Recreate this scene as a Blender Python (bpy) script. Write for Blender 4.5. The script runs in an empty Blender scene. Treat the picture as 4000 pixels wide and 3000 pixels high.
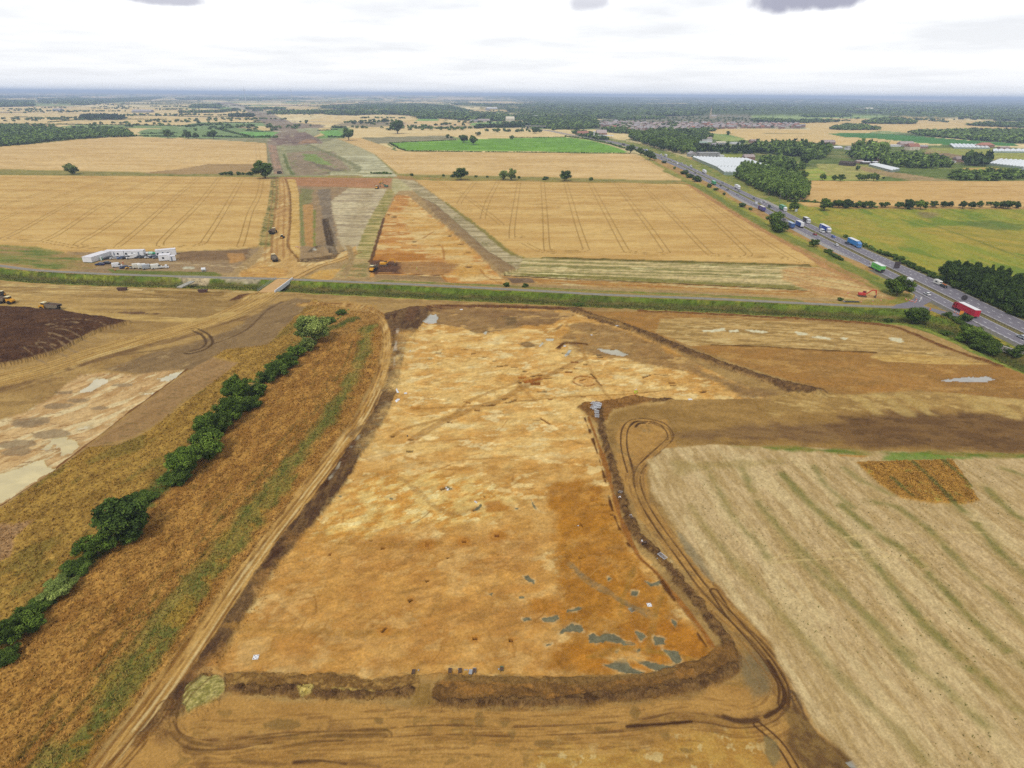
import bpy, math, random
import numpy as np
from mathutils import Vector, Matrix
R = math.radians
rnd = random.Random(7)

# ------------------------------------------------------------------ camera
FPX = 2331.0                       # focal length in pixels of the 4000 px wide photograph
HCAM = 100.0
ROLL = math.atan2(31.0, 4000.0)
PITCH = math.atan((1500 - 369.5) * math.cos(ROLL) / FPX)
scene = bpy.context.scene
cam = bpy.data.cameras.new("camera"); cam_o = bpy.data.objects.new("camera", cam)
scene.collection.objects.link(cam_o)
cam.sensor_width = 36; cam.lens = FPX / 4000 * 36
cam.clip_start = 0.5; cam.clip_end = 400000
_r = Vector((1, 0, 0)); _f = Vector((0, math.cos(PITCH), -math.sin(PITCH))); _u = Vector((0, math.sin(PITCH), math.cos(PITCH)))
_cr = _r * math.cos(ROLL) + _u * math.sin(ROLL); _cu = -_r * math.sin(ROLL) + _u * math.cos(ROLL)
cam_o.matrix_world = Matrix(((_cr.x, _cu.x, -_f.x, 0), (_cr.y, _cu.y, -_f.y, 0), (_cr.z, _cu.z, -_f.z, HCAM), (0, 0, 0, 1)))
scene.camera = cam_o
scene.render.engine = 'CYCLES'
scene.cycles.use_denoising = False
scene.cycles.max_bounces = 6
scene.cycles.diffuse_bounces = 3
scene.cycles.volume_bounces = 0
scene.cycles.transparent_max_bounces = 8
scene.view_settings.view_transform = 'Standard'
scene.view_settings.look = 'None'
scene.view_settings.gamma = 1
scene.view_settings.exposure = 1.0

def g1(x, y, z=0.0):
 """world point at height z seen at photograph pixel x, y"""
 u = x - 2000.0; v = 1500.0 - y
 ur = u * math.cos(ROLL) - v * math.sin(ROLL); vr = v * math.cos(ROLL) + u * math.sin(ROLL)
 dz = -math.sin(PITCH) * FPX + math.cos(PITCH) * vr
 dy = math.cos(PITCH) * FPX + math.sin(PITCH) * vr
 t = -(HCAM - z) / dz
 return (ur * t, dy * t)
def depth_at(x, y, z=0.0):
 u = x - 2000.0; v = 1500.0 - y
 vr = v * math.cos(ROLL) + u * math.sin(ROLL)
 dz = -math.sin(PITCH) * FPX + math.cos(PITCH) * vr
 return -(HCAM - z) / dz * FPX
def gs(pts): return np.array([g1(*p) for p in pts])

# ------------------------------------------------------------------ world, sun
SUN_EL, SUN_AZ = R(52), R(200)
w = bpy.data.worlds.new("World"); scene.world = w; w.use_nodes = True
nt = w.node_tree; nt.nodes.clear()
def N(t, typ, **k):
 n = t.nodes.new(typ)
 for a, b in k.items(): setattr(n, a, b)
 return n
out = N(nt, 'ShaderNodeOutputWorld'); bg = N(nt, 'ShaderNodeBackground'); bg2 = N(nt, 'ShaderNodeBackground')
sky = N(nt, 'ShaderNodeTexSky'); sky.sky_type = 'NISHITA'; sky.sun_disc = False
sky.sun_elevation = SUN_EL; sky.sun_rotation = SUN_AZ; sky.air_density = 1; sky.dust_density = 2
bg.inputs[1].default_value = 0.1; nt.links.new(sky.outputs[0], bg.inputs[0])
tc = N(nt, 'ShaderNodeTexCoord'); sep = N(nt, 'ShaderNodeSeparateXYZ'); nt.links.new(tc.outputs['Generated'], sep.inputs[0])
def mth(t, op, a, b=None, clamp=False):
 n = N(t, 'ShaderNodeMath', operation=op, use_clamp=clamp)
 for i, v in enumerate((a, b)):
  if v is None: continue
  if isinstance(v, (int, float)): n.inputs[i].default_value = v
  else: t.links.new(v, n.inputs[i])
 return n.outputs[0]
# plane-projected cloud coordinates: direction / (z + c)
zc = mth(nt, 'ADD', mth(nt, 'MAXIMUM', sep.outputs[2], 0.0), 0.06)
cx = mth(nt, 'DIVIDE', sep.outputs[0], zc); cy = mth(nt, 'DIVIDE', sep.outputs[1], zc)
cmb = N(nt, 'ShaderNodeCombineXYZ'); nt.links.new(cx, cmb.inputs[0]); nt.links.new(cy, cmb.inputs[1])
nz = N(nt, 'ShaderNodeTexNoise'); nz.inputs['Scale'].default_value = 0.55; nz.inputs['Detail'].default_value = 7; nz.inputs['Roughness'].default_value = 0.55
nt.links.new(cmb.outputs[0], nz.inputs['Vector'])
ramp = N(nt, 'ShaderNodeValToRGB'); nt.links.new(nz.outputs[0], ramp.inputs[0])
ramp.color_ramp.elements[0].position = 0.36; ramp.color_ramp.elements[0].color = (0.445, 0.45, 0.465, 1)
ramp.color_ramp.elements[1].position = 0.56; ramp.color_ramp.elements[1].color = (0.60, 0.60, 0.605, 1)
# a slightly greyer, bluer band low over the horizon
hz = N(nt, 'ShaderNodeMapRange'); hz.inputs[1].default_value = 0.0; hz.inputs[2].default_value = 0.10; hz.inputs[3].default_value = 0.8; hz.inputs[4].default_value = 0.0
nt.links.new(sep.outputs[2], hz.inputs[0])
mxh = N(nt, 'ShaderNodeMix', data_type='RGBA'); nt.links.new(hz.outputs[0], mxh.inputs[0]); nt.links.new(ramp.outputs[0], mxh.inputs[6]); mxh.inputs[7].default_value = (0.52, 0.525, 0.535, 1)
cur = mxh.outputs[2]
def sky_dir(px, py):
 u = px - 2000.0; v = 1500.0 - py
 d = _f * FPX + _cr * u + _cu * v
 return d.normalized()
# dark cloud bases that hang into the top of the frame
nzc = N(nt, 'ShaderNodeTexNoise'); nzc.inputs['Scale'].default_value = 26; nzc.inputs['Detail'].default_value = 5
nt.links.new(tc.outputs['Generated'], nzc.inputs['Vector'])
for (px, py, wx, wy, st) in ((640, -6, 0.055, 0.0085, .75), (2300, 6, 0.028, 0.0130, .55), (3150, 2, 0.068, 0.0150, 1.0)):
 d = sky_dir(px, py)
 az = math.atan2(d.x, d.y)
 a_n = mth(nt, 'ARCTAN2', sep.outputs[0], sep.outputs[1])
 dx = mth(nt, 'DIVIDE', mth(nt, 'SUBTRACT', a_n, az), wx)
 dz = mth(nt, 'DIVIDE', mth(nt, 'SUBTRACT', sep.outputs[2], d.z), wy)
 r2 = mth(nt, 'ADD', mth(nt, 'MULTIPLY', dx, dx), mth(nt, 'MULTIPLY', dz, dz))
 rr = mth(nt, 'ADD', r2, mth(nt, 'MULTIPLY', mth(nt, 'SUBTRACT', nzc.outputs[0], 0.5), 2.4))
 m = N(nt, 'ShaderNodeMapRange'); m.interpolation_type = 'SMOOTHSTEP'
 m.inputs[1].default_value = 1.25; m.inputs[2].default_value = 0.35; m.inputs[3].default_value = 0; m.inputs[4].default_value = st
 nt.links.new(rr, m.inputs[0])
 mx = N(nt, 'ShaderNodeMix', data_type='RGBA'); nt.links.new(m.outputs[0], mx.inputs[0]); nt.links.new(cur, mx.inputs[6]); mx.inputs[7].default_value = (0.215, 0.212, 0.262, 1)
 cur = mx.outputs[2]
nt.links.new(cur, bg2.inputs[0]); bg2.inputs[1].default_value = 1.0
mixs = N(nt, 'ShaderNodeMixShader'); mixs.inputs[0].default_value = 0.94
nt.links.new(bg.outputs[0], mixs.inputs[1]); nt.links.new(bg2.outputs[0], mixs.inputs[2]); nt.links.new(mixs.outputs[0], out.inputs[0])
sl = bpy.data.lights.new("sun", 'SUN'); sl.energy = 1.5; sl.angle = R(10); sl.color = (1, 0.96, 0.9)
so = bpy.data.objects.new("sun", sl); scene.collection.objects.link(so)
sd = Vector((math.sin(SUN_AZ) * math.cos(SUN_EL), math.cos(SUN_AZ) * math.cos(SUN_EL), math.sin(SUN_EL)))
so.rotation_euler = sd.to_track_quat('Z', 'Y').to_euler()

# ------------------------------------------------------------------ helpers
HAZE_D = 9.5e-5
KALB = 1.95                          # rendered value of a white-lit albedo of 1 at this exposure
def lin(h, k=None):
 h = h.lstrip('#'); c = np.array([int(h[i:i + 2], 16) / 255 for i in (0, 2, 4)])
 c = np.where(c <= 0.04045, c / 12.92, ((c + 0.055) / 1.055) ** 2.4)
 return c / (k or KALB)
def tag(o, label=None, cat=None, group=None, kind=None):
 if label: o['label'] = label
 if cat: o['category'] = cat
 if group: o['group'] = group
 if kind: o['kind'] = kind
 return o
def link(o, parent=None):
 scene.collection.objects.link(o)
 if parent: o.parent = parent
 return o
def empty(name, loc=(0, 0, 0), rz=0.0, **k):
 o = bpy.data.objects.new(name, None); o.location = loc; o.rotation_euler = (0, 0, rz); o.empty_display_size = 0.3
 link(o); tag(o, **k); return o
def copy_tree(o, parent=None):
 c = o.copy(); scene.collection.objects.link(c); c.parent = parent
 for ch in o.children: copy_tree(ch, c)
 return c
def wipe(o):
 for ch in list(o.children): wipe(ch)
 bpy.data.objects.remove(o)

# ------------------------------------------------------------------ materials
def newmat(name):
 m = bpy.data.materials.new(name); m.use_nodes = True
 return m, m.node_tree, m.node_tree.nodes['Principled BSDF']
def mat(name, hexc, rough=0.7, metal=0.0, var=0.08, scale=3.0, spec=0.3, k=None, objrand=0.0):
 m, t, b = newmat(name)
 c = lin(hexc, k)
 b.inputs['Roughness'].default_value = rough; b.inputs['Metallic'].default_value = metal
 b.inputs['Specular IOR Level'].default_value = spec
 co = N(t, 'ShaderNodeTexCoord'); n = N(t, 'ShaderNodeTexNoise'); n.inputs['Scale'].default_value = scale; n.inputs['Detail'].default_value = 4
 t.links.new(co.outputs['Object'], n.inputs['Vector'])
 mr = N(t, 'ShaderNodeMapRange'); mr.inputs[1].default_value = 0.3; mr.inputs[2].default_value = 0.7; mr.inputs[3].default_value = 1 - var; mr.inputs[4].default_value = 1 + var
 t.links.new(n.outputs[0], mr.inputs[0])
 fac = mr.outputs[0]
 if objrand:
  oi = N(t, 'ShaderNodeObjectInfo'); m2 = N(t, 'ShaderNodeMapRange'); m2.inputs[3].default_value = 1 - objrand; m2.inputs[4].default_value = 1 + objrand
  t.links.new(oi.outputs['Random'], m2.inputs[0]); fac = mth(t, 'MULTIPLY', fac, m2.outputs[0])
 v = N(t, 'ShaderNodeVectorMath', operation='SCALE'); v.inputs[0].default_value = tuple(c)
 t.links.new(fac, v.inputs['Scale']); t.links.new(v.outputs[0], b.inputs['Base Color'])
 return m
def attr_mat(name, rough=0.95, fine=0.25, fsc=6.0, bump=0.35, bdist=0.12, spec=0.03, objrand=0.0):
 """base colour from the per-vertex soil / crop colour attribute, broken up by fine procedural grain"""
 m, t, b = newmat(name)
 b.inputs['Roughness'].default_value = rough; b.inputs['Specular IOR Level'].default_value = spec
 a = N(t, 'ShaderNodeAttribute'); a.attribute_name = 'col'
 co = N(t, 'ShaderNodeTexCoord')
 n = N(t, 'ShaderNodeTexNoise'); n.inputs['Scale'].default_value = fsc; n.inputs['Detail'].default_value = 5; n.inputs['Roughness'].default_value = 0.7
 t.links.new(co.outputs['Object'], n.inputs['Vector'])
 mr = N(t, 'ShaderNodeMapRange'); mr.inputs[1].default_value = 0.3; mr.inputs[2].default_value = 0.7; mr.inputs[3].default_value = 1 - fine; mr.inputs[4].default_value = 1 + fine
 t.links.new(n.outputs[0], mr.inputs[0]); fac = mr.outputs[0]
 if objrand:
  oi = N(t, 'ShaderNodeObjectInfo'); m2 = N(t, 'ShaderNodeMapRange'); m2.inputs[3].default_value = 1 - objrand; m2.inputs[4].default_value = 1 + objrand
  t.links.new(oi.outputs['Random'], m2.inputs[0]); fac = mth(t, 'MULTIPLY', fac, m2.outputs[0])
 v = N(t, 'ShaderNodeVectorMath', operation='SCALE'); t.links.new(a.outputs['Color'], v.inputs[0]); t.links.new(fac, v.inputs['Scale'])
 t.links.new(v.outputs[0], b.inputs['Base Color'])
 if bump:
  bp = N(t, 'ShaderNodeBump'); bp.inputs['Strength'].default_value = bump; bp.inputs['Distance'].default_value = bdist
  t.links.new(n.outputs[0], bp.inputs['Height']); t.links.new(bp.outputs[0], b.inputs['Normal'])
 return m
def mesh_np(name, V, F, mats, cols=None, smooth=False, nper=4, midx=None):
 """mesh from numpy arrays; every face has nper corners"""
 me = bpy.data.meshes.new(name)
 nv, nf = len(V), len(F)
 me.vertices.add(nv); me.vertices.foreach_set('co', np.ascontiguousarray(V, np.float32).ravel())
 me.loops.add(nf * nper); me.loops.foreach_set('vertex_index', np.ascontiguousarray(F, np.int32).ravel())
 me.polygons.add(nf); me.polygons.foreach_set('loop_start', np.arange(nf, dtype=np.int32) * nper)
 me.polygons.foreach_set('loop_total', np.full(nf, nper, np.int32))
 if midx is not None: me.polygons.foreach_set('material_index', np.ascontiguousarray(midx, np.int32))
 me.update(calc_edges=True)
 if smooth: me.polygons.foreach_set('use_smooth', np.ones(nf, bool))
 if cols is not None:
  a = me.color_attributes.new('col', 'FLOAT_COLOR', 'POINT')
  c4 = np.ones((nv, 4), np.float32); c4[:, :3] = cols; a.data.foreach_set('color', c4.ravel())
 for m in mats: me.materials.append(m)
 return me
class MB:
 """collects boxes, prisms, tubes; build() links them as one mesh object"""
 def __init__(s): s.v = []; s.f = []; s.m = []
 def add(s, vs, fs, mi=0):
  o = len(s.v); s.v += [tuple(p) for p in vs]; s.f += [tuple(i + o for i in f) for f in fs]; s.m += [mi] * len(fs); return s
 def box(s, x0, x1, y0, y1, z0, z1, mi=0, tx=0, ty=0):
  a = [(x0, y0, z0), (x1, y0, z0), (x1, y1, z0), (x0, y1, z0), (x0 + tx, y0 + ty, z1), (x1 - tx, y0 + ty, z1), (x1 - tx, y1 - ty, z1), (x0 + tx, y1 - ty, z1)]
  return s.add(a, [(0, 3, 2, 1), (4, 5, 6, 7), (0, 1, 5, 4), (1, 2, 6, 5), (2, 3, 7, 6), (3, 0, 4, 7)], mi)
 def prism(s, prof, y0, y1, mi=0, ins=None):
  """profile of (x, z) points (counter-clockwise seen from -y) extruded in y; ins: per point inset in y"""
  n = len(prof); ins = ins or [0] * n
  a = [(p[0], y0 + i, p[1]) for p, i in zip(prof, ins)] + [(p[0], y1 - i, p[1]) for p, i in zip(prof, ins)]
  fs = [tuple(range(n)), tuple(range(2 * n - 1, n - 1, -1))] + [(i, i + n, (i + 1) % n + n, (i + 1) % n) for i in range(n)]
  return s.add(a, fs, mi)
 def tube(s, p0, p1, r0, r1=None, n=8, mi=0):
  p0 = Vector(p0); p1 = Vector(p1); r1 = r0 if r1 is None else r1
  d = (p1 - p0).normalized(); q = d.orthogonal().normalized(); w_ = d.cross(q)
  a = []
  for p, r in ((p0, r0), (p1, r1)):
   for i in range(n):
    t = 2 * math.pi * i / n; a.append(p + (q * math.cos(t) + w_ * math.sin(t)) * r)
  fs = [(i, (i + 1) % n, (i + 1) % n + n, i + n) for i in range(n)] + [tuple(range(n - 1, -1, -1)), tuple(range(n, 2 * n))]
  return s.add(a, fs, mi)
 def wheel(s, x, y, z, r, wd, mi=0, n=14): return s.tube((x, y - wd / 2, z), (x, y + wd / 2, z), r, n=n, mi=mi)
 def build(s, name, mats, parent=None, loc=(0, 0, 0), rot=None, smooth=False):
  me = bpy.data.meshes.new(name); me.from_pydata(s.v, [], s.f)
  if not isinstance(mats, (list, tuple)): mats = [mats]
  for m in mats: me.materials.append(m)
  me.polygons.foreach_set('material_index', s.m)
  me.update()
  o = bpy.data.objects.new(name, me); o.location = loc
  if rot: o.rotation_euler = rot
  return link(o, parent)
# ------------------------------------------------------------------ terrain grid
def _hash(ix, iy, seed):
 h = (ix.astype(np.int64) * 374761393 + iy.astype(np.int64) * 668265263 + seed * 974634777) & 0xFFFFFFFF
 h = ((h ^ (h >> 13)) * 1274126177) & 0xFFFFFFFF
 h = (h ^ (h >> 16)) & 0xFFFFFFFF
 return (h.astype(np.float32) / np.float32(4294967295.0))
def vnoise(x, y, seed=0):
 ix = np.floor(x); iy = np.floor(y); fx = x - ix; fy = y - iy
 fx = fx * fx * (3 - 2 * fx); fy = fy * fy * (3 - 2 * fy)
 a = _hash(ix, iy, seed); b = _hash(ix + 1, iy, seed); c = _hash(ix, iy + 1, seed); d = _hash(ix + 1, iy + 1, seed)
 return (a * (1 - fx) + b * fx) * (1 - fy) + (c * (1 - fx) + d * fx) * fy
def fbm(x, y, F, sc, st=1.0, ang=0.0, octv=5, seed=0, rough=0.66):
 """about -1..1; sc = size of a patch in metres, st = stretch along ang; octaves below the mesh spacing F fade out"""
 c, s_ = math.cos(ang), math.sin(ang)
 u = (x * c + y * s_) / (sc * st); v = (-x * s_ + y * c) / sc
 r = np.zeros(len(x), np.float32); amp = 1.0; tot = 0
 for o in range(octv):
  wgt = np.clip(sc * math.sqrt(st) / 2 ** o / (1.2 * F), 0, 1)
  r += amp * wgt * (vnoise(u + 17.3 * o + seed, v - 9.1 * o, seed + o) * 2 - 1); tot += amp
  u = u * 2.03; v = v * 2.03; amp *= rough
 return r / tot * 1.7
_k = []
k = 2.2
while k < 2790:
 _k.append(k); k += 1.2 if k < 40 else (2.0 if k < 120 else 2.9)
_k += [2900, 3200, 3800, 5000, 8000]
_ur = list(np.arange(-2330, 2331, 2.95))
_ur = [-14000, -9000, -6000, -4400, -3400, -2800, -2500] + _ur + [2500, 2800, 3400, 4400, 6000, 9000, 14000]
kk = np.array(_k)[:, None]; uu = np.array(_ur)[None, :]
vr = math.tan(PITCH) * FPX - kk            # picture height above the axis of each row
dzr = -math.sin(PITCH) * FPX + math.cos(PITCH) * vr
dyr = math.cos(PITCH) * FPX + math.sin(PITCH) * vr
tt = -HCAM / dzr
GX = (uu * tt).astype(np.float64); GY = (dyr * tt + 0 * uu).astype(np.float64)
NR, NC = GX.shape
X = GX.ravel().astype(np.float32); Y = GY.ravel().astype(np.float32)
_row = (HCAM * FPX) * 0 + 2.95 * np.hypot(GY, HCAM) / FPX
FOOT = np.maximum(0.13, (_row * np.sqrt(np.hypot(GY, HCAM) / HCAM)) + 0 * uu).ravel().astype(np.float32)
FROW = (np.gradient(GY[:, 0]) * -1); FROW = np.abs(FROW)
FROW = (FROW[:, None] + 0 * uu).ravel().astype(np.float32)
_col = (np.gradient(np.array(_ur))[None, :] * tt).ravel().astype(np.float32)
FMAX = np.maximum(0.12, np.sqrt(np.minimum(_col, 60 + 0 * _col) * FROW)).astype(np.float32)
NV = len(X)
C = np.zeros((NV, 3), np.float32); H = np.zeros(NV, np.float32); RID = np.zeros(NV, np.int16)
REG = {}
def reg(name):
 if name not in REG: REG[name] = len(REG)
 return REG[name]
reg('ground')
def sstep(a, b, x):
 t = np.clip((x - a) / (b - a), 0, 1); return t * t * (3 - 2 * t)
STRK = 1.0
def T(a, b, sc=8, st=1, ang=0, con=1.4, c=None, cs=3, ct=0.35, cst=1, cang=None, cop=0.8, seed=0, octv=6, bias=0.0):
 """two-tone ground colour mixed by fractal noise, with optional blotches of a third colour"""
 st = 1 + (st - 1) * STRK; cst = 1 + (cst - 1) * STRK
 A, B = lin(a), lin(b); Cc = lin(c) if c else None
 def f(x, y, F):
  n = fbm(x, y, F, sc, st, ang, octv, seed) * con * 0.5 + 0.5 + bias
  n = np.clip(n, 0, 1)[:, None]
  r = A * (1 - n) + B * n
  if Cc is not None:
   m = sstep(ct, ct + 0.35, fbm(x, y, F, cs, cst, ang if cang is None else cang, 4, seed + 50))[:, None] * cop
   r = r * (1 - m) + Cc * m
  return r
 return f
def asf(col): return col if callable(col) else (lambda x, y, F, c=lin(col): np.repeat(c[None, :], len(x), 0))
def sdf_poly(x, y, P):
 n = len(P); d = np.full(len(x), 1e18, np.float32); inside = np.zeros(len(x), bool)
 for i in range(n):
  ax, ay = P[i]; bx, by = P[(i + 1) % n]
  ex, ey = bx - ax, by - ay; px, py = x - ax, y - ay
  t = np.clip((px * ex + py * ey) / (ex * ex + ey * ey + 1e-9), 0, 1)
  d = np.minimum(d, (px - ex * t) ** 2 + (py - ey * t) ** 2)
  if ay != by:
   cnd = (ay > y) != (by > y)
   inside ^= cnd & (px < (y - ay) * ex / ey)
 d = np.sqrt(d); return np.where(inside, d, -d)
def spline(P, sub=6):
 P = [np.array(p, float) for p in P]
 if len(P) < 3: return P
 out = []
 for i in range(len(P) - 1):
  p0 = P[max(i - 1, 0)]; p1 = P[i]; p2 = P[i + 1]; p3 = P[min(i + 2, len(P) - 1)]
  for j in range(sub):
   t = j / sub
   out.append(0.5 * ((2 * p1) + (-p0 + p2) * t + (2 * p0 - 5 * p1 + 4 * p2 - p3) * t * t + (-p0 + 3 * p1 - 3 * p2 + p3) * t ** 3))
 out.append(P[-1]); return out
def sdf_line(x, y, P):
 """distance to a polyline and signed side distance and arc position"""
 d = np.full(len(x), 1e18, np.float32); arc = np.zeros(len(x), np.float32); side = np.zeros(len(x), np.float32); L = 0
 for i in range(len(P) - 1):
  ax, ay = P[i]; bx, by = P[i + 1]; ex, ey = bx - ax, by - ay; l = math.hypot(ex, ey) + 1e-9
  px, py = x - ax, y - ay
  t = np.clip((px * ex + py * ey) / (l * l), 0, 1)
  dd = (px - ex * t) ** 2 + (py - ey * t) ** 2
  m = dd < d
  d = np.where(m, dd, d); arc = np.where(m, L + t * l, arc); side = np.where(m, np.sign(ex * py - ey * px), side); L += l
 d = np.sqrt(d); return d, arc, side
def near(P, mrg):
 x0, y0 = P.min(0) - mrg; x1, y1 = P.max(0) + mrg
 return np.nonzero((X > x0) & (X < x1) & (Y > y0) & (Y < y1))[0]
_sd = [0]
def fill(pts, col, soft=0.6, wob=0.0, wsc=8.0, op=1.0, rg=None, dz=0.0, dzsoft=None, world=False, wst=1, wang=0, brk=None):
 """paint a ground patch given by its outline; dz raises or sinks it"""
 P = np.array(pts) if world else gs(pts); _sd[0] += 1
 idx = near(P, wob * 2 + soft * 3 + 2)
 if not len(idx): return
 x, y, F = X[idx], Y[idx], FMAX[idx]
 s = sdf_poly(x, y, P)
 if wob: s = s + wob * fbm(x, y, F, wsc, wst, wang, 4, 31 * _sd[0])
 sf = np.maximum(soft, F * 0.4)
 m = sstep(-sf, sf, s) * op
 if brk: m = m * sstep(brk[1] - .2, brk[1] + .2, fbm(x, y, F, brk[0], brk[2] if len(brk) > 2 else 1, brk[3] if len(brk) > 3 else 0, 4, 77 + _sd[0]))
 k_ = m > 0.003
 idx, x, y, F, s, m = idx[k_], x[k_], y[k_], F[k_], s[k_], m[k_]
 if not len(idx): return
 if col is not None: C[idx] = C[idx] * (1 - m[:, None]) + asf(col)(x, y, F) * m[:, None]
 if dz:
  ds = dzsoft or soft
  H[idx] += dz * sstep(-ds, ds, s)
 if rg is not None: RID[idx[m > 0.5 * op]] = reg(rg)
def stroke(pts, wd, col, soft=0.4, wob=0.0, wsc=6.0, op=1.0, rg=None, dz=0.0, brk=None, world=False, sm=True, off=0.0, taper=0.0):
 """paint a band of width wd metres along a line; dz makes it a bank or a rut; off shifts it sideways"""
 P = np.array(pts, float) if world else gs(pts); _sd[0] += 1
 if sm and len(P) > 2: P = np.array(spline(P))
 idx = near(P, wd / 2 + abs(off) + wob * 2 + soft * 2 + 2)
 if not len(idx): return
 x, y, F = X[idx], Y[idx], FMAX[idx]
 d, arc, side = sdf_line(x, y, P)
 if off: d = np.abs(d * side - off)
 if wob: d = d + wob * fbm(x, y, F, wsc, 1, 0, 3, 13 * _sd[0])
 hw = wd / 2
 if taper:
  L = arc.max() + 1e-6; hw = hw * (1 - taper * np.abs(2 * arc / L - 1) ** 2)
 sf = np.maximum(soft, F * 0.3)
 m = sstep(hw + sf, np.maximum(hw - sf, -sf * .2), d)
 # thin lines seen from afar keep their average colour
 m = np.clip(m * np.clip((2 * np.asarray(hw) + 0.3) / (F * 0.8), 0.12, 1), 0, 1) * op
 if brk: m = m * sstep(brk[1] - .25, brk[1] + .25, fbm(arc, d * 0 + _sd[0] * 9.7, F, brk[0], 1, 0, 3, 5 + _sd[0]))
 if col is not None: C[idx] = C[idx] * (1 - m[:, None]) + asf(col)(x, y, F) * m[:, None]
 if dz: H[idx] += dz * np.clip(1 - (d / (wd / 2 + 1e-6)) ** 2, 0, 1)
 if rg is not None: RID[idx[m > 0.5 * op]] = reg(rg)
def ang(p, q):
 a = g1(*p); b = g1(*q); return math.atan2(b[1] - a[1], b[0] - a[0])
# ------------------------------------------------------------------ ground: far country
rx, ry, rF = X, Y, FMAX
C[:] = T('b8935e', 'a5804f', 14, 2, 0.2)(rx, ry, rF)
far = np.nonzero(Y > 1150)[0]
x, y, F = X[far], Y[far], FMAX[far]
wx = x + 90 * fbm(x, y, F, 500, 1, 0, 3, 3) + 0.18 * y; wy = y + 110 * fbm(x, y, F, 600, 1, 0, 3, 4) - 0.12 * x
cxw, cyw = 420.0, 520.0
ix = np.floor(wx / cxw + 0.5 * (np.floor(wy / cyw) % 2)); iy = np.floor(wy / cyw)
hsh = _hash(ix, iy, 5)
pal = [lin(c) for c in ('e2c795', 'e8d1a5', 'd9bb85', 'cdb98c', '9aa26b', '7f9a55', 'ae9376', 'e6cc9c')]
thr = [.2, .38, .52, .60, .70, .78, .86, 1.01]
cc = np.zeros((len(x), 3), np.float32); prev = 0
for p, t_ in zip(pal, thr):
 m = (hsh >= prev) & (hsh < t_); cc[m] = p; prev = t_
# hedge lines between the fields
fx = (wx / cxw + 0.5 * (np.floor(wy / cyw) % 2)) % 1; fy = (wy / cyw) % 1
ed = np.minimum(np.minimum(fx, 1 - fx) * cxw, np.minimum(fy, 1 - fy) * cyw)
hm = np.clip(1 - ed / np.maximum(7, F * 0.35), 0, 1)[:, None] * 0.75
WOODC = T('56653c', '46552f', 60, 1, 0, 1.5)
cc = cc * (1 - hm) + lin('56633a') * hm
# woods grow denser with distance and towards the right
bias = -0.62 + 0.50 * sstep(-400, 1100, x + 0.0 * y) + 0.55 * sstep(2200, 4200, y) * sstep(-1500, 600, x) + 0.16 * sstep(9000, 22000, y) + 0.18 * sstep(3800, 6500, y)
wn = fbm(x, y, F * 0.5, 420, 1.8, 0.0, 5, 60) + bias
wm = sstep(-0.12, 0.12, wn)[:, None]
WC = WOODC(x, y, F)
cc = cc * (1 - wm) + WC * wm
C[far] = cc
big = far[(wm[:, 0] > 0.5) & (y > 3300)]
WFAR = np.zeros(NV, np.float32); WFAR[big] = 1
# low ridge along the skyline
H[far] += 55 * sstep(9000, 22000, y) * (0.35 + 0.9 * vnoise(x / 7000 + 3, y / 9000, 9)) + 26 * sstep(20000, 40000, y) * vnoise(x / 3000, y / 20000, 8)
def ffill(pts, c, **k):
 k.setdefault('soft', 2); k.setdefault('wob', 6); k.setdefault('wsc', 60)
 fill(pts, c, **k); P = gs(pts); idx = near(P, 5)
 if len(idx): WFAR[idx[sdf_poly(X[idx], Y[idx], P) > 0]] = 0
WHF = T('e0c08a', 'd8b67d', 90, 3, 0, 1.2); WHF2 = T('e6cb9b', 'dcbd88', 90, 3, 0, 1.2)
# left far wheat and green fields
ffill([(-500, 418), (60, 417), (200, 417), (500, 420), (760, 424), (1010, 432), (1050, 445), (1060, 470), (900, 500), (500, 545), (-500, 620)], WHF2)
ffill([(-300, 436), (120, 438), (118, 441), (-300, 441)], T('a98e6a', '9a8260', 40))
ffill([(-300, 487), (60, 487), (240, 491), (200, 500), (-300, 505)], T('c29c72', 'b48e66', 40))
ffill([(209, 497), (300, 488), (700, 490), (700, 500), (620, 502), (300, 500)], T('8f9d68', '7e9058', 60), rg='grass_field')
ffill([(522, 507), (700, 500), (900, 495), (985, 505), (1095, 515), (1105, 540), (850, 541), (700, 540), (560, 535)], T('869a66', '788c58', 50, 3), rg='grass_field')
ffill([(700, 492), (780, 478), (1040, 480), (1060, 492), (905, 497), (700, 500)], T('8ea070', '7e9362', 50, 3), rg='grass_field')
ffill([(920, 517), (1090, 515), (1105, 539), (1000, 541)], T('7fae5e', '729f52', 40), rg='grass_field')
ffill([(470, 508), (560, 507), (540, 518), (490, 520)], WHF2)
for pl in ([(-50, 486), (240, 485), (500, 488), (760, 491)], [(61, 457), (170, 460)], [(180, 459), (310, 463)], [(190, 477), (250, 472), (310, 468)], [(500, 451), (700, 453)], [(490, 466), (700, 466)], [(700, 493), (780, 480), (1040, 479)], [(700, 503), (900, 492), (1000, 494)], [(860, 500), (905, 512), (950, 530), (1000, 540)], [(700, 455), (890, 457)], [(700, 520), (930, 521)], [(905, 512), (960, 512), (1070, 512)]):
 stroke(pl, 7, '4d5a38', soft=2, wob=2, wsc=20, sm=False)
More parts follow.
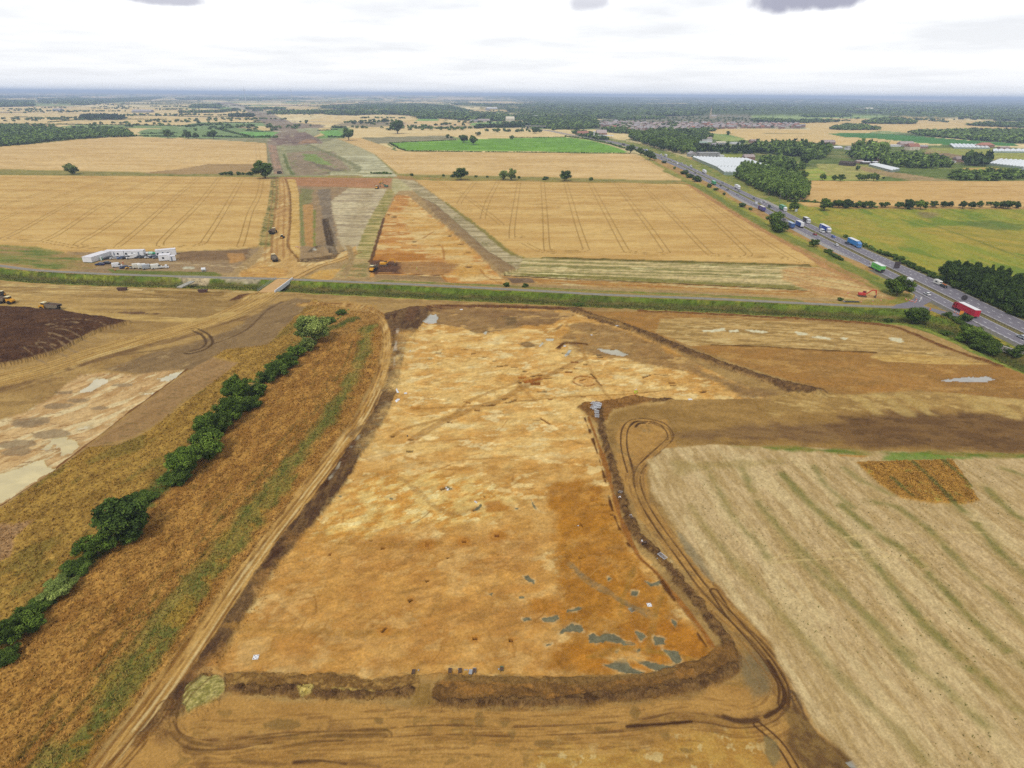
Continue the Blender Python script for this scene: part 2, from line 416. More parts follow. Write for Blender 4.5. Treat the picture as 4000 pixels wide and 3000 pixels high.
# right of the corridor
ffill([(1171, 483), (1206, 469), (1279, 456), (1400, 456), (1560, 450), (1615, 452), (1600, 470), (1400, 478), (1290, 487)], WHF2)
ffill([(1410, 476), (1520, 473), (1540, 494), (1400, 496), (1290, 490), (1330, 482)], T('a59478', '958567', 50, 2))
ffill([(1620, 472), (1640, 462), (1712, 462), (1716, 472)], T('8fae62', '80a056', 40), rg='grass_field')
ffill([(1580, 476), (1820, 474), (1848, 503), (1590, 498)], T('e0c08e', 'd6b482', 60, 2))
ffill([(1345, 540), (1370, 497), (1600, 493), (1850, 503), (1900, 508), (2110, 508), (2190, 523), (2100, 538), (1865, 544), (1745, 530), (1408, 538)], WHF2, rg='wheat_field')
ffill([(1900, 500), (2070, 498), (2080, 507), (1930, 511)], WHF2)
ffill([(1835, 481), (1960, 473), (1970, 486), (1842, 491)], T('93ac69', '84a05c', 40), rg='grass_field')
fill([(1408, 538), (1748, 529), (1795, 546), (1685, 551), (1520, 560), (1470, 562), (1417, 545)], T('9e9478', '8a8264', 60, 3, 0, 1.4), soft=1.5, wob=2)
fill([(1240, 512), (1320, 508), (1340, 530), (1280, 534)], T('7fb058', '729f4d', 40), soft=1.5, rg='grass_field')
# ground under the woods and the town on the right
ffill([(2300, 470), (2600, 452), (2900, 452), (3110, 478), (3150, 502), (2760, 503), (2640, 515), (2560, 530), (2400, 520), (2300, 500)], T('8f8474', '6f7357', 40, 1, 0, 2))
ffill([(2930, 457), (3280, 453), (3480, 456), (3460, 469), (3000, 471)], T('a0b070', '90a263', 90, 3), rg='grass_field')
ffill([(3300, 437), (3460, 438), (3440, 450), (3300, 450)], T('9aac6e', '8a9c60', 90, 3))
ffill([(3080, 479), (3280, 476), (3310, 478), (3700, 482), (3974, 498), (3965, 514), (3600, 522), (3450, 511), (3300, 505), (3200, 512)], WHF, rg='wheat_field')
ffill([(3210, 463), (3600, 464), (3900, 474), (3900, 482), (3640, 489), (3520, 479), (3320, 480), (3210, 474)], WHF)
ffill([(2780, 434), (2990, 434), (2990, 440), (2790, 440)], WHF2)
ffill([(2090, 425), (2245, 425), (2245, 430), (2110, 431)], WHF2)
ffill([(1800, 400), (1990, 396), (2010, 404), (1950, 415), (1850, 404)], WHF2)
ffill([(1700, 385), (1900, 388), (1860, 394), (1720, 392)], WHF2)
ffill([(2300, 377), (2560, 378), (2700, 383), (2560, 389), (2310, 384)], WHF2)
ffill([(3270, 388), (3700, 392), (3820, 400), (3600, 402), (3380, 397)], T('d0b394', 'c4a586', 200, 3))
fill([(2714, 505), (2960, 504), (3300, 507), (3448, 510), (3370, 520), (3300, 523), (3245, 523), (3300, 536), (3420, 541), (3512, 552), (3530, 566), (3400, 570), (3112, 558), (2940, 549), (2840, 524), (2760, 521)], WHF, soft=2, wob=1.5, rg='wheat_field')
fill([(3233, 522), (3300, 519), (3458, 522), (3743, 545), (3960, 560), (3980, 570), (3710, 566), (3585, 558), (3420, 541), (3300, 536)], T('50843f', '467838', 60, 3, 0.3, 1.2), soft=2, wob=1.5, rg='grass_field')
stroke([(2830, 523), (3000, 521), (3150, 522), (3240, 522)], 6, '7c7444', soft=1.5, sm=False)
# rough paddocks between the road and the far fields
fill([(2440, 545), (2600, 545), (2760, 522), (2930, 549), (3112, 560), (3400, 572), (3700, 566), (4500, 600), (4500, 712), (3092, 712), (3000, 690), (2900, 660), (2720, 600), (2560, 560)], T('74803f', '5f6d33', 30, 2, 0.1, 1.8, c='94905a', cs=25, ct=.3, cst=3), soft=3, wob=4, wsc=20)
fill([(2775, 524), (2905, 540), (2900, 552), (2800, 548), (2765, 535)], T('a3ad62', '8f9b55', 20, 2), soft=2, rg='grass_field')
fill([(2720, 600), (2945, 602), (2935, 612), (2830, 618), (2800, 612)], T('9c9e48', '8a913e', 20, 2), soft=2)
fill([(3095, 665), (3230, 655), (3330, 660), (3440, 650), (3430, 690), (3400, 704), (3100, 704), (3120, 690)], T('a6ad50', '8f9a43', 14, 3, 0, 1.8, c='b8a35e', cs=16, cst=4), soft=2, wob=2, rg='grass_field')
fill([(3190, 640), (3420, 645), (3480, 680), (3420, 705), (3280, 700), (3200, 660)], T('9c9a52', 'b1a466', 12, 2, 0, 2), soft=2, wob=2)
fill([(3340, 648), (3390, 655), (3460, 668), (3620, 690), (3725, 706), (3560, 705), (3470, 690), (3380, 670)], T('b0946c', 'a08660', 10, 3, 0.2, 1.6, c='8a8450', cs=10), soft=2, wob=2)
fill([(3600, 590), (3640, 578), (3900, 580), (4400, 600), (4400, 628), (3870, 625), (3760, 615)], T('a8a755', '98994a', 30, 3, 0, 1.8, c='a48e68', cs=30, cst=3), soft=2, wob=2, rg='grass_field')
fill([(3610, 595), (3700, 597), (3785, 612), (3700, 618), (3620, 606)], T('9c8264', '8e7658', 20), soft=2)
fill([(3756, 655), (3880, 655), (3980, 668), (3870, 670), (3770, 662)], T('c9ab62', 'b89c56', 20), soft=1.5)
# ------------------------------------------------------------------ middle distance fields
WH = T('dfbc88', 'cfa972', 20, 5, 0.0, 1.9, c='bb945c', cs=5, ct=.55, cst=6, cop=.35)
WHN = T('d8b274', 'c59b5e', 10, 5, 0.05, 1.9, c='b08a4c', cs=3, ct=.5, cst=4, cop=.4)
GRS = T('8c8448', '9c8c52', 10, 4, 0, 1.8, c='6c7038', cs=4, cst=3)
fill([(-400, 540), (1046, 540), (1075, 700), (1020, 990), (600, 1000), (0, 980), (-400, 940)], GRS, soft=1)
fill([(-400, 592), (0, 574), (120, 565), (300, 546), (430, 539), (700, 538), (1028, 543), (1043, 573), (1046, 640), (1040, 678), (600, 674), (0, 662), (-400, 650)], WH, soft=.8, wob=1, rg='wheat_field', dz=.7)
fill([(560, 676), (700, 663), (811, 643), (994, 644), (1003, 678), (700, 681)], T('b29268', 'a6865c', 8, 6, 0, 1.8), soft=1, wob=1.5)
fill([(-400, 672), (0, 684), (640, 690), (1068, 694), (1062, 795), (1037, 859), (1018, 962), (955, 972), (700, 985), (600, 988), (480, 1000), (325, 994), (253, 988), (145, 966), (0, 957), (-400, 940)], WHN, soft=.6, wob=.6, rg='wheat_field', dz=.7)
def tram(pts, wdt=0.8, gap=2.2, c='94713a', op=.85, dz=-.35):
 for o_ in (-gap, gap): stroke(pts, wdt, c, soft=.25, off=o_, op=op, dz=0, brk=None)
for pl in ([(1023, 696), (1012, 762), (978, 833), (953, 922), (938, 966)],
           [(949, 696), (869, 837), (810, 930), (795, 952), (770, 961), (720, 964), (660, 966), (632, 964), (626, 957), (640, 936), (700, 875), (780, 795), (858, 696)],
           [(776, 696), (640, 812), (542, 900), (475, 955), (450, 968), (390, 970), (330, 967), (308, 960), (312, 950), (398, 900), (520, 815), (690, 696)],
           [(605, 696), (420, 790), (253, 900), (190, 935), (160, 943), (60, 941), (22, 938), (20, 932), (87, 900), (300, 785), (525, 694)],
           [(440, 692), (150, 800), (-60, 890)], [(355, 690), (60, 790), (-150, 860)], [(265, 690), (-100, 800)], [(170, 944), (300, 968), (400, 975)]):
 tram(pl)
stroke([(1001, 546), (1008, 600), (1010, 640)], 1, 'a98752', off=-3); stroke([(1001, 546), (1008, 600), (1010, 640)], 1, 'a98752', off=3)
# corridor of stripped ground running away to the horizon
fill([(700, 540), (1046, 540), (1260, 540), (1340, 538), (1550, 684), (1046, 690), (1043, 560)], T('a39c7c', '8d8764', 20, 2, 1.5, 1.5), soft=1)
ffill([(1035, 560), (1085, 520), (1035, 490), (1000, 457), (960, 432), (880, 412), (830, 400), (900, 400), (1010, 425), (1060, 440), (1100, 462), (1140, 478), (1265, 488), (1270, 500), (1190, 502), (1230, 540), (1265, 562), (1060, 572)], T('a08d7c', '8a7666', 40, 3, 1.45, 1.8, c='b7ab92', cs=60, cst=3))
ffill([(880, 405), (1060, 440), (1010, 436), (860, 415)], T('c3b8a4', 'b2a690', 60))
fill([(1155, 502), (1245, 500), (1250, 522), (1215, 540), (1180, 530)], T('aaa684', '9b9876', 20, 4), soft=2)
fill([(1060, 545), (1130, 525), (1190, 515), (1250, 545), (1262, 561), (1150, 562), (1062, 570)], T('8c7468', '79625a', 16, 2, 1.2, 2, c='a89882', cs=14), soft=2, wob=3)
fill([(1195, 544), (1234, 546), (1240, 558), (1160, 560)], T('a98468', '9a775e', 10), soft=1.5)
fill([(1046, 565), (1078, 565), (1085, 600), (1105, 680), (1071, 680), (1056, 620)], T('b8917a', '96806c', 6, 5, ang((1060, 566), (1085, 676)), 2), soft=1)
for o_ in (-9, -4, 3, 7, 11): stroke([(1062, 570), (1068, 610), (1086, 678)], 1.6, '7d6858', off=o_, wob=.8, op=.8)
fill([(1310, 541), (1440, 545), (1545, 688), (1400, 688), (1290, 600), (1200, 563), (1260, 560)], T('b5ab88', 'a39a78', 26, 2, .2, 1.5), soft=2, wob=3)
fill([(1330, 610), (1480, 600), (1550, 690), (1420, 690), (1390, 650)], T('cdc5a6', 'a59c7c', 7, 8, 0.0, 2.6), soft=2, wob=3)
fill([(1200, 590), (1300, 590), (1380, 680), (1150, 685), (1130, 640), (1110, 600)], T('a18c74', '8f7b66', 12, 4, 1.5, 2, c='8a8c58', cs=12, cst=2), soft=3, wob=4)
stroke([(1200, 564), (1300, 605), (1375, 640), (1400, 660), (1370, 672), (1290, 678)], 11, '7f7c58', soft=3, wob=3, op=.8)
stroke([(1215, 620), (1260, 650), (1320, 668), (1300, 674)], 14, '746858', soft=3, wob=3, op=.8)
fill([(1180, 600), (1230, 602), (1310, 650), (1250, 640), (1190, 625)], T('8c9a58', '7c8a4c', 10), soft=3, wob=4)
fill([(1080, 570), (1110, 566), (1130, 640), (1150, 684), (1115, 680), (1095, 620)], T('a9a07e', '8d8a60', 6, 3, 1.4, 2), soft=1.5)
stroke([(1108, 600), (1125, 650), (1145, 683)], 5, '6f7444', soft=1, wob=1.5)
fill([(1290, 668), (1420, 672), (1520, 675), (1500, 684), (1290, 684)], T('c8bf9c', '9d9672', 5, 8, 0, 2.4), soft=1.5)
# right hand wheat
fill([(1312, 540), (1408, 538), (1482, 564), (1536, 583), (1577, 590), (1800, 594), (2100, 595), (2475, 600), (2510, 603), (2677, 701), (2690, 712), (2500, 714), (2100, 708), (1800, 700), (1606, 690), (1550, 684), (1460, 602), (1417, 580)], GRS, soft=1)
fill([(1318, 541), (1409, 539), (1482, 565), (1536, 584), (1577, 591), (1800, 595), (2100, 596), (2475, 601), (2505, 605), (2560, 635), (2670, 700), (2660, 706), (2500, 704), (2100, 692), (1800, 686), (1556, 680), (1464, 603), (1420, 582)], WH, soft=.8, wob=.8, rg='wheat_field', dz=.7)
stroke([(1495, 602), (1550, 640), (1600, 678)], .9, 'ae8a54', off=2.5); stroke([(1495, 602), (1550, 640), (1600, 678)], .9, 'ae8a54', off=-2.5)
stroke([(2470, 606), (2560, 650), (2630, 694)], 1.4, 'a9834c', off=2.5); stroke([(2470, 606), (2560, 650), (2630, 694)], 1.4, 'a9834c', off=-2.5)
fill([(1523, 559), (1600, 555), (1685, 551), (1865, 543), (2100, 537), (2209, 535), (2300, 546), (2380, 567), (2450, 592), (2440, 598), (2100, 592), (1800, 590), (1587, 587), (1540, 573)], T('7ba53c', '6c9633', 22, 4, 0.1, 1.5, c='8bb04a', cs=20, cst=3), soft=1, wob=1, rg='grass_field')
stroke([(1515, 562), (1540, 577), (1587, 591), (2100, 597), (2460, 602)], 5, '55703a', soft=1.2, wob=1.5)
stroke([(1540, 558), (1685, 551), (1865, 543), (2100, 537), (2209, 535)], 4, '5d7440', soft=1.2, wob=1.5)
fill([(1606, 690), (1700, 694), (2100, 704), (2500, 712), (2700, 716), (2760, 745), (2900, 830), (3110, 960), (3230, 1030), (3350, 1090), (3500, 1160), (3560, 1190), (3300, 1190), (2800, 1168), (2000, 1130), (1990, 985)], T('a8894c', '8f8440', 10, 3, -.4, 1.8, c='b98a55', cs=8, cst=5, cang=-.5), soft=1)
fill([(1618, 703), (1700, 706), (2100, 711), (2500, 717), (2690, 722), (2760, 772), (2816, 806), (2943, 884), (3116, 980), (3215, 1042), (3100, 1037), (2800, 1026), (2400, 1017), (2054, 1008), (1990, 982), (1890, 902), (1740, 790)], WHN, soft=.6, wob=.7, rg='wheat_field', dz=.7)
for pl in ([(1855, 712), (1810, 770), (1792, 800)], [(1945, 712), (1905, 790), (1885, 858)], [(2028, 712), (2005, 860), (2000, 925), (2006, 931), (2040, 928)],
           [(2119, 713), (2130, 860), (2136, 970), (2150, 981), (2200, 984), (2260, 985), (2290, 978), (2285, 965), (2250, 860), (2209, 715)],
           [(2304, 716), (2380, 860), (2440, 972), (2460, 986), (2520, 993), (2580, 994), (2602, 988), (2595, 975), (2520, 870), (2404, 717)],
           [(2500, 718), (2640, 860), (2760, 985), (2790, 998), (2830, 1003), (2900, 1006), (2925, 998), (2900, 970), (2760, 840), (2604, 722)],
           [(2050, 955), (2110, 984), (2160, 990)], [(2760, 790), (2900, 890), (3080, 1005), (3130, 1028), (3060, 1012), (2900, 1006)], [(1700, 708), (1790, 755), (1860, 800), (1960, 880)]):
 tram(pl)
# grassy verge and bare strip between the wheat and the dual carriageway
stroke([(2690, 722), (2760, 768), (2943, 880), (3116, 976), (3220, 1040), (3300, 1080), (3400, 1130), (3480, 1165)], 7, T('bd8c5c', 'a97d50', 5, 3, -1.3), soft=1.2, wob=1.2)
stroke([(2720, 716), (2800, 758), (2960, 855), (3160, 960), (3330, 1050), (3450, 1105), (3500, 1150)], 11, T('8d9140', 'a8963e', 5, 4, -1.3, 2), soft=1.5, wob=1.5)
stroke([(2600, 670), (2740, 735), (2900, 830), (3060, 920), (3230, 1000), (3400, 1085), (3480, 1140)], 10, T('6f7a36', '8b8640', 4, 3, -1.3, 2), soft=1.5, wob=1.5)
stroke([(2500, 604), (2600, 660), (2700, 714)], 10, T('a3944a', '8b8a44', 5, 3, -1.3, 2), soft=1.5, wob=1.5)
# right of the road
fill([(3050, 706), (3200, 708), (4000, 708), (4600, 708), (4600, 820), (4000, 812), (3600, 808), (3280, 800), (3140, 805), (3080, 770)], T('dab37a', 'd0a76c', 16, 8, 0, 1.5, c='bd9158', cs=5, ct=.35, cst=12, cop=.6), soft=.8, wob=.8, rg='wheat_field', dz=.7)
fill([(3030, 790), (3140, 806), (3280, 814), (3600, 816), (4000, 818), (4600, 825), (4600, 1240), (4100, 1240), (3700, 1105), (3500, 1022), (3300, 925), (3150, 862)], T('8d9238', 'a5983f', 9, 6, ang((3480, 830), (4000, 1010)), 2.2, c='6f8430', cs=14, ct=.2, cst=4), soft=1, wob=1, rg='grass_field')
fill([(3560, 890), (3850, 880), (4100, 930), (4100, 1010), (3900, 980), (3700, 940)], T('bb9c48', 'a08f40', 9, 4, -.5, 2), soft=5, wob=8, wsc=12, op=.75)
fill([(3200, 840), (3400, 860), (3560, 960), (3460, 960), (3280, 890)], T('b49a46', '9a8f40', 8, 4, -.6, 2), soft=5, wob=8, wsc=12, op=.75)
fill([(3580, 828), (3660, 830), (3665, 850), (3600, 850)], T('8f7a5c', '7f6c50', 3), soft=4, wob=3, op=.7)
fill([(3720, 865), (3880, 860), (4000, 880), (3990, 900), (3840, 895)], T('647a3c', '56692f', 6, 3), soft=5, wob=5, op=.7)
stroke([(3620, 870), (3760, 920), (4000, 1010), (4200, 1090)], 3, '5f7030', soft=1.5, wob=1, op=.6)
stroke([(3050, 808), (3160, 866), (3300, 932), (3480, 1015), (3700, 1108), (4000, 1252)], 5, T('7c7648', '8a7c58', 3, 3, -1.3), soft=1)
# central strip below the field lane (haul road, stripped areas)
fill([(1060, 692), (1620, 703), (1990, 985), (2050, 1010), (3200, 1045), (3330, 1105), (3300, 1180), (2800, 1160), (1600, 1108), (1060, 1090), (820, 1080), (600, 1075), (260, 1060), (250, 990), (700, 985), (955, 972), (1030, 960)], T('b39468', 'a3855c', 8, 4, 0, 1.6), soft=1)
stroke([(1060, 688), (1300, 690), (1530, 692)], 8, T('7d8a46', '8f8c4c', 5, 3), soft=1.2, wob=1)
fill([(1110, 694), (1533, 697), (1514, 734), (1164, 728), (1110, 712)], T('b5825c', 'a87650', 6, 6, 0, 1.6), soft=.8, rg='stripped_ground')
fill([(1164, 727), (1360, 730), (1332, 964), (1290, 1015), (1168, 1022)], T('a78a68', '957a5c', 5, 3, 1.5, 1.8), soft=1)
fill([(1172, 735), (1225, 740), (1215, 795), (1180, 800)], T('8f8558', '7f784c', 4, 2, 1.5, 2), soft=1.5, wob=2)
fill([(1183, 800), (1223, 798), (1226, 965), (1190, 960)], T('bd8f58', 'ad8350', 3, 6, 1.5, 1.8), soft=1)
stroke([(1175, 760), (1178, 860), (1183, 960)], 3, '85804c', soft=1, wob=1.2)
stroke([(1228, 820), (1228, 960)], 2, '83803e', soft=.8, wob=.8)
fill([(1238, 740), (1290, 738), (1300, 850), (1320, 960), (1275, 975), (1262, 860)], T('93806c', '7f6d5c', 3, 5, 1.5, 2.2), soft=1.5, wob=1.5)
stroke([(1264, 856), (1275, 920), (1292, 985)], 2.6, '51402f', wob=.4, soft=.5); stroke([(1275, 856), (1290, 920), (1306, 990)], 2.6, '51402f', wob=.4, soft=.5)
for o_ in (12, 20): stroke([(1285, 860), (1310, 920), (1320, 975)], 1.4, '6a563f', wob=1, off=o_ - 14)
fill([(1291, 785), (1358, 737), (1514, 737), (1392, 990), (1358, 990), (1325, 945)], T('cfbd9c', 'a8937a', 3.2, 16, .02, 2.8, c='8e7c64', cs=12, cst=2, cop=.4), soft=1.2, wob=1.5, rg='stubble_field')
stroke([(1440, 740), (1400, 860), (1350, 960)], 14, 'a08a68', soft=5, wob=3, op=.4)
fill([(1514, 738), (1545, 745), (1500, 850), (1443, 1015), (1395, 1015), (1385, 990), (1440, 860)], T('8c8348', 'bfa873', 3.4, 9, 0.0, 3.2), soft=1, wob=1)
fill([(1368, 1010), (1440, 1010), (1430, 1085), (1350, 1090), (1300, 1085)], T('8b7e4c', 'c0a071', 3.0, 6, 0.0, 3.0, c='b18a5a', cs=7), soft=1.5, wob=1)
fill([(1533, 697), (1580, 700), (1640, 745), (1560, 745), (1545, 760), (1530, 740)], T('a79d6c', 'c4b48a', 3, 10, 0, 2.6), soft=1)
fill([(1562, 700), (1615, 704), (1740, 792), (1890, 905), (1985, 982), (2050, 1010), (2015, 1060), (1900, 985), (1700, 805), (1640, 768)], T('c3b08e', '9c8a68', 3.2, 14, 0.0, 2.8, c='8a7d54', cs=10), soft=1, wob=1)
stroke([(1740, 793), (1890, 905), (1985, 984), (2050, 1010)], 3, '8a7c42', soft=1, wob=1)
fill([(1640, 772), (1700, 800), (1800, 890), (1905, 985), (2018, 1056), (1960, 1075), (1935, 1052), (1845, 976), (1735, 886)], T('8e7150', '9d8260', 4, 4, -.6, 2), soft=.8, wob=.8, dz=2.2, dzsoft=5)
# second excavation area
fill([(1548, 762), (1592, 762), (1735, 886), (1845, 976), (1985, 1108), (1790, 1106), (1700, 1098), (1540, 1080), (1445, 1082), (1443, 1020), (1500, 850)], T('cf9c5c', 'b97e40', 9, 4, 0, 2, c='dfc089', cs=7, ct=.1, cst=3), soft=.6, wob=.8, rg='dig_site', dz=-.35)
fill([(1600, 780), (1730, 890), (1840, 980), (1950, 1095), (1800, 1090), (1760, 1040), (1640, 960), (1570, 850)], T('dcbc84', 'c8974f', 7, 4, 0.1, 2.4), soft=3, wob=5, wsc=14, op=.85)
fill([(1462, 990), (1560, 985), (1660, 990), (1670, 1012), (1560, 1018), (1450, 1016)], T('b5762f', 'a86c2c', 5, 4), soft=1.2, wob=2, op=.85)
fill([(1445, 1015), (1480, 1014), (1570, 1022), (1570, 1064), (1480, 1062), (1470, 1072), (1443, 1050)], T('563b2c', '6d4c38', 2.5, 3, 0, 2), soft=.8, wob=1.2)
fill([(1560, 1023), (1680, 1018), (1800, 1030), (1760, 1060), (1720, 1074), (1560, 1062)], T('a67a4c', '96693e', 4, 4, 0, 2), soft=2, wob=2, op=.85)
fill([(1470, 1070), (1720, 1076), (1745, 1100), (1560, 1090), (1460, 1085)], T('a3835c', '937450', 3, 6), soft=1, wob=1)
stroke([(1462, 1066), (1560, 1067), (1715, 1074)], 1, '6a3f22', soft=.4)
stroke([(1500, 850), (1455, 1000), (1443, 1020)], 2.2, '6b4a2c', soft=.5, wob=.5)
for (qx, qy, r_) in ((1757, 919, 2), (1800, 952, 2.5), (1830, 982, 2), (1619, 941, 2), (1618, 957, 2), (1832, 1039, 2.4), (1714, 954, 1.5), (1540, 845, 3), (1520, 836, 2.4)):
 c_ = g1(qx, qy); fill([(c_[0] + r_ * math.cos(a_), c_[1] + r_ * math.sin(a_)) for a_ in np.linspace(0, 6.0, 8)], '5c3c1f', world=True, soft=.5, wob=.3, dz=-.8, op=.85)
for pl in ([(1640, 1000), (1760, 985), (1850, 990)], [(1685, 960), (1725, 960), (1735, 1012)], [(1650, 930), (1690, 905)], [(1725, 1070), (1745, 1098)], [(1876, 1050), (1900, 1078), (1960, 1105)], [(1870, 1088), (1990, 1090)]):
 stroke(pl, 1.4, 'a0682c', soft=.5, wob=.4, op=.7)
# striped stubble south of the right wheat
fill([(2045, 1008), (2400, 1018), (2800, 1028), (3200, 1043), (3260, 1075), (3420, 1140), (3460, 1168), (2800, 1110), (2300, 1092), (2000, 1078), (1960, 1076), (2020, 1055)], T('cbb384', '8d8350', 2.6, 40, ang((2100, 1040), (2900, 1065)), 3.4, c='e0cf9f', cs=4, ct=.55, cst=6, cop=.8), soft=1, wob=1, rg='stubble_field')
stroke([(2120, 1010), (2400, 1018), (2800, 1028), (3160, 1040)], 3.5, T('5e4a24', '6f6a30', 2, 5), soft=.8, wob=.6, dz=.5)
stroke([(1975, 1076), (2300, 1092), (2700, 1110), (3000, 1125), (3150, 1135)], 1.8, '4f2f14', soft=.4, wob=.3, dz=-.5)
stroke([(2050, 1072), (2400, 1088), (2800, 1108), (3100, 1124)], 6, T('7b763c', '8f8048', 2, 10), soft=1, wob=1)
fill([(1965, 1079), (2100, 1086), (2400, 1098), (2800, 1116), (3200, 1138), (3300, 1170), (2800, 1142), (2400, 1124), (2080, 1108), (1990, 1106)], T('a8743c', 'b8925a', 2.8, 20, ang((2100, 1100), (2900, 1130)), 2.8, c='cdb888', cs=4, cst=7), soft=1, wob=1)
fill([(1968, 1082), (2080, 1088), (2095, 1106), (2000, 1105)], T('6f5846', '836a54', 3, 3), soft=1, wob=1.5)
fill([(3060, 1045), (3200, 1043), (3300, 1085), (3480, 1160), (3360, 1175), (3200, 1150), (3050, 1090)], T('cdb17c', 'b98a58', 5, 5, -.7, 2.2), soft=2, wob=2)
# compound area
fill([(250, 985), (330, 990), (560, 985), (690, 988), (900, 978), (1010, 970), (1000, 985), (900, 1065), (434, 1066), (289, 1060), (400, 1035), (380, 1010), (330, 1000)], T('a58a6a', '94795c', 5, 4, 0, 1.6), soft=1, wob=1, rg='gravel_yard')
fill([(690, 990), (760, 985), (900, 982), (975, 975), (960, 1020), (700, 1022)], T('7c6148', '8d6f52', 4, 4), soft=1, wob=1.5, dz=1.2, dzsoft=6)
fill([(890, 995), (950, 995), (960, 1020), (900, 1028)], T('b98c5a', 'a97c4c', 3), soft=1, wob=1)
fill([(-300, 935), (0, 962), (130, 975), (250, 992), (330, 998), (385, 1030), (370, 1048), (289, 1058), (180, 1050), (90, 1042), (0, 1030), (-300, 1010)], T('a58557', '7f8040', 5, 6, -.1, 2.4, c='5f6f32', cs=8, cst=3), soft=1, wob=1)
fill([(418, 1052), (480, 1055), (640, 1060), (840, 1063), (870, 1078), (800, 1080), (600, 1073), (440, 1068)], T('5f6f30', '7c7a3c', 4, 3), soft=.8, wob=1)
for o_ in (-1.3, 1.3): stroke([(600, 1030), (760, 1032), (960, 1045), (1010, 1050)], .7, 'c8ae88', off=o_)
fill([(705, 1043), (755, 1042), (758, 1050), (715, 1052)], T('cfc9b8', 'b8ad98', 2), soft=.6, wob=1)
# haul road north of the drain
fill([(1079, 692), (1108, 692), (1120, 730), (1134, 790), (1131, 900), (1124, 960), (1166, 1015), (1240, 1024), (1330, 990), (1390, 960), (1400, 990), (1330, 1022), (1250, 1040), (1170, 1090), (1130, 1140), (1060, 1140), (1100, 1090), (1060, 1082), (930, 1080), (940, 1060), (1000, 1030), (1030, 985), (1046, 940), (1056, 860), (1070, 780), (1072, 720)],
     T('cfa76c', 'b98f58', 6, 6, 1.5, 1.8, c='dcc08e', cs=7, cst=3), soft=.8, wob=.8, rg='dirt_track')
fill([(1120, 700), (1153, 700), (1167, 755), (1171, 880), (1173, 1000), (1165, 1014), (1126, 965), (1133, 880), (1136, 790)], T('d8b273', 'c39a56', 2.6, 4, 0.02, 2.2), soft=.8, wob=.6)
stroke([(1118, 700), (1133, 760), (1133, 880), (1125, 955), (1160, 1005), (1166, 1022)], 1.8, '8b6536', soft=.5, wob=.6, dz=-.3)
stroke([(1074, 700), (1068, 790), (1050, 870), (1035, 960)], 9, T('6d6a36', 'b79c62', 3.4, 2.2, 0, 3), soft=1, wob=.8, dz=.4)
for o_, q_ in ((-9, .5), (-5, .8), (-1.5, .6), (3, .8), (7, .5)): stroke([(1094, 696), (1100, 760), (1095, 850), (1090, 940), (1090, 1010)], 1.5, 'a97a44' if o_ > -4 else '9d7140', off=o_, wob=.6, op=q_)
fill([(1065, 820), (1125, 800), (1122, 850), (1070, 850)], T('a8794a', 'c9a066', 3, 4, 1.5, 2.6), soft=2, wob=2, op=.7)
fill([(945, 1062), (1030, 1035), (1130, 1060), (1120, 1085), (940, 1082)], T('cfa25c', 'b98546', 3, 5, 0, 2.4), soft=1.5, wob=1.5, op=.8)
fill([(1172, 1012), (1260, 1000), (1330, 985), (1310, 1010), (1240, 1024), (1168, 1026)], T('8a6c4a', '5f4a33', 3, 4, .1, 2.4, c='a58a64', cs=3), soft=1, wob=1.2)
stroke([(1210, 985), (1240, 965), (1290, 965), (1310, 990)], 4, T('5e4c3a', '93806c', 2), soft=1, wob=1, dz=.8)
fill([(1228, 972), (1236, 973), (1233, 979), (1223, 979)], 'c8c4bc', soft=.4, wob=.5, op=.8)
stroke([(1165, 1026), (1220, 1028), (1290, 1026)], 1.4, 'e2c184', soft=.4)
for o_ in (-2, 2): stroke([(1400, 985), (1330, 1015), (1250, 1040), (1150, 1090), (1080, 1130)], 1.3, '94703f', off=o_)
stroke([(1360, 960), (1372, 1010), (1345, 1075)], 4, T('ab9068', '97794f', 2), soft=1)
stroke([(1180, 1085), (1290, 1100), (1380, 1095)], 2, '8d7c4c', soft=1)
fill([(1190, 1085), (1250, 1055), (1330, 1050), (1300, 1090), (1260, 1096)], T('cfa560', 'bd8f4c', 2.5, 3), soft=1, wob=1)
# ------------------------------------------------------------------ near ground: everything below the drain
fill([(-1500, 1092), (0, 1092), (325, 1113), (651, 1122), (1020, 1134), (1300, 1150), (1662, 1168), (2100, 1186), (2800, 1218), (3316, 1249), (3542, 1272), (3859, 1403), (4000, 1457), (6000, 2200), (6000, 3600), (-2500, 3600)],
     T('b4915c', '9e7c4c', 9, 4, 0.0, 1.8, c='8a6a42', cs=9, ct=.3, cst=4, cop=.5), soft=.8)
HA = ang((200, 1400), (900, 1180))
# left: stripped ground around the topsoil heap and the haul road from the bridge
fill([(-600, 1110), (0, 1100), (500, 1125), (1010, 1138), (1000, 1190), (700, 1260), (300, 1240), (-600, 1215)], T('b9965f', '98784a', 4, 8, ang((0, 1180), (900, 1190)), 2.4, c='d0b078', cs=6, ct=.3, cst=6), soft=1, wob=1)
fill([(560, 1130), (900, 1140), (860, 1160), (620, 1150)], T('a5824c', '86673a', 1.6, 6, 0, 2.8), soft=2, wob=1)
for o_ in (0, 1, 2, 3, 4, 5): stroke([(480 + o_ * 40, 1140 + o_ * 4), (650 + o_ * 30, 1160), (760 + o_ * 20, 1180)], 1.1, '86683c', soft=.4, wob=.5, op=.6)
stroke([(0, 1108), (325, 1122), (651, 1132), (1010, 1142)], 1.0, 'c9b07a', soft=.4); stroke([(0, 1114), (325, 1128), (600, 1137)], 1.0, 'c9b07a', soft=.4)
fill([(420, 1218), (560, 1216), (640, 1225), (560, 1236), (470, 1234)], T('5f4430', '7a5a3e', 1.8, 2), soft=.6, wob=.8, brk=(4, -.2))
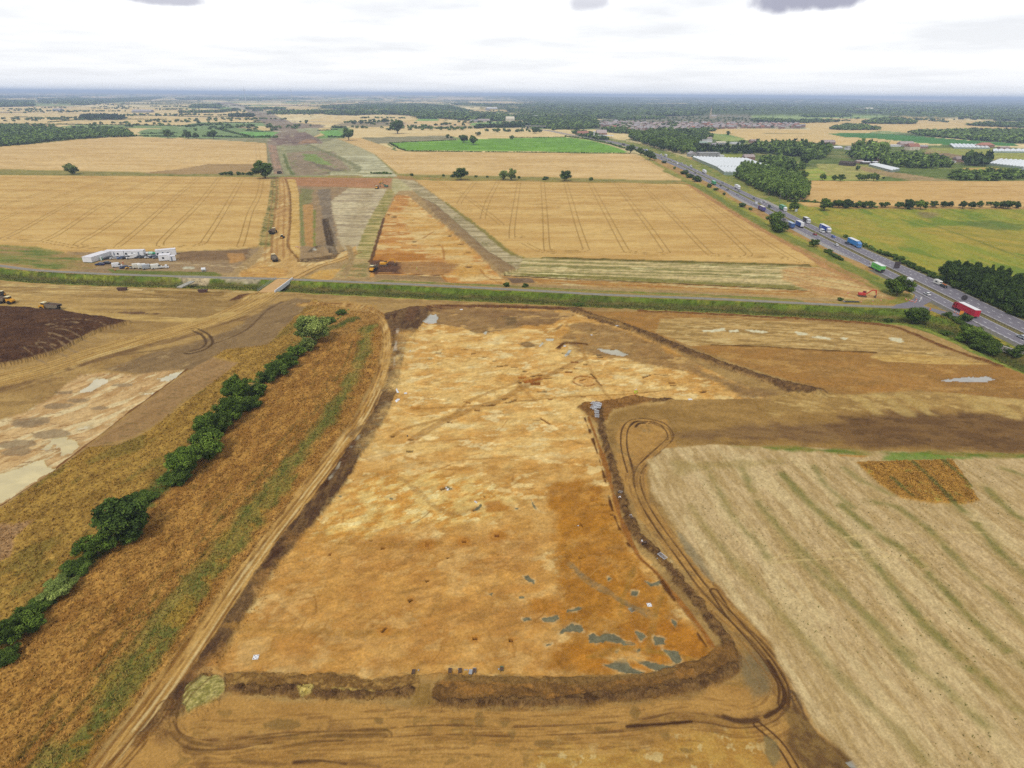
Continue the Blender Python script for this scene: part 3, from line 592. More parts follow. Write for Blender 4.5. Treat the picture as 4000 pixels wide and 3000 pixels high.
fill([(890, 1180), (930, 1155), (1000, 1145), (985, 1160), (950, 1172)], T('5c3d28', '704c30', 1.5), soft=.8, wob=.8, dz=1.0, dzsoft=3)
stroke([(1085, 1115), (980, 1185), (850, 1245), (640, 1305), (400, 1370), (180, 1440), (-60, 1500), (-400, 1600)], 15, T('c6a164', 'b18a50', 2.2, 14, HA, 2.2, c='d4b47a', cs=3, cst=10), soft=1.2, wob=.8, rg='dirt_track')
for o_, q_ in ((-5.5, .7), (-3.5, .5), (-1, .6), (1.5, .5), (4, .7), (6, .6), (8, .5), (-8, .4)): stroke([(1085, 1118), (980, 1187), (850, 1247), (640, 1307), (400, 1372), (180, 1442), (-60, 1502)], .7, '7d5b33', off=o_, op=q_, soft=.3, wob=.25, dz=-.12)
stroke([(200, 1200), (360, 1225), (560, 1245), (760, 1250), (900, 1225)], 5, T('c6a468', 'ad8a52', 2, 8, 0, 2), soft=1, wob=.7)
stroke([(-300, 1186), (0, 1192), (226, 1205), (430, 1228), (600, 1236)], 4, T('c6a468', 'ad8a52', 2, 8, 0, 2), soft=1, wob=.7, op=.8)
stroke([(-400, 1620), (-60, 1540), (180, 1470), (400, 1400), (600, 1345), (780, 1300), (860, 1268), (960, 1240)], 5.0, T('7a5b39', '94734a', 1.8, 8, HA, 2.4), soft=1.2, wob=1, dz=-.15, brk=(12, -.4))
stroke([(-200, 1600), (150, 1500), (420, 1415), (700, 1350), (900, 1300)], 2, '86663f', soft=.8, wob=.8, op=.7, brk=(8, -.1))
fill([(1150, 1165), (1225, 1172), (1180, 1215), (1120, 1270), (1050, 1345), (900, 1372), (830, 1395), (760, 1440), (720, 1444), (560, 1460), (410, 1440), (560, 1390), (780, 1330), (900, 1290), (980, 1240), (1060, 1190)], T('84694a', '937653', 3, 3, HA, 2, c='a98c64', cs=2.4, ct=.55, cst=2), soft=1.2, wob=1.5)
for o_ in (0, 2.6): stroke([(752, 1290), (790, 1310), (805, 1340), (780, 1362), (745, 1372)], 1.1, '5c452f', off=o_, soft=.35, wob=.3, dz=-.15)
stroke([(745, 1372), (830, 1345), (960, 1290), (1040, 1215), (1100, 1180)], 1.4, '654c34', soft=.5, wob=.5, op=.8)
stroke([(380, 1400), (560, 1375), (800, 1345)], 1.2, '6f5438', soft=.5, wob=.5, op=.6)
# dark topsoil heap
HEAP = [(-700, 1190), (0, 1202), (226, 1218), (515, 1261), (398, 1290), (289, 1344), (217, 1380), (127, 1408), (0, 1432), (-700, 1560)]
fill(HEAP, T('4b3122', '5d402c', 3, 2, .3, 2, c='6b4c34', cs=1.6, ct=.5), soft=.7, wob=1.0, dz=2.6, dzsoft=7, rg='topsoil_heap')
for i_ in range(9):
 a_ = (330 - i_ * 26, 1265 + i_ * 14); b_ = (470 - i_ * 34, 1292 + i_ * 17)
 stroke([(120 + i_ * 6 + 60, 1272 + i_ * 13 + (i_ % 3) * 3), a_ if i_ % 2 else (a_[0] - 20, a_[1]), b_], .55, '93785a', soft=.25, wob=.5, wsc=5, op=.75, brk=(10, -.5))
# left pit with puddles
PIT = [(-700, 2160), (-700, 1700), (0, 1640), (100, 1610), (181, 1560), (260, 1500), (316, 1462), (407, 1450), (520, 1462), (600, 1452), (728, 1441), (680, 1480), (606, 1532), (540, 1580), (335, 1735), (200, 1840), (104, 1902), (0, 1968)]
fill(PIT, T('d3af80', 'b89062', 2.6, 3, HA, 2.4, c='e0c9a0', cs=3.2, ct=.1, cst=3), soft=.6, wob=.9, dz=-.5, dzsoft=.7, rg='dig_site')
stroke([(728, 1443), (606, 1534), (540, 1582), (335, 1737), (200, 1842), (104, 1904), (0, 1970)], 1.1, '7a5230', soft=.3, wob=.3)
for (a_, b_, c_) in ((120, 1640, 5), (230, 1580, 4), (110, 1650, 4), (300, 1560, 3), (390, 1590, 2.5), (200, 1690, 5), (60, 1730, 5), (60, 1760, 4), (480, 1500, 3), (250, 1530, 2.5)):
 q_ = g1(a_, b_); fill([(q_[0] + c_ * 1.3 * math.cos(t_ + .4), q_[1] + c_ * .6 * math.sin(t_ + .4)) for t_ in np.linspace(0, 5.7, 9)], T('9c8468', '8a7258', 1.5), world=True, soft=.4, wob=.8, wsc=3, op=.8)
for i_ in range(70):
 a_ = rnd.uniform(0, 560); b_ = 1965 - a_ * .78 - rnd.uniform(15, 330)
 q_ = g1(a_, b_); L_ = rnd.uniform(.5, 2.2)
 stroke([(q_[0] - L_, q_[1] - L_ * .25), (q_[0], q_[1]), (q_[0] + L_, q_[1] + L_ * .3)], rnd.uniform(.25, .5), '8d6440', soft=.2, world=True, op=.8)
PUD = []
def puddle(pts, col, w_=1.1, flat=-.5, rg='puddle'):
 P = gs(pts); idx = near(P, 3)
 x, y, F = X[idx], Y[idx], FMAX[idx]
 s = sdf_poly(x, y, P) + w_ * fbm(x, y, F, 3.5, 1, 0, 4, 91 + len(PUD))
 PUD.append(1)
 # darker damp rim, then the water itself
 rim = sstep(-2.2, 0, s)[:, None] * .6
 C[idx] = C[idx] * (1 - rim) + C[idx] * .72 * rim
 m = s > 0
 C[idx[m]] = lin(col) * (1 + .16 * fbm(x[m], y[m], F[m], 3, 2, 0, 4, 8))[:, None]; H[idx[m]] = flat; RID[idx[m]] = reg(rg)
for pts, c_ in (([(310, 1528), (345, 1500), (372, 1476), (430, 1472), (420, 1486), (392, 1500), (378, 1515), (355, 1526)], 'cdbd9c'),
    ([(612, 1475), (650, 1462), (690, 1448), (727, 1442), (690, 1470), (655, 1486), (625, 1484)], 'd3c5a4'),
    ([(570, 1532), (600, 1527), (612, 1530), (590, 1541)], 'cfbe98'),
    ([(165, 1740), (200, 1708), (250, 1705), (310, 1722), (315, 1740), (280, 1765), (230, 1775), (250, 1745), (205, 1735), (180, 1755)], 'c9b27c'),
    ([(-500, 1900), (-100, 1870), (0, 1848), (60, 1830), (130, 1800), (180, 1785), (175, 1812), (205, 1830), (130, 1880), (60, 1925), (0, 1962), (-500, 2140)], 'd0bb88'),
    ([(300, 1668), (350, 1655), (350, 1668), (310, 1676)], 'c9b48a')):
 puddle(pts, c_)
# rows of young planting between pit and crop
fill([(745, 1445), (830, 1398), (935, 1418), (880, 1470), (720, 1560), (600, 1660), (520, 1705), (420, 1735), (345, 1745), (540, 1592)], T('a7835a', '98754e', 3, 3, HA, 1.6), soft=.8, wob=.8)
for i_ in range(26):
 f_ = i_ / 25; a_ = (360 + 470 * f_, 1745 - 325 * f_); b_ = (475 + 440 * f_, 1738 - 300 * f_)
 stroke([a_, b_], .45, '7f6840', soft=.2, wob=.3, wsc=3, op=.7, brk=(2.2, .05), sm=False)
# crops each side of the overgrown hedge
CR = T('b28c46', '957236', 2.2, 3, HA + .2, 2.6, c='7d6e34', cs=9, ct=.3, cst=2.5, cop=.6)
LC = [(1225, 1172), (1370, 1215), (1180, 1330), (1000, 1480), (860, 1620), (700, 1790), (560, 1950), (400, 2090), (250, 2250), (60, 2420), (-300, 2700), (-900, 3200), (-900, 2300), (-200, 2060), (0, 1985), (110, 1915), (345, 1750), (470, 1738), (560, 1700), (650, 1630), (800, 1520), (935, 1418), (835, 1395), (880, 1368), (1050, 1348), (1120, 1270)]
fill(LC, CR, soft=.7, wob=.8, rg='crop_field', dz=.45)
fill([(-500, 2100), (0, 2052), (130, 2040), (60, 2100), (50, 2170), (0, 2200), (-500, 2450)], T('b08a64', 'a27c56', 3), soft=.6, wob=.8, dz=-.4)
RC = [(1370, 1215), (1480, 1225), (1500, 1330), (1475, 1450), (1380, 1640), (1200, 1880), (1000, 2150), (800, 2420), (600, 2680), (400, 2930), (200, 3200), (-900, 3400), (-900, 3200), (-300, 2740), (60, 2440), (250, 2270), (400, 2110), (560, 1965), (700, 1805), (860, 1635), (1000, 1500), (1180, 1350)]
fill(RC, T('ba8a48', '9c6e36', 1.9, 2.5, HA + .4, 3.0, c='6f5524', cs=2.2, ct=.45, cst=2, cop=.55), soft=.7, wob=.8, rg='crop_field', dz=.5)
fill([(1185, 1235), (1300, 1170), (1460, 1195), (1490, 1260), (1400, 1300), (1250, 1340)], T('b98f52', 'a27940', 3, 3), soft=2, wob=2, op=.8)
# rough crop surface
for P_ in (LC, RC):
 P = gs(P_); idx = near(P, 2); s = sdf_poly(X[idx], Y[idx], P); m = idx[s > .5]
 H[m] += .34 * fbm(X[m], Y[m], FMAX[m], 1.7, 2.0, HA + .4, 3, 8) + .16 * fbm(X[m], Y[m], FMAX[m], .7, 1, 0, 2, 9)
stroke([(1380, 1250), (1250, 1310), (1100, 1420), (960, 1545), (820, 1700), (650, 1890), (470, 2070), (330, 2210), (180, 2350), (20, 2500), (-200, 2660)], 5.0, T('4d5a26', '6a6a32', 2, 1.5, 0, 2), soft=1, wob=1.5, wsc=5, rg='hedge_bottom')
# green weedy margin along the track
GM = [(1478, 1290), (1462, 1400), (1390, 1560), (1280, 1720), (1130, 1910), (960, 2130), (800, 2350), (620, 2600), (420, 2860), (250, 3100)]
stroke(GM, 5.2, T('6e6f34', '988444', 2.2, 4, HA + .5, 2.6, c='a98a3c', cs=5, ct=.4, cst=3), soft=1.6, wob=1.5, wsc=6, off=-5.0, dz=.3, brk=(18, -.9))
stroke([(1130, 1910), (960, 2130), (800, 2350), (620, 2600), (420, 2860), (250, 3100)], 5.5, T('727036', '94803f', 1.4, 3, HA + .5, 2.6, c='a77f36', cs=3), soft=1.2, wob=1.5, off=-2.6, dz=.25)
for o_, q_ in ((-11, .6), (-14, .4), (-8, .6)): stroke(GM, .8, '5a5426', off=o_, op=q_, soft=.4, wob=.3, brk=(9, 0))
q_ = [(640, 2440), (700, 2370), (740, 2340), (780, 2360), (760, 2400), (700, 2450)]
fill(q_, T('a98a3c', '9a7c38', 1.2), soft=.8, wob=.8, op=.9)
# track down the west side of the dig
TRK = [(1180, 1190), (1330, 1190), (1430, 1205), (1500, 1250), (1520, 1330), (1505, 1450), (1440, 1600), (1330, 1760), (1200, 1930), (1060, 2110), (930, 2290), (790, 2500), (640, 2720), (480, 2930), (330, 3130), (200, 3300)]
stroke(TRK, 6.2, T('c89d5e', 'ad8248', 1.4, 12, HA + .5, 2.4, c='d6b27a', cs=2, cst=12), soft=.6, wob=.5, rg='dirt_track', dz=-.1)
for o_, q_, w_ in ((-2.6, .7, .5), (-1.3, .7, .4), (-.3, .4, .3), (1.0, .8, .5), (2.2, .8, .6), (3.0, .6, .4)): stroke(TRK, w_, '7c5228', off=o_, op=q_, soft=.2, wob=.25, dz=-.1, brk=(14, -.45))
for o_ in (-.9, .5): stroke(TRK[5:], .45, 'dcc08e', off=o_, op=.7, soft=.25, wob=.2, brk=(12, 0))
EDG = [(1560, 1205), (1600, 1225), (1565, 1300), (1550, 1400), (1530, 1500), (1490, 1600), (1420, 1730), (1330, 1850), (1235, 1990), (1140, 2120), (1060, 2230), (980, 2350), (900, 2470), (850, 2560), (800, 2640), (720, 2700)]
fill([(1500, 1225), (1600, 1200), (1690, 1192), (1650, 1270), (1590, 1340), (1565, 1450), (1550, 1560), (1500, 1640), (1440, 1740), (1370, 1850), (1290, 1965), (1170, 2105), (1100, 2185), (1000, 2335), (900, 2500), (846, 2600), (800, 2660), (700, 2790), (620, 2900), (540, 2880), (660, 2720), (810, 2510), (950, 2300), (1080, 2120), (1220, 1940), (1350, 1770), (1455, 1610), (1520, 1460), (1535, 1330)],
     T('644a32', '7a5c3c', 1.2, 2, HA + .5, 2.4, c='50382a', cs=4, ct=.2, cst=4), soft=.5, wob=.6, rg='bank', dz=.25)
stroke([(1540, 1230), (1545, 1320), (1530, 1420), (1500, 1520), (1440, 1640), (1350, 1780), (1230, 1950), (1130, 2090), (1040, 2210)], 2.2, T('4c3324', '664831', 1.5, 3, HA, 2), soft=.5, wob=.8, brk=(9, -.25), dz=-.15)
stroke([(1560, 1250), (1545, 1350), (1540, 1440)], 1.0, 'a59a94', soft=.3, wob=.4, brk=(4, .1))
stroke([(1465, 1620), (1370, 1750), (1290, 1870)], .8, '9a8c7c', soft=.3, wob=.3, brk=(5, .1))
fill([(1600, 1195), (1640, 1197), (1610, 1260), (1575, 1250)], T('5b3d2a', '735138', 1.4), soft=.6, wob=.8, op=.8)
stroke([(1655, 1195), (1690, 1210), (1650, 1270), (1600, 1330), (1590, 1360)], 1.2, 'ba904e', soft=.4, wob=.3)
stroke([(1668, 1200), (1695, 1225), (1660, 1275)], 2.5, '6a4a30', soft=.6, wob=.4, dz=-.5)
STRK = .45
# ------------------------------------------------------------------ main dig site
DIG = [(1605, 1350), (1640, 1275), (1700, 1212), (1725, 1196), (1850, 1198), (2100, 1208), (2250, 1216), (2360, 1245), (2500, 1300), (2620, 1362), (2740, 1430), (2870, 1490), (3000, 1545), (3080, 1552), (2950, 1556), (2830, 1558), (2650, 1562), (2530, 1562), (2470, 1548), (2400, 1565), (2320, 1573), (2270, 1575), (2252, 1590), (2285, 1625), (2300, 1660), (2335, 1745), (2362, 1830), (2378, 1890), (2398, 1960), (2420, 2010), (2445, 2070), (2480, 2150), (2540, 2180), (2580, 2255), (2640, 2345), (2690, 2410), (2740, 2480), (2790, 2545), (2740, 2575), (2640, 2590), (2560, 2625), (2420, 2632), (2250, 2640), (2000, 2638), (1830, 2630), (1600, 2632), (1450, 2652), (1300, 2628), (1100, 2628), (960, 2622), (885, 2628), (850, 2600), (900, 2505), (1000, 2335), (1100, 2185), (1170, 2105), (1290, 1965), (1370, 1850), (1440, 1740), (1500, 1640), (1540, 1560), (1562, 1450), (1580, 1380)]
ba = ang((1500, 1900), (2300, 1880))
fill(DIG, T('d2a463', 'bf8b48', 4, 3, ba, 2.2, c='e6c68c', cs=4, ct=.2, cst=2.5, cop=.75), soft=.35, wob=.6, wsc=3, rg='dig_site', dz=-.4, dzsoft=.5)
fill([(1560, 1300), (2000, 1290), (2400, 1340), (2700, 1500), (2800, 1555), (2300, 1570), (2270, 1620), (2340, 1750), (2200, 1800), (1700, 1800), (1450, 1760), (1540, 1560)], T('e3bd7c', 'cd9a56', 4.5, 4, ba + .1, 2.6, c='efd7a4', cs=3, ct=.25, cst=3, cop=.8), soft=6, wob=5, wsc=12, op=.75)
fill([(1290, 2000), (1420, 1880), (1700, 1840), (1950, 1900), (2050, 1960), (1900, 2030), (1600, 2080), (1300, 2110), (1200, 2100)], T('e2be78', 'c98f42', 2.2, 3, ba + .5, 3, c='f0dca4', cs=1.8, ct=.3, cst=3, cop=.8), soft=3, wob=3, op=.8)
fill([(850, 2600), (1000, 2335), (1170, 2105), (1500, 2090), (1900, 2070), (2150, 2100), (2180, 2300), (2200, 2630), (1300, 2630)], T('c6924f', 'b27d40', 3.5, 3, ba + .2, 2.0, c='d0a468', cs=5, ct=.3, cst=2, cop=.6), soft=4, wob=4, op=.85)
fill([(2130, 1900), (2180, 1875), (2260, 1870), (2350, 1905), (2400, 1980), (2430, 2060), (2490, 2190), (2620, 2340), (2740, 2500), (2790, 2550), (2600, 2600), (2330, 2635), (2150, 2600), (2200, 2480), (2180, 2330), (2190, 2250), (2160, 2120), (2175, 2010), (2130, 1930)], T('ac7226', '9c6420', 2.5, 3, ba + .8, 2, c='bd8842', cs=4, ct=.3, cst=2, cop=.6), soft=1.5, wob=1.4, wsc=4, op=.85)
fill([(2400, 2520), (2480, 2450), (2600, 2420), (2700, 2470), (2760, 2550), (2640, 2580), (2520, 2620), (2300, 2600), (2250, 2530)], T('b97a2c', 'a86c28', 2, 2, 0, 2), soft=2, wob=2, op=.7)
fill([(2090, 2335), (2190, 2335), (2230, 2390), (2200, 2410), (2100, 2390), (2070, 2370)], T('b4752a', 'a06a28', 2), soft=1, wob=1, op=.8)
fill([(1680, 1200), (1900, 1200), (2250, 1218), (2240, 1230), (2160, 1262), (2050, 1270), (1900, 1300), (1800, 1275), (1700, 1262), (1680, 1250)], T('876543', '9a784f', 5, 4, ba, 2.2, c='c89f66', cs=6, ct=.35, cst=3, cop=.85), soft=1, wob=2, wsc=6, op=.95)
fill([(1960, 1235), (2020, 1232), (2030, 1258), (1985, 1265)], T('6c5538', '7a6040', 3), soft=1, wob=1.5, op=.8)
fill([(2240, 1260), (2360, 1262), (2500, 1310), (2640, 1380), (2760, 1450), (2900, 1510), (3060, 1550), (2950, 1552), (2880, 1530), (2800, 1480), (2680, 1452), (2540, 1420), (2400, 1395), (2250, 1370), (2200, 1320)], T('8c6840', '9d794c', 5, 3, ba - .1, 2.2, c='c8a268', cs=6, ct=.3, cst=4, cop=.8), soft=2, wob=3, wsc=8, op=.85)
fill([(2720, 1440), (2900, 1500), (3080, 1550), (2900, 1555), (2830, 1500), (2700, 1460)], T('836340', '96744a', 4, 3), soft=2, wob=2, op=.8)
for pts in ([(1830, 1285), (1880, 1280), (1925, 1292), (1860, 1300)], [(2020, 1338), (2060, 1330), (2110, 1345), (2060, 1358)], [(2180, 1340), (2210, 1330), (2290, 1338), (2280, 1348)], [(2110, 1300), (2150, 1290), (2200, 1262), (2180, 1285)], [(1350, 1700), (1400, 1660), (1440, 1650), (1380, 1710)]):
 fill(pts, T('7b5c3a', '8c6a42', 2), soft=.8, wob=1, op=.85)
# ancient ditches: dull brown lines, ring ditch and pits
def ditch(p, w_=1.2, c='9c6f36', op=.6, **k): stroke(p, w_, T(c, 'ab7d42', 2), soft=.4, wob=.35, wsc=3, op=op, **k)
ditch([(1610, 1715), (1700, 1660), (1850, 1590), (1940, 1565), (2040, 1510), (2100, 1480), (2180, 1445), (2280, 1400)], 3.2, '9a6c38', .62)
ditch([(1530, 1700), (1600, 1665), (1760, 1620), (1840, 1560), (1960, 1510), (2060, 1475), (2150, 1440)], 1.6)
ditch([(1620, 1595), (1740, 1587), (1900, 1578), (2060, 1560), (2300, 1542), (2430, 1537), (2620, 1520)], .9, '96682f', .75)
ditch([(2255, 1310), (2290, 1400), (2340, 1500), (2390, 1560)], 1.4, 'ab8048', .6)
ditch([(2040, 1460), (2030, 1500), (2090, 1560)], 1.2)
ditch([(1600, 1726), (1800, 1712), (2010, 1700)], .5, '9a6f3a', .6); ditch([(1640, 1805), (1850, 1790), (2080, 1775)], .5, '9a6f3a', .6)
ditch([(2160, 1680), (2240, 1720), (2330, 1740)], .6); ditch([(1730, 2115), (1400, 2122), (1250, 2110)], .8, 'b07c34', .6)
ditch([(1560, 1860), (1640, 1920), (1690, 1970), (1760, 2000), (1840, 1990)], 1.8, 'a07a48', .5)
ditch([(2230, 2200), (2290, 2260), (2380, 2310), (2460, 2360), (2550, 2400)], 1.7, '7c7058', .8)
ditch([(2480, 2210), (2440, 2320), (2420, 2400)], 1.2, '8c6a2c', .6); ditch([(2600, 2290), (2560, 2400), (2530, 2540)], 1.2, '8c6a2c', .6)
ditch([(880, 2445), (1100, 2455), (1300, 2465), (1480, 2470), (1600, 2470)], 1.6, 'a67a3c', .55)
ditch([(1560, 2310), (1640, 2290), (1660, 2260)], .5); ditch([(1060, 2265), (1130, 2300), (1230, 2310)], .6)
ditch([(2300, 2560), (2420, 2530), (2560, 2540), (2700, 2570)], 1.4, '94752f', .6)
rc = g1(2284, 1484)
stroke([(rc[0] + 4.4 * math.cos(a_), rc[1] + 4.4 * math.sin(a_)) for a_ in np.linspace(.5, 6.0, 26)], 1.0, '9a5f28', soft=.25, wob=.15, world=True, dz=-.35, op=.9, brk=(2.2, -.6))
fill([(rc[0] + 3.4 * math.cos(a_), rc[1] + 3.4 * math.sin(a_)) for a_ in np.linspace(0, 6.0, 14)], 'c58c4c', world=True, soft=.8, wob=.6, op=.6)
stroke([(2265, 1483), (2285, 1478)], .7, '6e421c', soft=.2, dz=-.4, sm=False)
stroke([(2308, 1456), (2330, 1476)], .6, '4d2e14', soft=.2, dz=-.5, sm=False); stroke([(2330, 1482), (2352, 1504)], .5, '6e421c', soft=.2, dz=-.4, sm=False)
def pit(x, y, lx, ly, a=0.0, d=-.7, c='6a4018', halo=None):
 q = g1(x, y); ca, sa = math.cos(a), math.sin(a)
 P = [(q[0] + ca * sx * lx / 2 - sa * sy * ly / 2, q[1] + sa * sx * lx / 2 + ca * sy * ly / 2) for sx, sy in ((-1, -1), (1, -1), (1, 1), (-1, 1))]
 if halo: fill([(q[0] + halo * math.cos(t_), q[1] + halo * math.sin(t_)) for t_ in np.linspace(0, 5.7, 9)], T('a8691f', 'b2742a', 1.5), world=True, soft=.8, wob=.8, op=.6)
 fill(P, c, world=True, soft=.07, dz=d, dzsoft=.08)
for a_ in ((2118, 1524, 3.4, 1.3, .1, -1.1, '35200e'), (1997, 1563, .9, 4.6, -1.0, -.8, '4c2c12'), (1972, 1553, 2.2, .8, .5, -.8, '55331a'), (1910, 1579, 5.0, .7, .12, -.7, '55331a'), (1826, 1567, 3.0, .6, -.5, -.6, '7a4c22'), (1864, 1598, 1.8, 1.2, .2, -.8, '5a3820'),
           (1757, 1645, 1.8, .8, -.2, -.6, '5a3416'), (1604, 1712, 1.8, .8, -.3, -.8, '3c2410'), (1534, 1700, 1, .6, 0, -.6, '5a3416'), (1600, 1757, 2.0, 1, 0, -.9, '33200f'), (1622, 1587, 3.4, 2.6, 0, -.3, 'b8803a'), (1953, 1425, 2.6, 1.4, 0, -1, '3c2410'),
           (1975, 1423, 2.0, 1.0, .3, -.9, '4c2c12'), (2010, 1430, 2.6, 1.0, .1, -.9, '4c2c12'), (1892, 1392, 1.6, .8, 0, -.6, '4c2c12'), (1932, 1406, 1.6, .8, 0, -.6, '4c2c12'), (1815, 1362, 3, .8, 0, -.5, '7a4c22'), (1850, 1377, 2, .8, .3, -.6, '5a3416'),
           (1682, 1398, 1.6, .8, 0, -.7, '33200f'), (1713, 1374, 2.2, .9, 0, -.6, '5a3416'), (2050, 1446, 1.6, 1, 0, -.8, '33200f'), (2195, 1435, 1.6, .8, 0, -.7, '33200f'), (2248, 1434, 1.4, .8, 0, -.7, '33200f'), (2222, 1448, 3, 1.8, 0, -.5, '7f4f20'),
           (2080, 1480, 8, 2.6, .5, -.5, '9a5e28'), (2100, 1462, 6, 1.0, .25, -.6, '5a3416'), (2040, 1470, 3.4, 2, .3, -.4, 'a5682c'), (2092, 1492, 3.8, 2.6, 0, -.5, '8a5424'), (2140, 1474, 3.0, .9, .1, -.6, '4c2c12'), (2032, 1489, 1.2, 1, 0, -.7, '4c2c12'),
           (2245, 1409, 3.2, 1.6, 0, -.5, '8a5424'), (2287, 1419, 1.6, 1, 0, -.7, '4c2c12'), (2328, 1410, 3, .5, 0, -.5, '7a4c22'), (2445, 1436, 2.2, .7, .3, -.7, '4c2c12'), (2527, 1465, .9, 4.8, -.95, -.6, '55331a'), (2588, 1460, 6.4, .6, -.24, -.6, '55331a'),
           (2625, 1490, 2.6, 1.2, 0, -.5, '7a4c22'), (2630, 1502, 2.4, .6, 0, -.6, '55331a'), (2747, 1526, 2.6, 1.4, .3, -.7, '55331a'), (2150, 1555, 1.4, 1.0, 0, -.4, '9a6430'), (2280, 1546, 1.6, .6, 0, -.4, '7a4c22'), (2130, 1640, .8, 5.4, .65, -.4, '7d5024'),
           (2095, 1637, 2.4, .5, .2, -.4, '8d5c2c'), (2640, 1290, 2, 1, 0, -.4, '6c4a2c'), (2318, 1285, 2.6, 1.2, 0, -.5, '6d5334'), (2325, 1298, 1.6, .8, 0, -.5, '3a2c20')):
 pit(*a_)
for a_ in ((1732, 1903, 1.9, .9, .6, -.9, '33210f', 1.6), (1855, 1985, 1.4, .6, .7, -.9, '2c2a22', 1.0), (1892, 1933, .3, .9, .6, -.6, '5a3416', None), (1288, 2160, .55, 1.0, -.15, -.5, '8a5a2c', None), (1495, 2136, 1.0, .95, 0, -.5, '7f5226', None), (1669, 2120, .9, 1.7, 0, -.4, 'a46c2c', 2.2), (1813, 2110, 1.0, .7, 0, -.6, '70441c', 1.8),
           (1941, 2086, 1.1, 1.0, 0, -.5, '7c4c22', 2.2), (1749, 2173, .6, .6, .6, -.9, '3a220e', None), (1669, 2263, .75, .6, .6, -1, '3a220e', None), (1603, 2338, .9, .75, .6, -1, '3a220e', .9), (1500, 2454, .55, 1.5, -.55, -1, '4a2c12', 1.7), (1855, 2488, .9, .65, 0, -.9, '4a2c10', 1.2), (1996, 2494, .8, .7, 0, -.9, '5a3614', 1.0),
           (2470, 2375, .9, .8, .7, -.9, '50300f', None), (2268, 2174, .8, .3, .2, -.6, '3a1c08', None), (2272, 2045, .3, 1.6, .35, -.6, '70440f', None), (2262, 2046, .9, .3, 0, -.5, '70440f', None), (2360, 1965, 1.6, .35, 0, -.7, '4c2a0c', None), (2390, 2004, .8, .6, 0, -.6, '4c2a0c', None), (1450, 2106, .8, .25, 0, -.4, '6a4018', None), (1364, 1840, .5, .5, .2, -.4, 'a06a30', None), (1380, 1872, .5, .5, .2, -.4, 'a06a30', None)):
 pit(*a_)
fill([(2452, 2372), (2468, 2366), (2482, 2380), (2468, 2388)], 'a39a8c', soft=.1)
P = gs(DIG); idx = near(P, 1); idx = idx[sdf_poly(X[idx], Y[idx], P) > .5]; x, y, F = X[idx], Y[idx], FMAX[idx]
n_ = fbm(x, y, F, 1.1, 2.2, ba + .35, 4, 511); C[idx] *= (1 + .17 * n_ + .10 * fbm(x, y, F, 2.6, 1.3, 1.2, 4, 512))[:, None]; H[idx] += .07 * n_ + .05 * fbm(x, y, F, .6, 1, 0, 2, 513)
# damp dark patches and blue-grey clay
fill([(1890, 1960), (1950, 1950), (1990, 1980), (1940, 2000), (1885, 2005)], T('a5661e', 'b0742c', 1.5), soft=1, wob=1, op=.85)
CLAY = T('5f5f50', '72705c', .9, 2, 0, 2.4)
for pts in ([(2042, 2244), (2060, 2244), (2090, 2262), (2088, 2276), (2062, 2268)], [(1908, 2316), (1926, 2312), (1920, 2322)], [(2028, 2326), (2052, 2324), (2048, 2332), (2030, 2332)], [(2040, 2410), (2072, 2405), (2080, 2415), (2048, 2420)], [(2115, 2412), (2140, 2405), (2180, 2398), (2186, 2412), (2160, 2424), (2122, 2426)],
   [(2213, 2375), (2240, 2374), (2262, 2366), (2275, 2370), (2250, 2382), (2215, 2386)], [(2184, 2468), (2200, 2450), (2222, 2438), (2236, 2430), (2272, 2438), (2281, 2462), (2240, 2462), (2205, 2462), (2190, 2472)], [(2302, 2478), (2312, 2468), (2345, 2482), (2365, 2462), (2400, 2475), (2440, 2498), (2482, 2512), (2440, 2514), (2370, 2500), (2330, 2508), (2305, 2502)],
   [(2134, 2512), (2158, 2508), (2154, 2518), (2136, 2518)], [(2480, 2458), (2510, 2468), (2520, 2480), (2505, 2500), (2490, 2480)], [(2555, 2478), (2600, 2488), (2590, 2500), (2598, 2510), (2560, 2512), (2555, 2496)], [(2355, 2590), (2400, 2585), (2420, 2565), (2450, 2572), (2470, 2605), (2520, 2620), (2500, 2632), (2440, 2625), (2380, 2605)], [(2480, 2570), (2540, 2578), (2600, 2595), (2645, 2600), (2620, 2628), (2560, 2615), (2500, 2590)],
   [(2585, 2530), (2650, 2540), (2665, 2575), (2640, 2590), (2610, 2555)], [(2402, 2540), (2418, 2535), (2412, 2548)], [(2478, 2540), (2500, 2530), (2495, 2552)], [(2625, 2415), (2642, 2425), (2640, 2445), (2628, 2430)], [(2520, 2264), (2545, 2275), (2590, 2260), (2585, 2278), (2540, 2286)], [(2375, 2245), (2390, 2255), (2378, 2262)], [(2075, 1948), (2100, 1990), (2128, 2000), (2090, 1985), (2080, 1965)],
   [(2010, 1976), (2024, 1982), (2012, 1986)], [(1520, 1938), (1540, 1942), (1530, 1950)], [(1740, 1890), (1770, 1905), (1752, 1910)], [(2470, 2300), (2495, 2305), (2485, 2325), (2465, 2318)], [(2620, 2190), (2626, 2196), (2616, 2200)], [(1320, 1932), (1332, 1932), (1330, 1940)], [(1850, 1985), (1880, 1962), (1884, 1970), (1860, 1990)]):
 fill(pts, 'dcc092', soft=.55, wob=.5, wsc=1.4, op=.6); fill(pts, CLAY, soft=.12, wob=.28, wsc=.9, op=.92)
fill([(2300, 2560), (2440, 2540), (2500, 2548), (2540, 2560), (2480, 2570), (2380, 2580)], T('d9b074', 'd49844', 1.5, 2), soft=.8, wob=1, op=.7)
puddle([(1650, 1258), (1680, 1226), (1700, 1224), (1712, 1238), (1705, 1258), (1690, 1262), (1670, 1258)], 'a8a29a', .5, -.45)
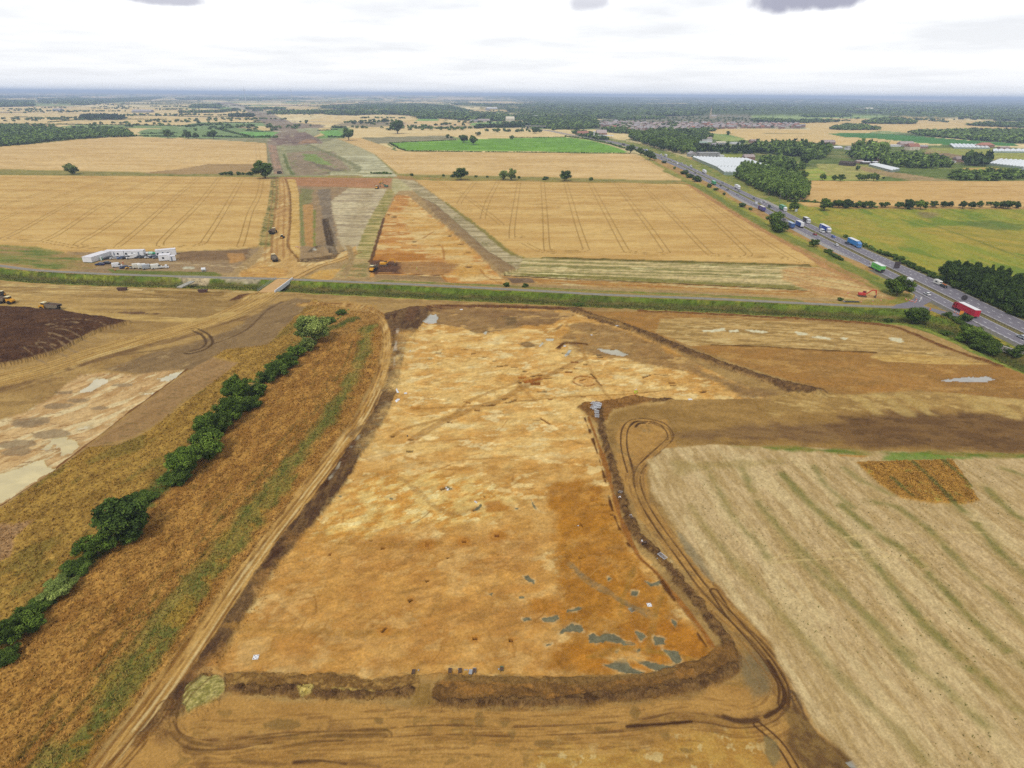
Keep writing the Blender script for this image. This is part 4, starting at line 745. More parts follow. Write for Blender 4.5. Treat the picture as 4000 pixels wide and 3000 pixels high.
puddle([(2330, 1358), (2345, 1358), (2385, 1365), (2410, 1362), (2440, 1378), (2455, 1382), (2430, 1388), (2385, 1380), (2350, 1370)], 'b0a692', .6, -.4)
puddle([(2131, 1318), (2165, 1320), (2160, 1328), (2136, 1327)], 'b3a88f', .4, -.4)
puddle([(2105, 1348), (2120, 1333), (2124, 1338), (2110, 1352)], 'a9a08c', .2, -.4); puddle([(2205, 1385), (2222, 1365), (2234, 1364), (2220, 1382), (2210, 1390)], 'a9a79f', .2, -.4); puddle([(1890, 1298), (1900, 1288), (1905, 1292), (1898, 1302)], 'a9a08c', .2, -.4)
pit(2340, 1383, 2.2, .7, 0, -.4, '2c261e'); pit(2345, 1391, 2.6, .8, -.2, -.4, '2c261e'); pit(2210, 1378, 3.4, .6, -.2, -.4, '3c2c1c')
stroke([(2180, 1358), (2195, 1345), (2215, 1338), (2290, 1342)], 1.6, '5c3a1e', soft=.5, wob=.4, dz=.5)
for i_ in range(130):          # plough scars and tree-throw scratches over the cleared floor
 a_ = rnd.uniform(950, 2500); b_ = rnd.uniform(1350, 2600)
 if sdf_poly(np.array([g1(a_, b_)[0]]), np.array([g1(a_, b_)[1]]), gs(DIG))[0] < 4: continue
 q_ = g1(a_, b_); t_ = rnd.uniform(-.5, .9) if rnd.random() < .7 else rnd.uniform(1, 2); L_ = rnd.uniform(.5, 2.4) * (1 + (2600 - b_) / 900)
 stroke([(q_[0] - L_ * math.cos(t_), q_[1] - L_ * math.sin(t_)), (q_[0] + rnd.uniform(-.2, .2), q_[1]), (q_[0] + L_ * math.cos(t_ + .2), q_[1] + L_ * math.sin(t_ + .2))], rnd.uniform(.15, .4), rnd.choice(['9c6a30', 'a8773a', '8d602c', 'b98748']), soft=.15, wob=.2, world=True, op=.6)
# banks of spoil around the dig
BANK = T('634830', '80603c', 1.0, 1.5, 0, 2.8, c='46301f', cs=1.6, ct=.3)
def bank(pts, w_, hgt=.9, **k): stroke(pts, w_, BANK, soft=.4, wob=.7, wsc=2.5, dz=hgt * .85, rg='spoil_bank', **k)
stroke([(1690, 1196), (1900, 1194), (2100, 1200), (2260, 1206)], 5, T('5f3c26', '714c30', 2, 5, 0, 2), soft=.6, wob=.6, dz=-.5, rg='bank')
stroke([(1640, 1192), (1850, 1200), (2100, 1213), (2240, 1222)], 1.0, 'b98f5c', soft=.4, wob=.4, op=.5)
bank([(2240, 1206), (2330, 1240), (2440, 1272), (2560, 1318), (2700, 1378), (2820, 1425), (2960, 1470), (3090, 1510), (3200, 1530)], 6.5, 1.1)
stroke([(2260, 1222), (2400, 1262), (2560, 1332), (2700, 1394), (2860, 1448), (3020, 1500), (3150, 1530)], 1.4, 'a07c4c', soft=.4, wob=.4, op=.7)
fill([(2980, 1480), (3100, 1500), (3215, 1528), (3140, 1545), (3080, 1535)], BANK, soft=.6, wob=.8, dz=.4, rg='spoil_bank')
bank([(2620, 1562), (2540, 1560), (2470, 1556), (2380, 1572), (2290, 1580)], 4.0, .8)
fill([(2250, 1590), (2290, 1572), (2400, 1568), (2470, 1550), (2560, 1566), (2480, 1585), (2390, 1600), (2370, 1640), (2340, 1655), (2290, 1620)], T('7d562e', '8f6638', 1.6, 2, 0, 2.2), soft=.5, wob=.6, rg='spoil_bank', dz=.3)
bank([(2340, 1600), (2350, 1680), (2382, 1780), (2405, 1860), (2425, 1940), (2455, 2020), (2490, 2090), (2560, 2160), (2640, 2250), (2720, 2350), (2790, 2440), (2850, 2520), (2860, 2560)], 2.6, .9)
stroke([(2298, 1630), (2340, 1740), (2375, 1850), (2405, 1960), (2440, 2060), (2490, 2160), (2560, 2230), (2640, 2330), (2720, 2430), (2790, 2530)], 1.0, T('a06a34', '8c5a2a', 1, 3), soft=.3, wob=.4)
stroke([(2284, 1630), (2325, 1740), (2358, 1850), (2385, 1960), (2420, 2060), (2475, 2150), (2545, 2215), (2620, 2320), (2690, 2420), (2760, 2520)], .6, '5e3a1c', soft=.25, wob=.35, brk=(4, -.3), dz=.15)
fill([(2730, 2570), (2790, 2530), (2860, 2520), (2900, 2570), (2890, 2630), (2800, 2680), (2600, 2730), (2300, 2752), (1900, 2765), (1720, 2768), (1685, 2740), (1690, 2670), (1760, 2640), (2000, 2650), (2300, 2648), (2500, 2640), (2600, 2612)], T('70502f', '876238', 1.0, 2.5, 0, 2.8, c='9a6c38', cs=2.2, ct=.35, cst=3), soft=.35, wob=.5, wsc=2, rg='spoil_bank', dz=.25)
bank([(1700, 2748), (2000, 2745), (2300, 2732), (2560, 2705), (2780, 2650), (2870, 2600)], 1.9, .8)
stroke([(1760, 2650), (2100, 2660), (2400, 2652), (2640, 2620)], 1.4, T('7a5a34', '8e6c40', 1), soft=.4, wob=.5)
fill([(880, 2630), (1000, 2628), (1300, 2634), (1450, 2655), (1600, 2638), (1640, 2640), (1640, 2690), (1600, 2730), (1520, 2728), (1300, 2740), (1000, 2715), (880, 2710)], T('745430', '8d693c', 1.0, 2.5, 0, 2.6, c='a8824c', cs=1.5, ct=.4, cst=2), soft=.35, wob=.5, wsc=2, rg='spoil_bank', dz=.2)
bank([(890, 2694), (1050, 2698), (1180, 2700), (1280, 2712), (1450, 2712), (1610, 2696)], 1.7, .6)
STRAW = T('b3a268', '8c8146', .5, 3, .5, 3)
fill([(715, 2760), (730, 2690), (780, 2650), (830, 2640), (880, 2655), (880, 2700), (850, 2745), (800, 2790), (740, 2800)], STRAW, soft=.3, wob=.4, wsc=1.5, dz=.7, dzsoft=1.6, rg='straw_pile')
fill([(1165, 2695), (1195, 2678), (1225, 2680), (1215, 2710), (1180, 2722)], T('c9b06c', 'a8904c', .4), soft=.25, wob=.3, dz=.5, dzsoft=.8, rg='straw_pile')
stroke([(1225, 2690), (1320, 2690), (1440, 2700), (1500, 2710)], .5, 'b59a58', soft=.3, wob=.4, brk=(1.2, .1))
fill([(1610, 2730), (1640, 2665), (1685, 2665), (1690, 2740), (1720, 2770), (1600, 2760)], T('9d7a44', '8b6a3a', 1.5), soft=.4, wob=.4)
# ------------------------------------------------------------------ working area round the dig
fill([(540, 2880), (700, 2800), (900, 2710), (1280, 2750), (1640, 2770), (2000, 2775), (2400, 2760), (2700, 2720), (2900, 2640), (2960, 2700), (2950, 2800), (3200, 3020), (3400, 3300), (200, 3300)], T('b98c50', 'a87c44', 3.5, 5, 0, 1.8, c='8a6a3a', cs=2.2, ct=.45, cst=2, cop=.6), soft=.8, wob=.8)
fill([(2100, 2950), (2500, 2880), (2900, 2860), (3150, 3100), (2000, 3100)], T('c19850', 'ad7f3e', 1.6, 2, 0, 2.4, c='d6bd88', cs=1.8, ct=.3), soft=2, wob=2, op=.8)
for (a_, b_, la, lb) in ((1100, 2830, 3.4, 1.1), (1780, 2820, 1.7, .6), (1870, 2810, .9, 1.6), (1970, 2820, .8, .9), (1680, 2850, .5, 1.1), (2130, 2905, 1.7, .7), (2480, 2785, 1.0, 1.3), (1330, 2880, .6, .5), (1480, 2815, .8, .6), (1140, 2880, 1.4, .6), (980, 2860, .5, .5), (2350, 2850, 1.2, .5), (2000, 2870, .5, .9), (1500, 2850, .5, .4), (1960, 2910, 1.2, .3), (2480, 2930, .8, .3), (994, 2912, .4, .6), (2600, 2870, .9, .5), (1820, 2960, .8, .4), (2680, 2930, 1, .5)):
 q_ = g1(a_, b_); fill([(q_[0] + la * math.cos(t_), q_[1] + lb * math.sin(t_)) for t_ in np.linspace(0, 5.8, 10)], T('7f6236', '8a6c40', 1), world=True, soft=.25, wob=.3, wsc=1.2, op=.75)
EA = [(2990, 1560), (3200, 1545), (3240, 1525)]
fill([(2560, 1575), (2620, 1562), (2900, 1557), (3100, 1552), (3220, 1530), (3320, 1540), (3700, 1560), (4500, 1640), (4500, 1800), (3900, 1768), (3500, 1760), (3100, 1745), (2800, 1735), (2640, 1742), (2530, 1800), (2480, 1900), (2400, 1800), (2360, 1680), (2380, 1610), (2470, 1590)], T('a5804c', '93703f', 5, 3, -.1, 1.9, c='7f6038', cs=6, ct=.35, cst=3), soft=1, wob=1.5)
fill([(2560, 1700), (2800, 1665), (3100, 1650), (3300, 1650), (3300, 1725), (3000, 1720), (2700, 1722)], T('70523a', '886844', 3, 5, -.1, 2.4), soft=2.5, wob=3, wsc=7, op=.8)
fill([(3200, 1660), (3500, 1600), (3900, 1610), (4500, 1660), (4500, 1800), (3900, 1768), (3500, 1755), (3300, 1730)], T('654830', '7a5a3a', 3, 5, -.1, 2.4, c='563c28', cs=4, ct=.3, cst=3), soft=3, wob=4, wsc=9, op=.85)
fill([(3020, 1545), (3300, 1530), (3800, 1540), (4400, 1590), (4400, 1630), (3900, 1620), (3600, 1590), (3300, 1610), (3000, 1620)], T('b8945a', '9c7a48', 3, 4, -.3, 2.6, c='cbaa70', cs=4, ct=.2, cst=3), soft=2, wob=3, wsc=7, op=.8)
for (a_, b_) in ((3340, 1545), (3440, 1545), (3540, 1550), (3740, 1530), (3860, 1560), (3960, 1560)): stroke([(a_, b_), (a_ + 40, b_ + 25), (a_ + 90, b_ + 65)], 5, T('c9ab70', 'b39258', 1.5, 4), soft=1.5, wob=1.5, op=.7)
# bare triangle and striped bank to the north east
fill([(2270, 1215), (2450, 1215), (2800, 1235), (3130, 1255), (3400, 1300), (3560, 1350), (3760, 1430), (3900, 1420), (4300, 1500), (4500, 1600), (3900, 1550), (3600, 1525), (3300, 1540), (3220, 1525), (3100, 1490), (2900, 1430), (2600, 1320), (2400, 1255)], T('a8783f', '99713f', 6, 3, 0, 1.5, c='b58a50', cs=5, ct=.4, cst=4), soft=.8, wob=.8)
fill([(2580, 1245), (2800, 1240), (3130, 1258), (3420, 1285), (3560, 1335), (3700, 1385), (3885, 1425), (3700, 1422), (3400, 1400), (3420, 1376), (3200, 1366), (2960, 1352), (2780, 1345), (2700, 1352), (2560, 1300)], T('c4a068', '9d7c4a', 1.7, 12, ang((2700, 1300), (3400, 1330)), 3, c='d4b680', cs=2.4, ct=.4, cst=7), soft=.6, wob=.8, rg='stripped_ground')
fill([(3400, 1395), (3560, 1382), (3890, 1424), (3700, 1424), (3450, 1412)], T('cfaa68', 'b58d50', 1.2, 9, .0, 2.6), soft=.6, wob=.6)
stroke([(2780, 1348), (3000, 1355), (3200, 1368), (3420, 1378)], 1.6, '6b4d28', soft=.4, wob=.5, dz=.3)
stroke([(2500, 1214), (2800, 1228), (3130, 1245), (3450, 1270), (3560, 1302), (3700, 1360), (3880, 1420), (3900, 1428)], 3.2, T('6f4827', '84592f', 1.5), soft=.5, wob=.5, rg='bank', dz=.3)
for pts in ([(2750, 1292), (2830, 1283), (2835, 1292), (2800, 1296), (2745, 1297)], [(2850, 1290), (2880, 1288), (2885, 1296), (2852, 1297)], [(2905, 1288), (2960, 1290), (3010, 1298), (2980, 1302), (2930, 1296)], [(3105, 1296), (3150, 1300), (3160, 1308), (3120, 1309)], [(3155, 1314), (3200, 1313), (3255, 1322), (3240, 1327), (3180, 1320)], [(3288, 1319), (3312, 1321), (3305, 1327), (3288, 1324)], [(3478, 1318), (3515, 1320), (3535, 1336), (3515, 1338), (3480, 1330)]):
 fill(pts, T('e0d6bc', 'd0c2a2', 1.2), soft=.4, wob=.8, wsc=2)
for i_ in range(14): stroke([(3150 + rnd.uniform(-300, 300), 1420 + rnd.uniform(-40, 60)), (3300 + i_ * 15, 1430 + i_ * 5), (3500 + i_ * 20, 1440 + i_ * 7)], 1.0, 'b88c54', soft=.5, wob=.5, op=.3)
puddle([(3665, 1485), (3700, 1482), (3740, 1475), (3800, 1474), (3850, 1468), (3895, 1484), (3860, 1490), (3760, 1493), (3740, 1488), (3700, 1492)], 'a09a98', .7, -.05)
# turning loop and haul lines on the east side
RUT = '5a3d26'
LOOP = [(2478, 1850), (2452, 1760), (2450, 1690), (2470, 1655), (2510, 1645), (2570, 1655), (2600, 1680), (2605, 1710), (2570, 1745), (2520, 1790), (2485, 1830), (2475, 1880), (2500, 1960), (2560, 2060), (2640, 2170), (2720, 2280), (2800, 2370), (2880, 2450), (2960, 2530), (3030, 2620), (3075, 2700)]
fill([(2400, 1700), (2440, 1640), (2600, 1640), (2640, 1740), (2560, 1800), (2530, 1850), (2540, 1960), (2700, 2180), (2800, 2290), (2900, 2400), (3000, 2500), (3060, 2600), (3110, 2700), (3250, 2900), (3400, 3080), (3200, 3200), (3050, 3000), (2980, 2850), (2960, 2720), (2920, 2600), (2870, 2500), (2740, 2330), (2600, 2150), (2500, 2030), (2440, 1900), (2410, 1800)], T('b88c50', 'a87d46', 2.5, 3, -1, 1.8, c='8c734c', cs=3.5, ct=.4, cst=3, cop=.6), soft=.6, wob=.7, rg='dirt_track')
fill([(2640, 2070), (2700, 2110), (2760, 2200), (2800, 2260), (2790, 2290), (2740, 2230), (2680, 2150)], T('8d7a5c', '9c8a6c', 1), soft=.5, wob=.6, op=.9)
fill([(2660, 2060), (2720, 2100), (2800, 2220), (2830, 2280), (2800, 2260), (2720, 2140)], T('a8762c', '98702e', 1), soft=.5, wob=.5, op=.7)
fill([(2900, 2560), (2960, 2540), (3030, 2620), (3010, 2720), (2940, 2740), (2900, 2650)], T('857050', '75664c', 1.5, 2, 0, 1.6), soft=1.2, wob=1, op=.85)
for off in (0, 1.9):
 stroke(LOOP, .5, RUT, soft=.12, wob=.12, off=off, op=.9, dz=-.15)
stroke([(2545, 1660), (2585, 1680), (2595, 1712)], .4, RUT, soft=.15, off=1.2); stroke([(2545, 1660), (2585, 1680), (2595, 1712)], .4, RUT, soft=.15, off=2.4, op=.8)
stroke([(2465, 1660), (2480, 1648), (2500, 1645)], 1.1, '4d3524', soft=.3, wob=.3); stroke([(2482, 1668), (2495, 1655), (2515, 1652)], 1.1, '4d3524', soft=.3, wob=.3)
stroke([(2462, 1790), (2472, 1840), (2480, 1900)], .5, RUT, soft=.2, wob=.2)
stroke(LOOP[6:], 3.6, T('9c7644', '7d5c38', .8, 4, SA_ := -1, 2.4), soft=1, wob=.7, op=.5, off=.9, brk=(7, -.2))
TR2 = [(2790, 2310), (2850, 2400), (2930, 2490), (3010, 2590), (3060, 2680), (3060, 2750), (3000, 2805), (2880, 2825), (2760, 2805), (2640, 2800), (2520, 2825), (2300, 2845), (2000, 2855), (1700, 2850), (1400, 2870), (1100, 2880), (900, 2905), (760, 2905), (680, 2870), (660, 2800), (690, 2720)]
stroke([(3030, 2640), (3062, 2720), (3030, 2790), (2940, 2822), (2800, 2812), (2640, 2805), (2500, 2830)], 2.6, T('7d5836', '94713f', .8), soft=.6, wob=.5, op=.6, brk=(4, -.5))
stroke([(660, 2760), (640, 2860), (760, 2910), (960, 2895), (1150, 2868), (1350, 2860)], 3.2, T('7d5836', 'a07a48', .9, 3), soft=.8, wob=.7, op=.6, brk=(4, -.3))
for off in (-4.2, -3.4, -2.7, -1.9, -.3, .3, 1.7, 2.4, 3.3, 4.4): stroke([(p[0] + rnd.uniform(-8, 8), p[1] + rnd.uniform(-6, 6)) for p in TR2[:-3]], .3, '8a6236', soft=.15, wob=.3, off=off, op=.6, brk=(5, -.1), dz=-.05)
for off in (-2.6, -1.5, -.8, 1, 2.7, 3.6): stroke([(p[0] + rnd.uniform(-6, 6), p[1] + rnd.uniform(-6, 6)) for p in LOOP[9:]], .28, '85603a', soft=.15, wob=.25, off=off, op=.6, brk=(5, -.1), dz=-.05)
for i_ in range(9): stroke([(760 + i_ * 30, 2830 + i_ * 17), (1400, 2825 + i_ * 19), (2000, 2815 + i_ * 20), (2700, 2840 + i_ * 18)], .35, rnd.choice(['94703e', 'c49a5e', '8d6838']), soft=.2, wob=.35, op=.5, brk=(4, -.05))
for off, q_ in ((-.85, .95), (.85, .95)): stroke(TR2[:6], .5, RUT, soft=.14, wob=.15, off=off, op=.9, dz=-.12); stroke(TR2[5:], .36, '6a482c', soft=.14, wob=.15, off=off, op=.72, brk=(6, -.35), dz=-.1)
stroke([(3000, 2580), (3060, 2690), (3055, 2755), (2990, 2800)], .9, '4d3322', soft=.2, wob=.15, op=.95)
stroke([(2450, 2838), (2560, 2830), (2700, 2818)], .7, '4d3322', soft=.25, wob=.2); stroke([(2830, 2800), (2880, 2815), (2960, 2812)], 1.0, '5a3f2a', soft=.3, wob=.3)
stroke([(2960, 2830), (3040, 2900), (3100, 2990), (3140, 3080)], .4, RUT, soft=.12, off=.6); stroke([(2960, 2830), (3040, 2900), (3100, 2990), (3140, 3080)], .4, RUT, soft=.12, off=-.7)
for off in (0, 1.1): stroke([(3090, 2720), (3130, 2820), (3200, 2920), (3300, 3030), (3400, 3140)], .8, '604833', soft=.25, wob=.25, off=off, op=.9)
fill([(3060, 2760), (3110, 2740), (3200, 2870), (3300, 2950), (3420, 3050), (3540, 3200), (3240, 3200), (3150, 3020), (3080, 2900)], T('674b30', '86683e', 1.2, 2, -1, 2.4), soft=.6, wob=.7, op=.9)
puddle([(3296, 2975), (3330, 2965), (3356, 2988), (3370, 3010), (3320, 3000)], '9c948c', .25, -.2, rg='puddle')
fill([(2990, 2880), (3030, 2900), (3045, 2960), (3020, 2990), (2990, 2940)], T('7d6a48', '8c7850', 1), soft=.4, wob=.4, op=.85)
stroke([(800, 2960), (1100, 2985), (1250, 2975), (1420, 2985), (1560, 3010)], .6, '6c4c2e', soft=.35, wob=.3, op=.7, brk=(4, -.2)); stroke([(1150, 2978), (1240, 2970), (1350, 2985)], .6, '553a26', soft=.3, wob=.3)
stroke([(540, 2900), (600, 2860), (680, 2870), (740, 2930), (800, 3000), (900, 3080)], 1.1, '74522f', soft=.5, wob=.7, op=.7, brk=(2.5, -.2))
for off in (-1.4, -.5, .6, 1.5): stroke([(640, 2760), (600, 2820), (480, 2960), (330, 3120)], .45, '6a4524', soft=.2, wob=.3, off=off, op=.75)
for off in (-.6, .4, 1.3): stroke([(800, 2650), (720, 2730), (680, 2810), (700, 2880), (800, 2920), (1000, 2915), (1250, 2885), (1500, 2880)], .4, '644628', soft=.2, wob=.25, off=off, op=.65, brk=(5, -.35))
STRK = .8
# ------------------------------------------------------------------ stubble field on the right
SA = ang((2700, 2000), (3300, 2900))
SA2 = ang((3300, 1950), (3800, 2700))
ST = [(2530, 1800), (2600, 1752), (2800, 1738), (3100, 1748), (3500, 1764), (3900, 1775), (4700, 1830), (6000, 2400), (6000, 3600), (3600, 3300), (3400, 3060), (3290, 2940), (3180, 2830), (3110, 2700), (3060, 2600), (3000, 2500), (2900, 2390), (2800, 2270), (2700, 2130), (2600, 2010), (2550, 1920), (2530, 1850)]
fill(ST, T('cfb288', 'b89a6c', 1.2, 8, SA, 2.2, c='dac094', cs=5, ct=.2, cst=8, cop=.7), soft=.6, wob=.7, rg='stubble_field')
P = gs(ST); idx = near(P, 2); idx = idx[sdf_poly(X[idx], Y[idx], P) > 0]; x, y, F = X[idx], Y[idx], FMAX[idx]
dkn = np.clip(.5 + .8 * fbm(x, y, F, .55, 2.5, SA2, 3, 201), 0, 1)[:, None] * .28
C[idx] = C[idx] * (1 - dkn) + lin('7c5c34') * dkn
for ln, w_, q_ in (([(3050, 1850), (3200, 2000), (3370, 2150), (3560, 2380), (3750, 2570), (3950, 2750), (4200, 2980)], 2.4, .8), ([(3290, 1975), (3420, 2080), (3560, 2170), (3700, 2320), (3850, 2470), (4050, 2640), (4300, 2850)], 2.4, 1),
                   ([(3720, 1960), (3800, 2030), (3900, 2150), (4050, 2280), (4300, 2480)], 2.8, 1), ([(3390, 1960), (3500, 1980), (3640, 2080), (3780, 2230), (3900, 2330), (4050, 2480)], 1.8, .7), ([(2900, 1830), (2960, 1960), (3080, 2100), (3240, 2250), (3380, 2400), (3520, 2560), (3700, 2700), (3850, 2830)], 1.8, .55),
                   ([(2760, 1830), (2810, 1920), (2880, 2040), (2960, 2120), (3000, 2180)], 1.5, .45), ([(3180, 1820), (3230, 1900), (3330, 1980)], 1.6, .6), ([(3850, 1900), (3950, 2000), (4100, 2080)], 2.2, .8), ([(3300, 1830), (3370, 1880), (3480, 1930)], 1.6, .5),
                   ([(3000, 1990), (3120, 2180), (3200, 2260), (3330, 2360), (3480, 2480), (3560, 2560)], 1.4, .4), ([(2700, 1980), (2800, 2120), (3000, 2340), (3200, 2560), (3450, 2800), (3600, 2960)], 1.6, .3), ([(3920, 1830), (4000, 1860), (4200, 1950)], 2, .8)):
 stroke(ln, w_ * .9, T('6a6e38', '8c7e46', 1.2, 3, SA2, 2), soft=1.1, wob=.6, wsc=3, op=.95 * min(1, q_ + .15), brk=(6, -.6)); stroke(ln, w_ * 1.9, 'a08a56', soft=1.6, wob=.6, op=.3)
fill([(2620, 1800), (3060, 1795), (3060, 1815), (2640, 1850)], T('8f7c48', 'a38a52', 2), soft=1.5, wob=2, op=.5)
stroke([(2840, 1742), (3100, 1752), (3300, 1765), (3500, 1772), (3900, 1778), (4300, 1795)], 2.4, T('66742e', '8e7e42', 2.5, 4, 0, 2.4), soft=1, wob=1, brk=(12, -.3))
fill([(3490, 1772), (3700, 1776), (3790, 1790), (3600, 1800), (3450, 1795)], T('5f8230', '768a3a', 1.5), soft=1, wob=1.2, op=.85)
fill([(3270, 1775), (3390, 1780), (3370, 1785), (3280, 1783)], T('b87f34', 'a8742f', 1), soft=.6, wob=.6)
fill([(3345, 1808), (3520, 1802), (3720, 1798), (3760, 1850), (3830, 1960), (3760, 1972), (3640, 1968), (3520, 1948), (3430, 1890)], T('b98a42', '9a7034', .9, 3, SA2, 2.8, c='a89a4c', cs=2, ct=.55), soft=.3, wob=.4, wsc=2, rg='crop_field', dz=.5, dzsoft=.4)
for ln in ([(3560, 1805), (3620, 1860), (3680, 1920), (3720, 1965)], [(3680, 1802), (3740, 1850), (3790, 1900)], [(3480, 1870), (3560, 1940)]):
 stroke(ln, 1.3, T('5b6030', '6f6c38', .8), soft=.4, wob=.5, wsc=2, op=.9, dz=.15)
P = gs([(3345, 1808), (3720, 1798), (3830, 1960), (3520, 1948)]); idx = near(P, 0); idx = idx[sdf_poly(X[idx], Y[idx], P) > .3]
H[idx] += .15 * fbm(X[idx], Y[idx], FMAX[idx], .9, 2, SA2, 3, 4)
for ln in ([(2980, 2190), (3100, 2165), (3300, 2150), (3650, 2140)], [(3000, 2200), (3200, 2185), (3600, 2170)], [(3300, 2100), (3500, 2080), (3900, 2080)]): stroke(ln, .4, 'd2b782', soft=.3, wob=.3, op=.5)
# ------------------------------------------------------------------ drain with grassy banks and the field lane
LANE = [(-700, 950), (-200, 1012), (0, 1038), (145, 1056), (289, 1064), (434, 1071), (800, 1083), (1063, 1089), (1291, 1098), (1600, 1111), (2100, 1136), (2362, 1151), (2800, 1168), (3000, 1178), (3316, 1193), (3480, 1199), (3560, 1198)]
LN = np.array(spline(gs(LANE)))
LOW = [(-700, 1080), (0, 1093), (325, 1113), (651, 1121), (1020, 1134), (1300, 1150), (1662, 1168), (2100, 1187), (2800, 1219), (3316, 1250), (3542, 1273), (3678, 1318), (3859, 1404), (4000, 1458), (4300, 1580)]
UP = [(-700, 968), (-200, 1024), (0, 1046), (145, 1062), (289, 1069), (434, 1075), (800, 1086), (1063, 1093), (1291, 1102), (1600, 1116), (2100, 1141), (2362, 1156), (2800, 1173), (3000, 1183), (3316, 1198), (3560, 1206), (3700, 1225), (3850, 1290), (3990, 1365), (4300, 1500)]
GB = T('6a7a2c', '566626', 3, 3, -.03, 2.4, c='8a8a36', cs=7, ct=.2, cst=3, cop=.8)
fill(UP + LOW[::-1], GB, soft=.8, wob=.8, rg='grass_bank')
MID = [((a[0] + b[0]) / 2, (a[1] * .52 + b[1] * .48)) for a, b in zip(UP, [(u[0], float(np.interp(u[0], [q[0] for q in LOW], [q[1] for q in LOW]))) for u in UP])]
stroke(MID, 12, T('5a5630', '74623c', 3, 4, 0, 2.4, c='4c5a24', cs=5, cst=3), soft=2, wob=1.5, wsc=6, op=.85)
stroke(MID, 5, T('3d4a1e', '55602a', 2, 4, 0, 2), soft=1.2, wob=1.2, op=.7)
stroke(LOW, 3.4, T('8b8f3c', '79863a', 2, 6, 0, 2.4, c='a89a50', cs=3, cst=4), soft=.8, wob=.8, off=1.4)
P = np.array(spline(gs(MID))); idx = near(P, 14); d_, _, _ = sdf_line(X[idx], Y[idx], P)
H[idx] -= 2.6 * sstep(13, 2, d_)
m = idx[d_ < 15]; H[m] += .3 * fbm(X[m], Y[m], FMAX[m], 2.5, 1.5, 0, 3, 66)
stroke([(1000, 1094), (900, 1090), (820, 1083), (700, 1080)], 5, T('b3a58c', 'a1917a', 1.5), soft=.6, wob=.8)
fill([(690, 1083), (760, 1078), (830, 1083), (800, 1100), (720, 1096)], T('c0ad90', 'ac977a', 1.5), soft=.6, wob=.8)
stroke([(1500, 1106), (1700, 1115), (2000, 1128), (2300, 1144), (2700, 1160), (3100, 1180)], 3.2, T('77803a', '8c7c46', 2.5, 6, 0, 2.4), soft=.8, wob=.8, off=4.5)
# junction island and verge by the slip
fill([(3470, 1180), (3530, 1150), (3570, 1140), (3570, 1165), (3540, 1185), (3500, 1188)], T('9a8c44', '7e8038', 2), soft=.6, wob=.8)
fill([(3610, 1192), (3630, 1170), (3700, 1190), (3720, 1212), (3660, 1215)], T('8a7444', '9c8654', 2), soft=.6, wob=.6)
stroke([(3640, 1225), (3720, 1245), (3800, 1290), (3900, 1330), (3960, 1370)], 4, T('ae9440', '8c8a3c', 2), soft=.8, wob=.8)

# ------------------------------------------------------------------ roads: flatten a bed for them
CL = [(-9000, 5200), (-2600, 3400), (-900, 2600), (-100, 2230), (80, 2075), (150, 1830), (195, 1690), (232, 1540), (255, 1392), (264, 1200), (266, 1000), (263, 880), (258.5, 720), (253.5, 620), (248.5, 515), (245.5, 430), (243, 350), (241, 300), (240.5, 260), (240, 180), (239, 100), (238, -100)]
CLs = spline(CL, 10)
idx = near(np.array(CL[6:]), 40); d_, _, sd_ = sdf_line(X[idx], Y[idx], CLs)
k_ = sstep(24, 18, d_); H[idx] *= (1 - k_)
m = idx[(d_ < 2.2)]; C[m] = T('8c8058', '7a7048', 2, 4, 1.5, 2)(X[m], Y[m], FMAX[m])
iv = near(np.array(CL[6:]), 60); dv, _, _ = sdf_line(X[iv], Y[iv], CLs); cxr = np.interp(Y[iv], [c[1] for c in CL[::-1]], [c[0] for c in CL[::-1]])
mv = (dv < 45) & (X[iv] > cxr) & (Y[iv] > 480) & (Y[iv] < 1750) & (RID[iv] == 0); iv = iv[mv]; C[iv] = T('74803c', '96904c', 7, 4, 1.5, 2, c='a89860', cs=12, ct=.4)(X[iv], Y[iv], FMAX[iv])
dr_ = (d_ > 2) & (d_ < np.where(Y[idx] < 380, 15, 10.6)) & (Y[idx] < 2400); C[idx[dr_]] = lin('77726c')
idx = near(LN, 10); d_, _, _ = sdf_line(X[idx], Y[idx], LN); k_ = sstep(6, 3.5, d_); H[idx] *= (1 - k_)
# woods in the far distance stand up from the ground
_m = np.nonzero((RID == reg('spoil_bank')) | (RID == reg('bank')) | (RID == reg('topsoil_heap')))[0]; H[_m] += .36 * fbm(X[_m], Y[_m], FMAX[_m] * .8, 1.6, 1, 0, 4, 44)
WFAR[RID != 0] = 0
m = np.nonzero(WFAR > 0)[0]
H[m] += 13 + 5 * fbm(X[m], Y[m], FOOT[m] * .5, 60, 1, 0, 3, 2)
RID[m] = reg('woodland')

_lf = np.log2(FMAX * 1.15); _g = np.zeros(NV, np.float32)
for _L in range(-4, 9):
 _w = np.clip(1 - np.abs(_lf - _L), 0, 1); _i = np.nonzero(_w > 0)[0]
 if len(_i): _g[_i] += _w[_i] * ((vnoise(X[_i] / 2. ** _L, Y[_i] / 2. ** _L, 301 + _L) - .5) + .6 * (vnoise(X[_i] / 2. ** (_L + 1.3) + 5, Y[_i] / 2. ** (_L + 1.3), 402 + _L) - .5))
_s = np.full(NV, .22, np.float32)
for _n, _v in (('wheat_field', .12), ('puddle', .02), ('crop_field', .34), ('spoil_bank', .42), ('topsoil_heap', .35), ('stubble_field', .26), ('grass_bank', .45), ('hedge_bottom', .5), ('bank', .4), ('straw_pile', .6)):
 _s[RID == reg(_n)] = _v
C *= np.clip(1 + _g * _s * 1.7, .3, 1.8)[:, None]
C *= np.array([1.04, 1.075, .95], np.float32)
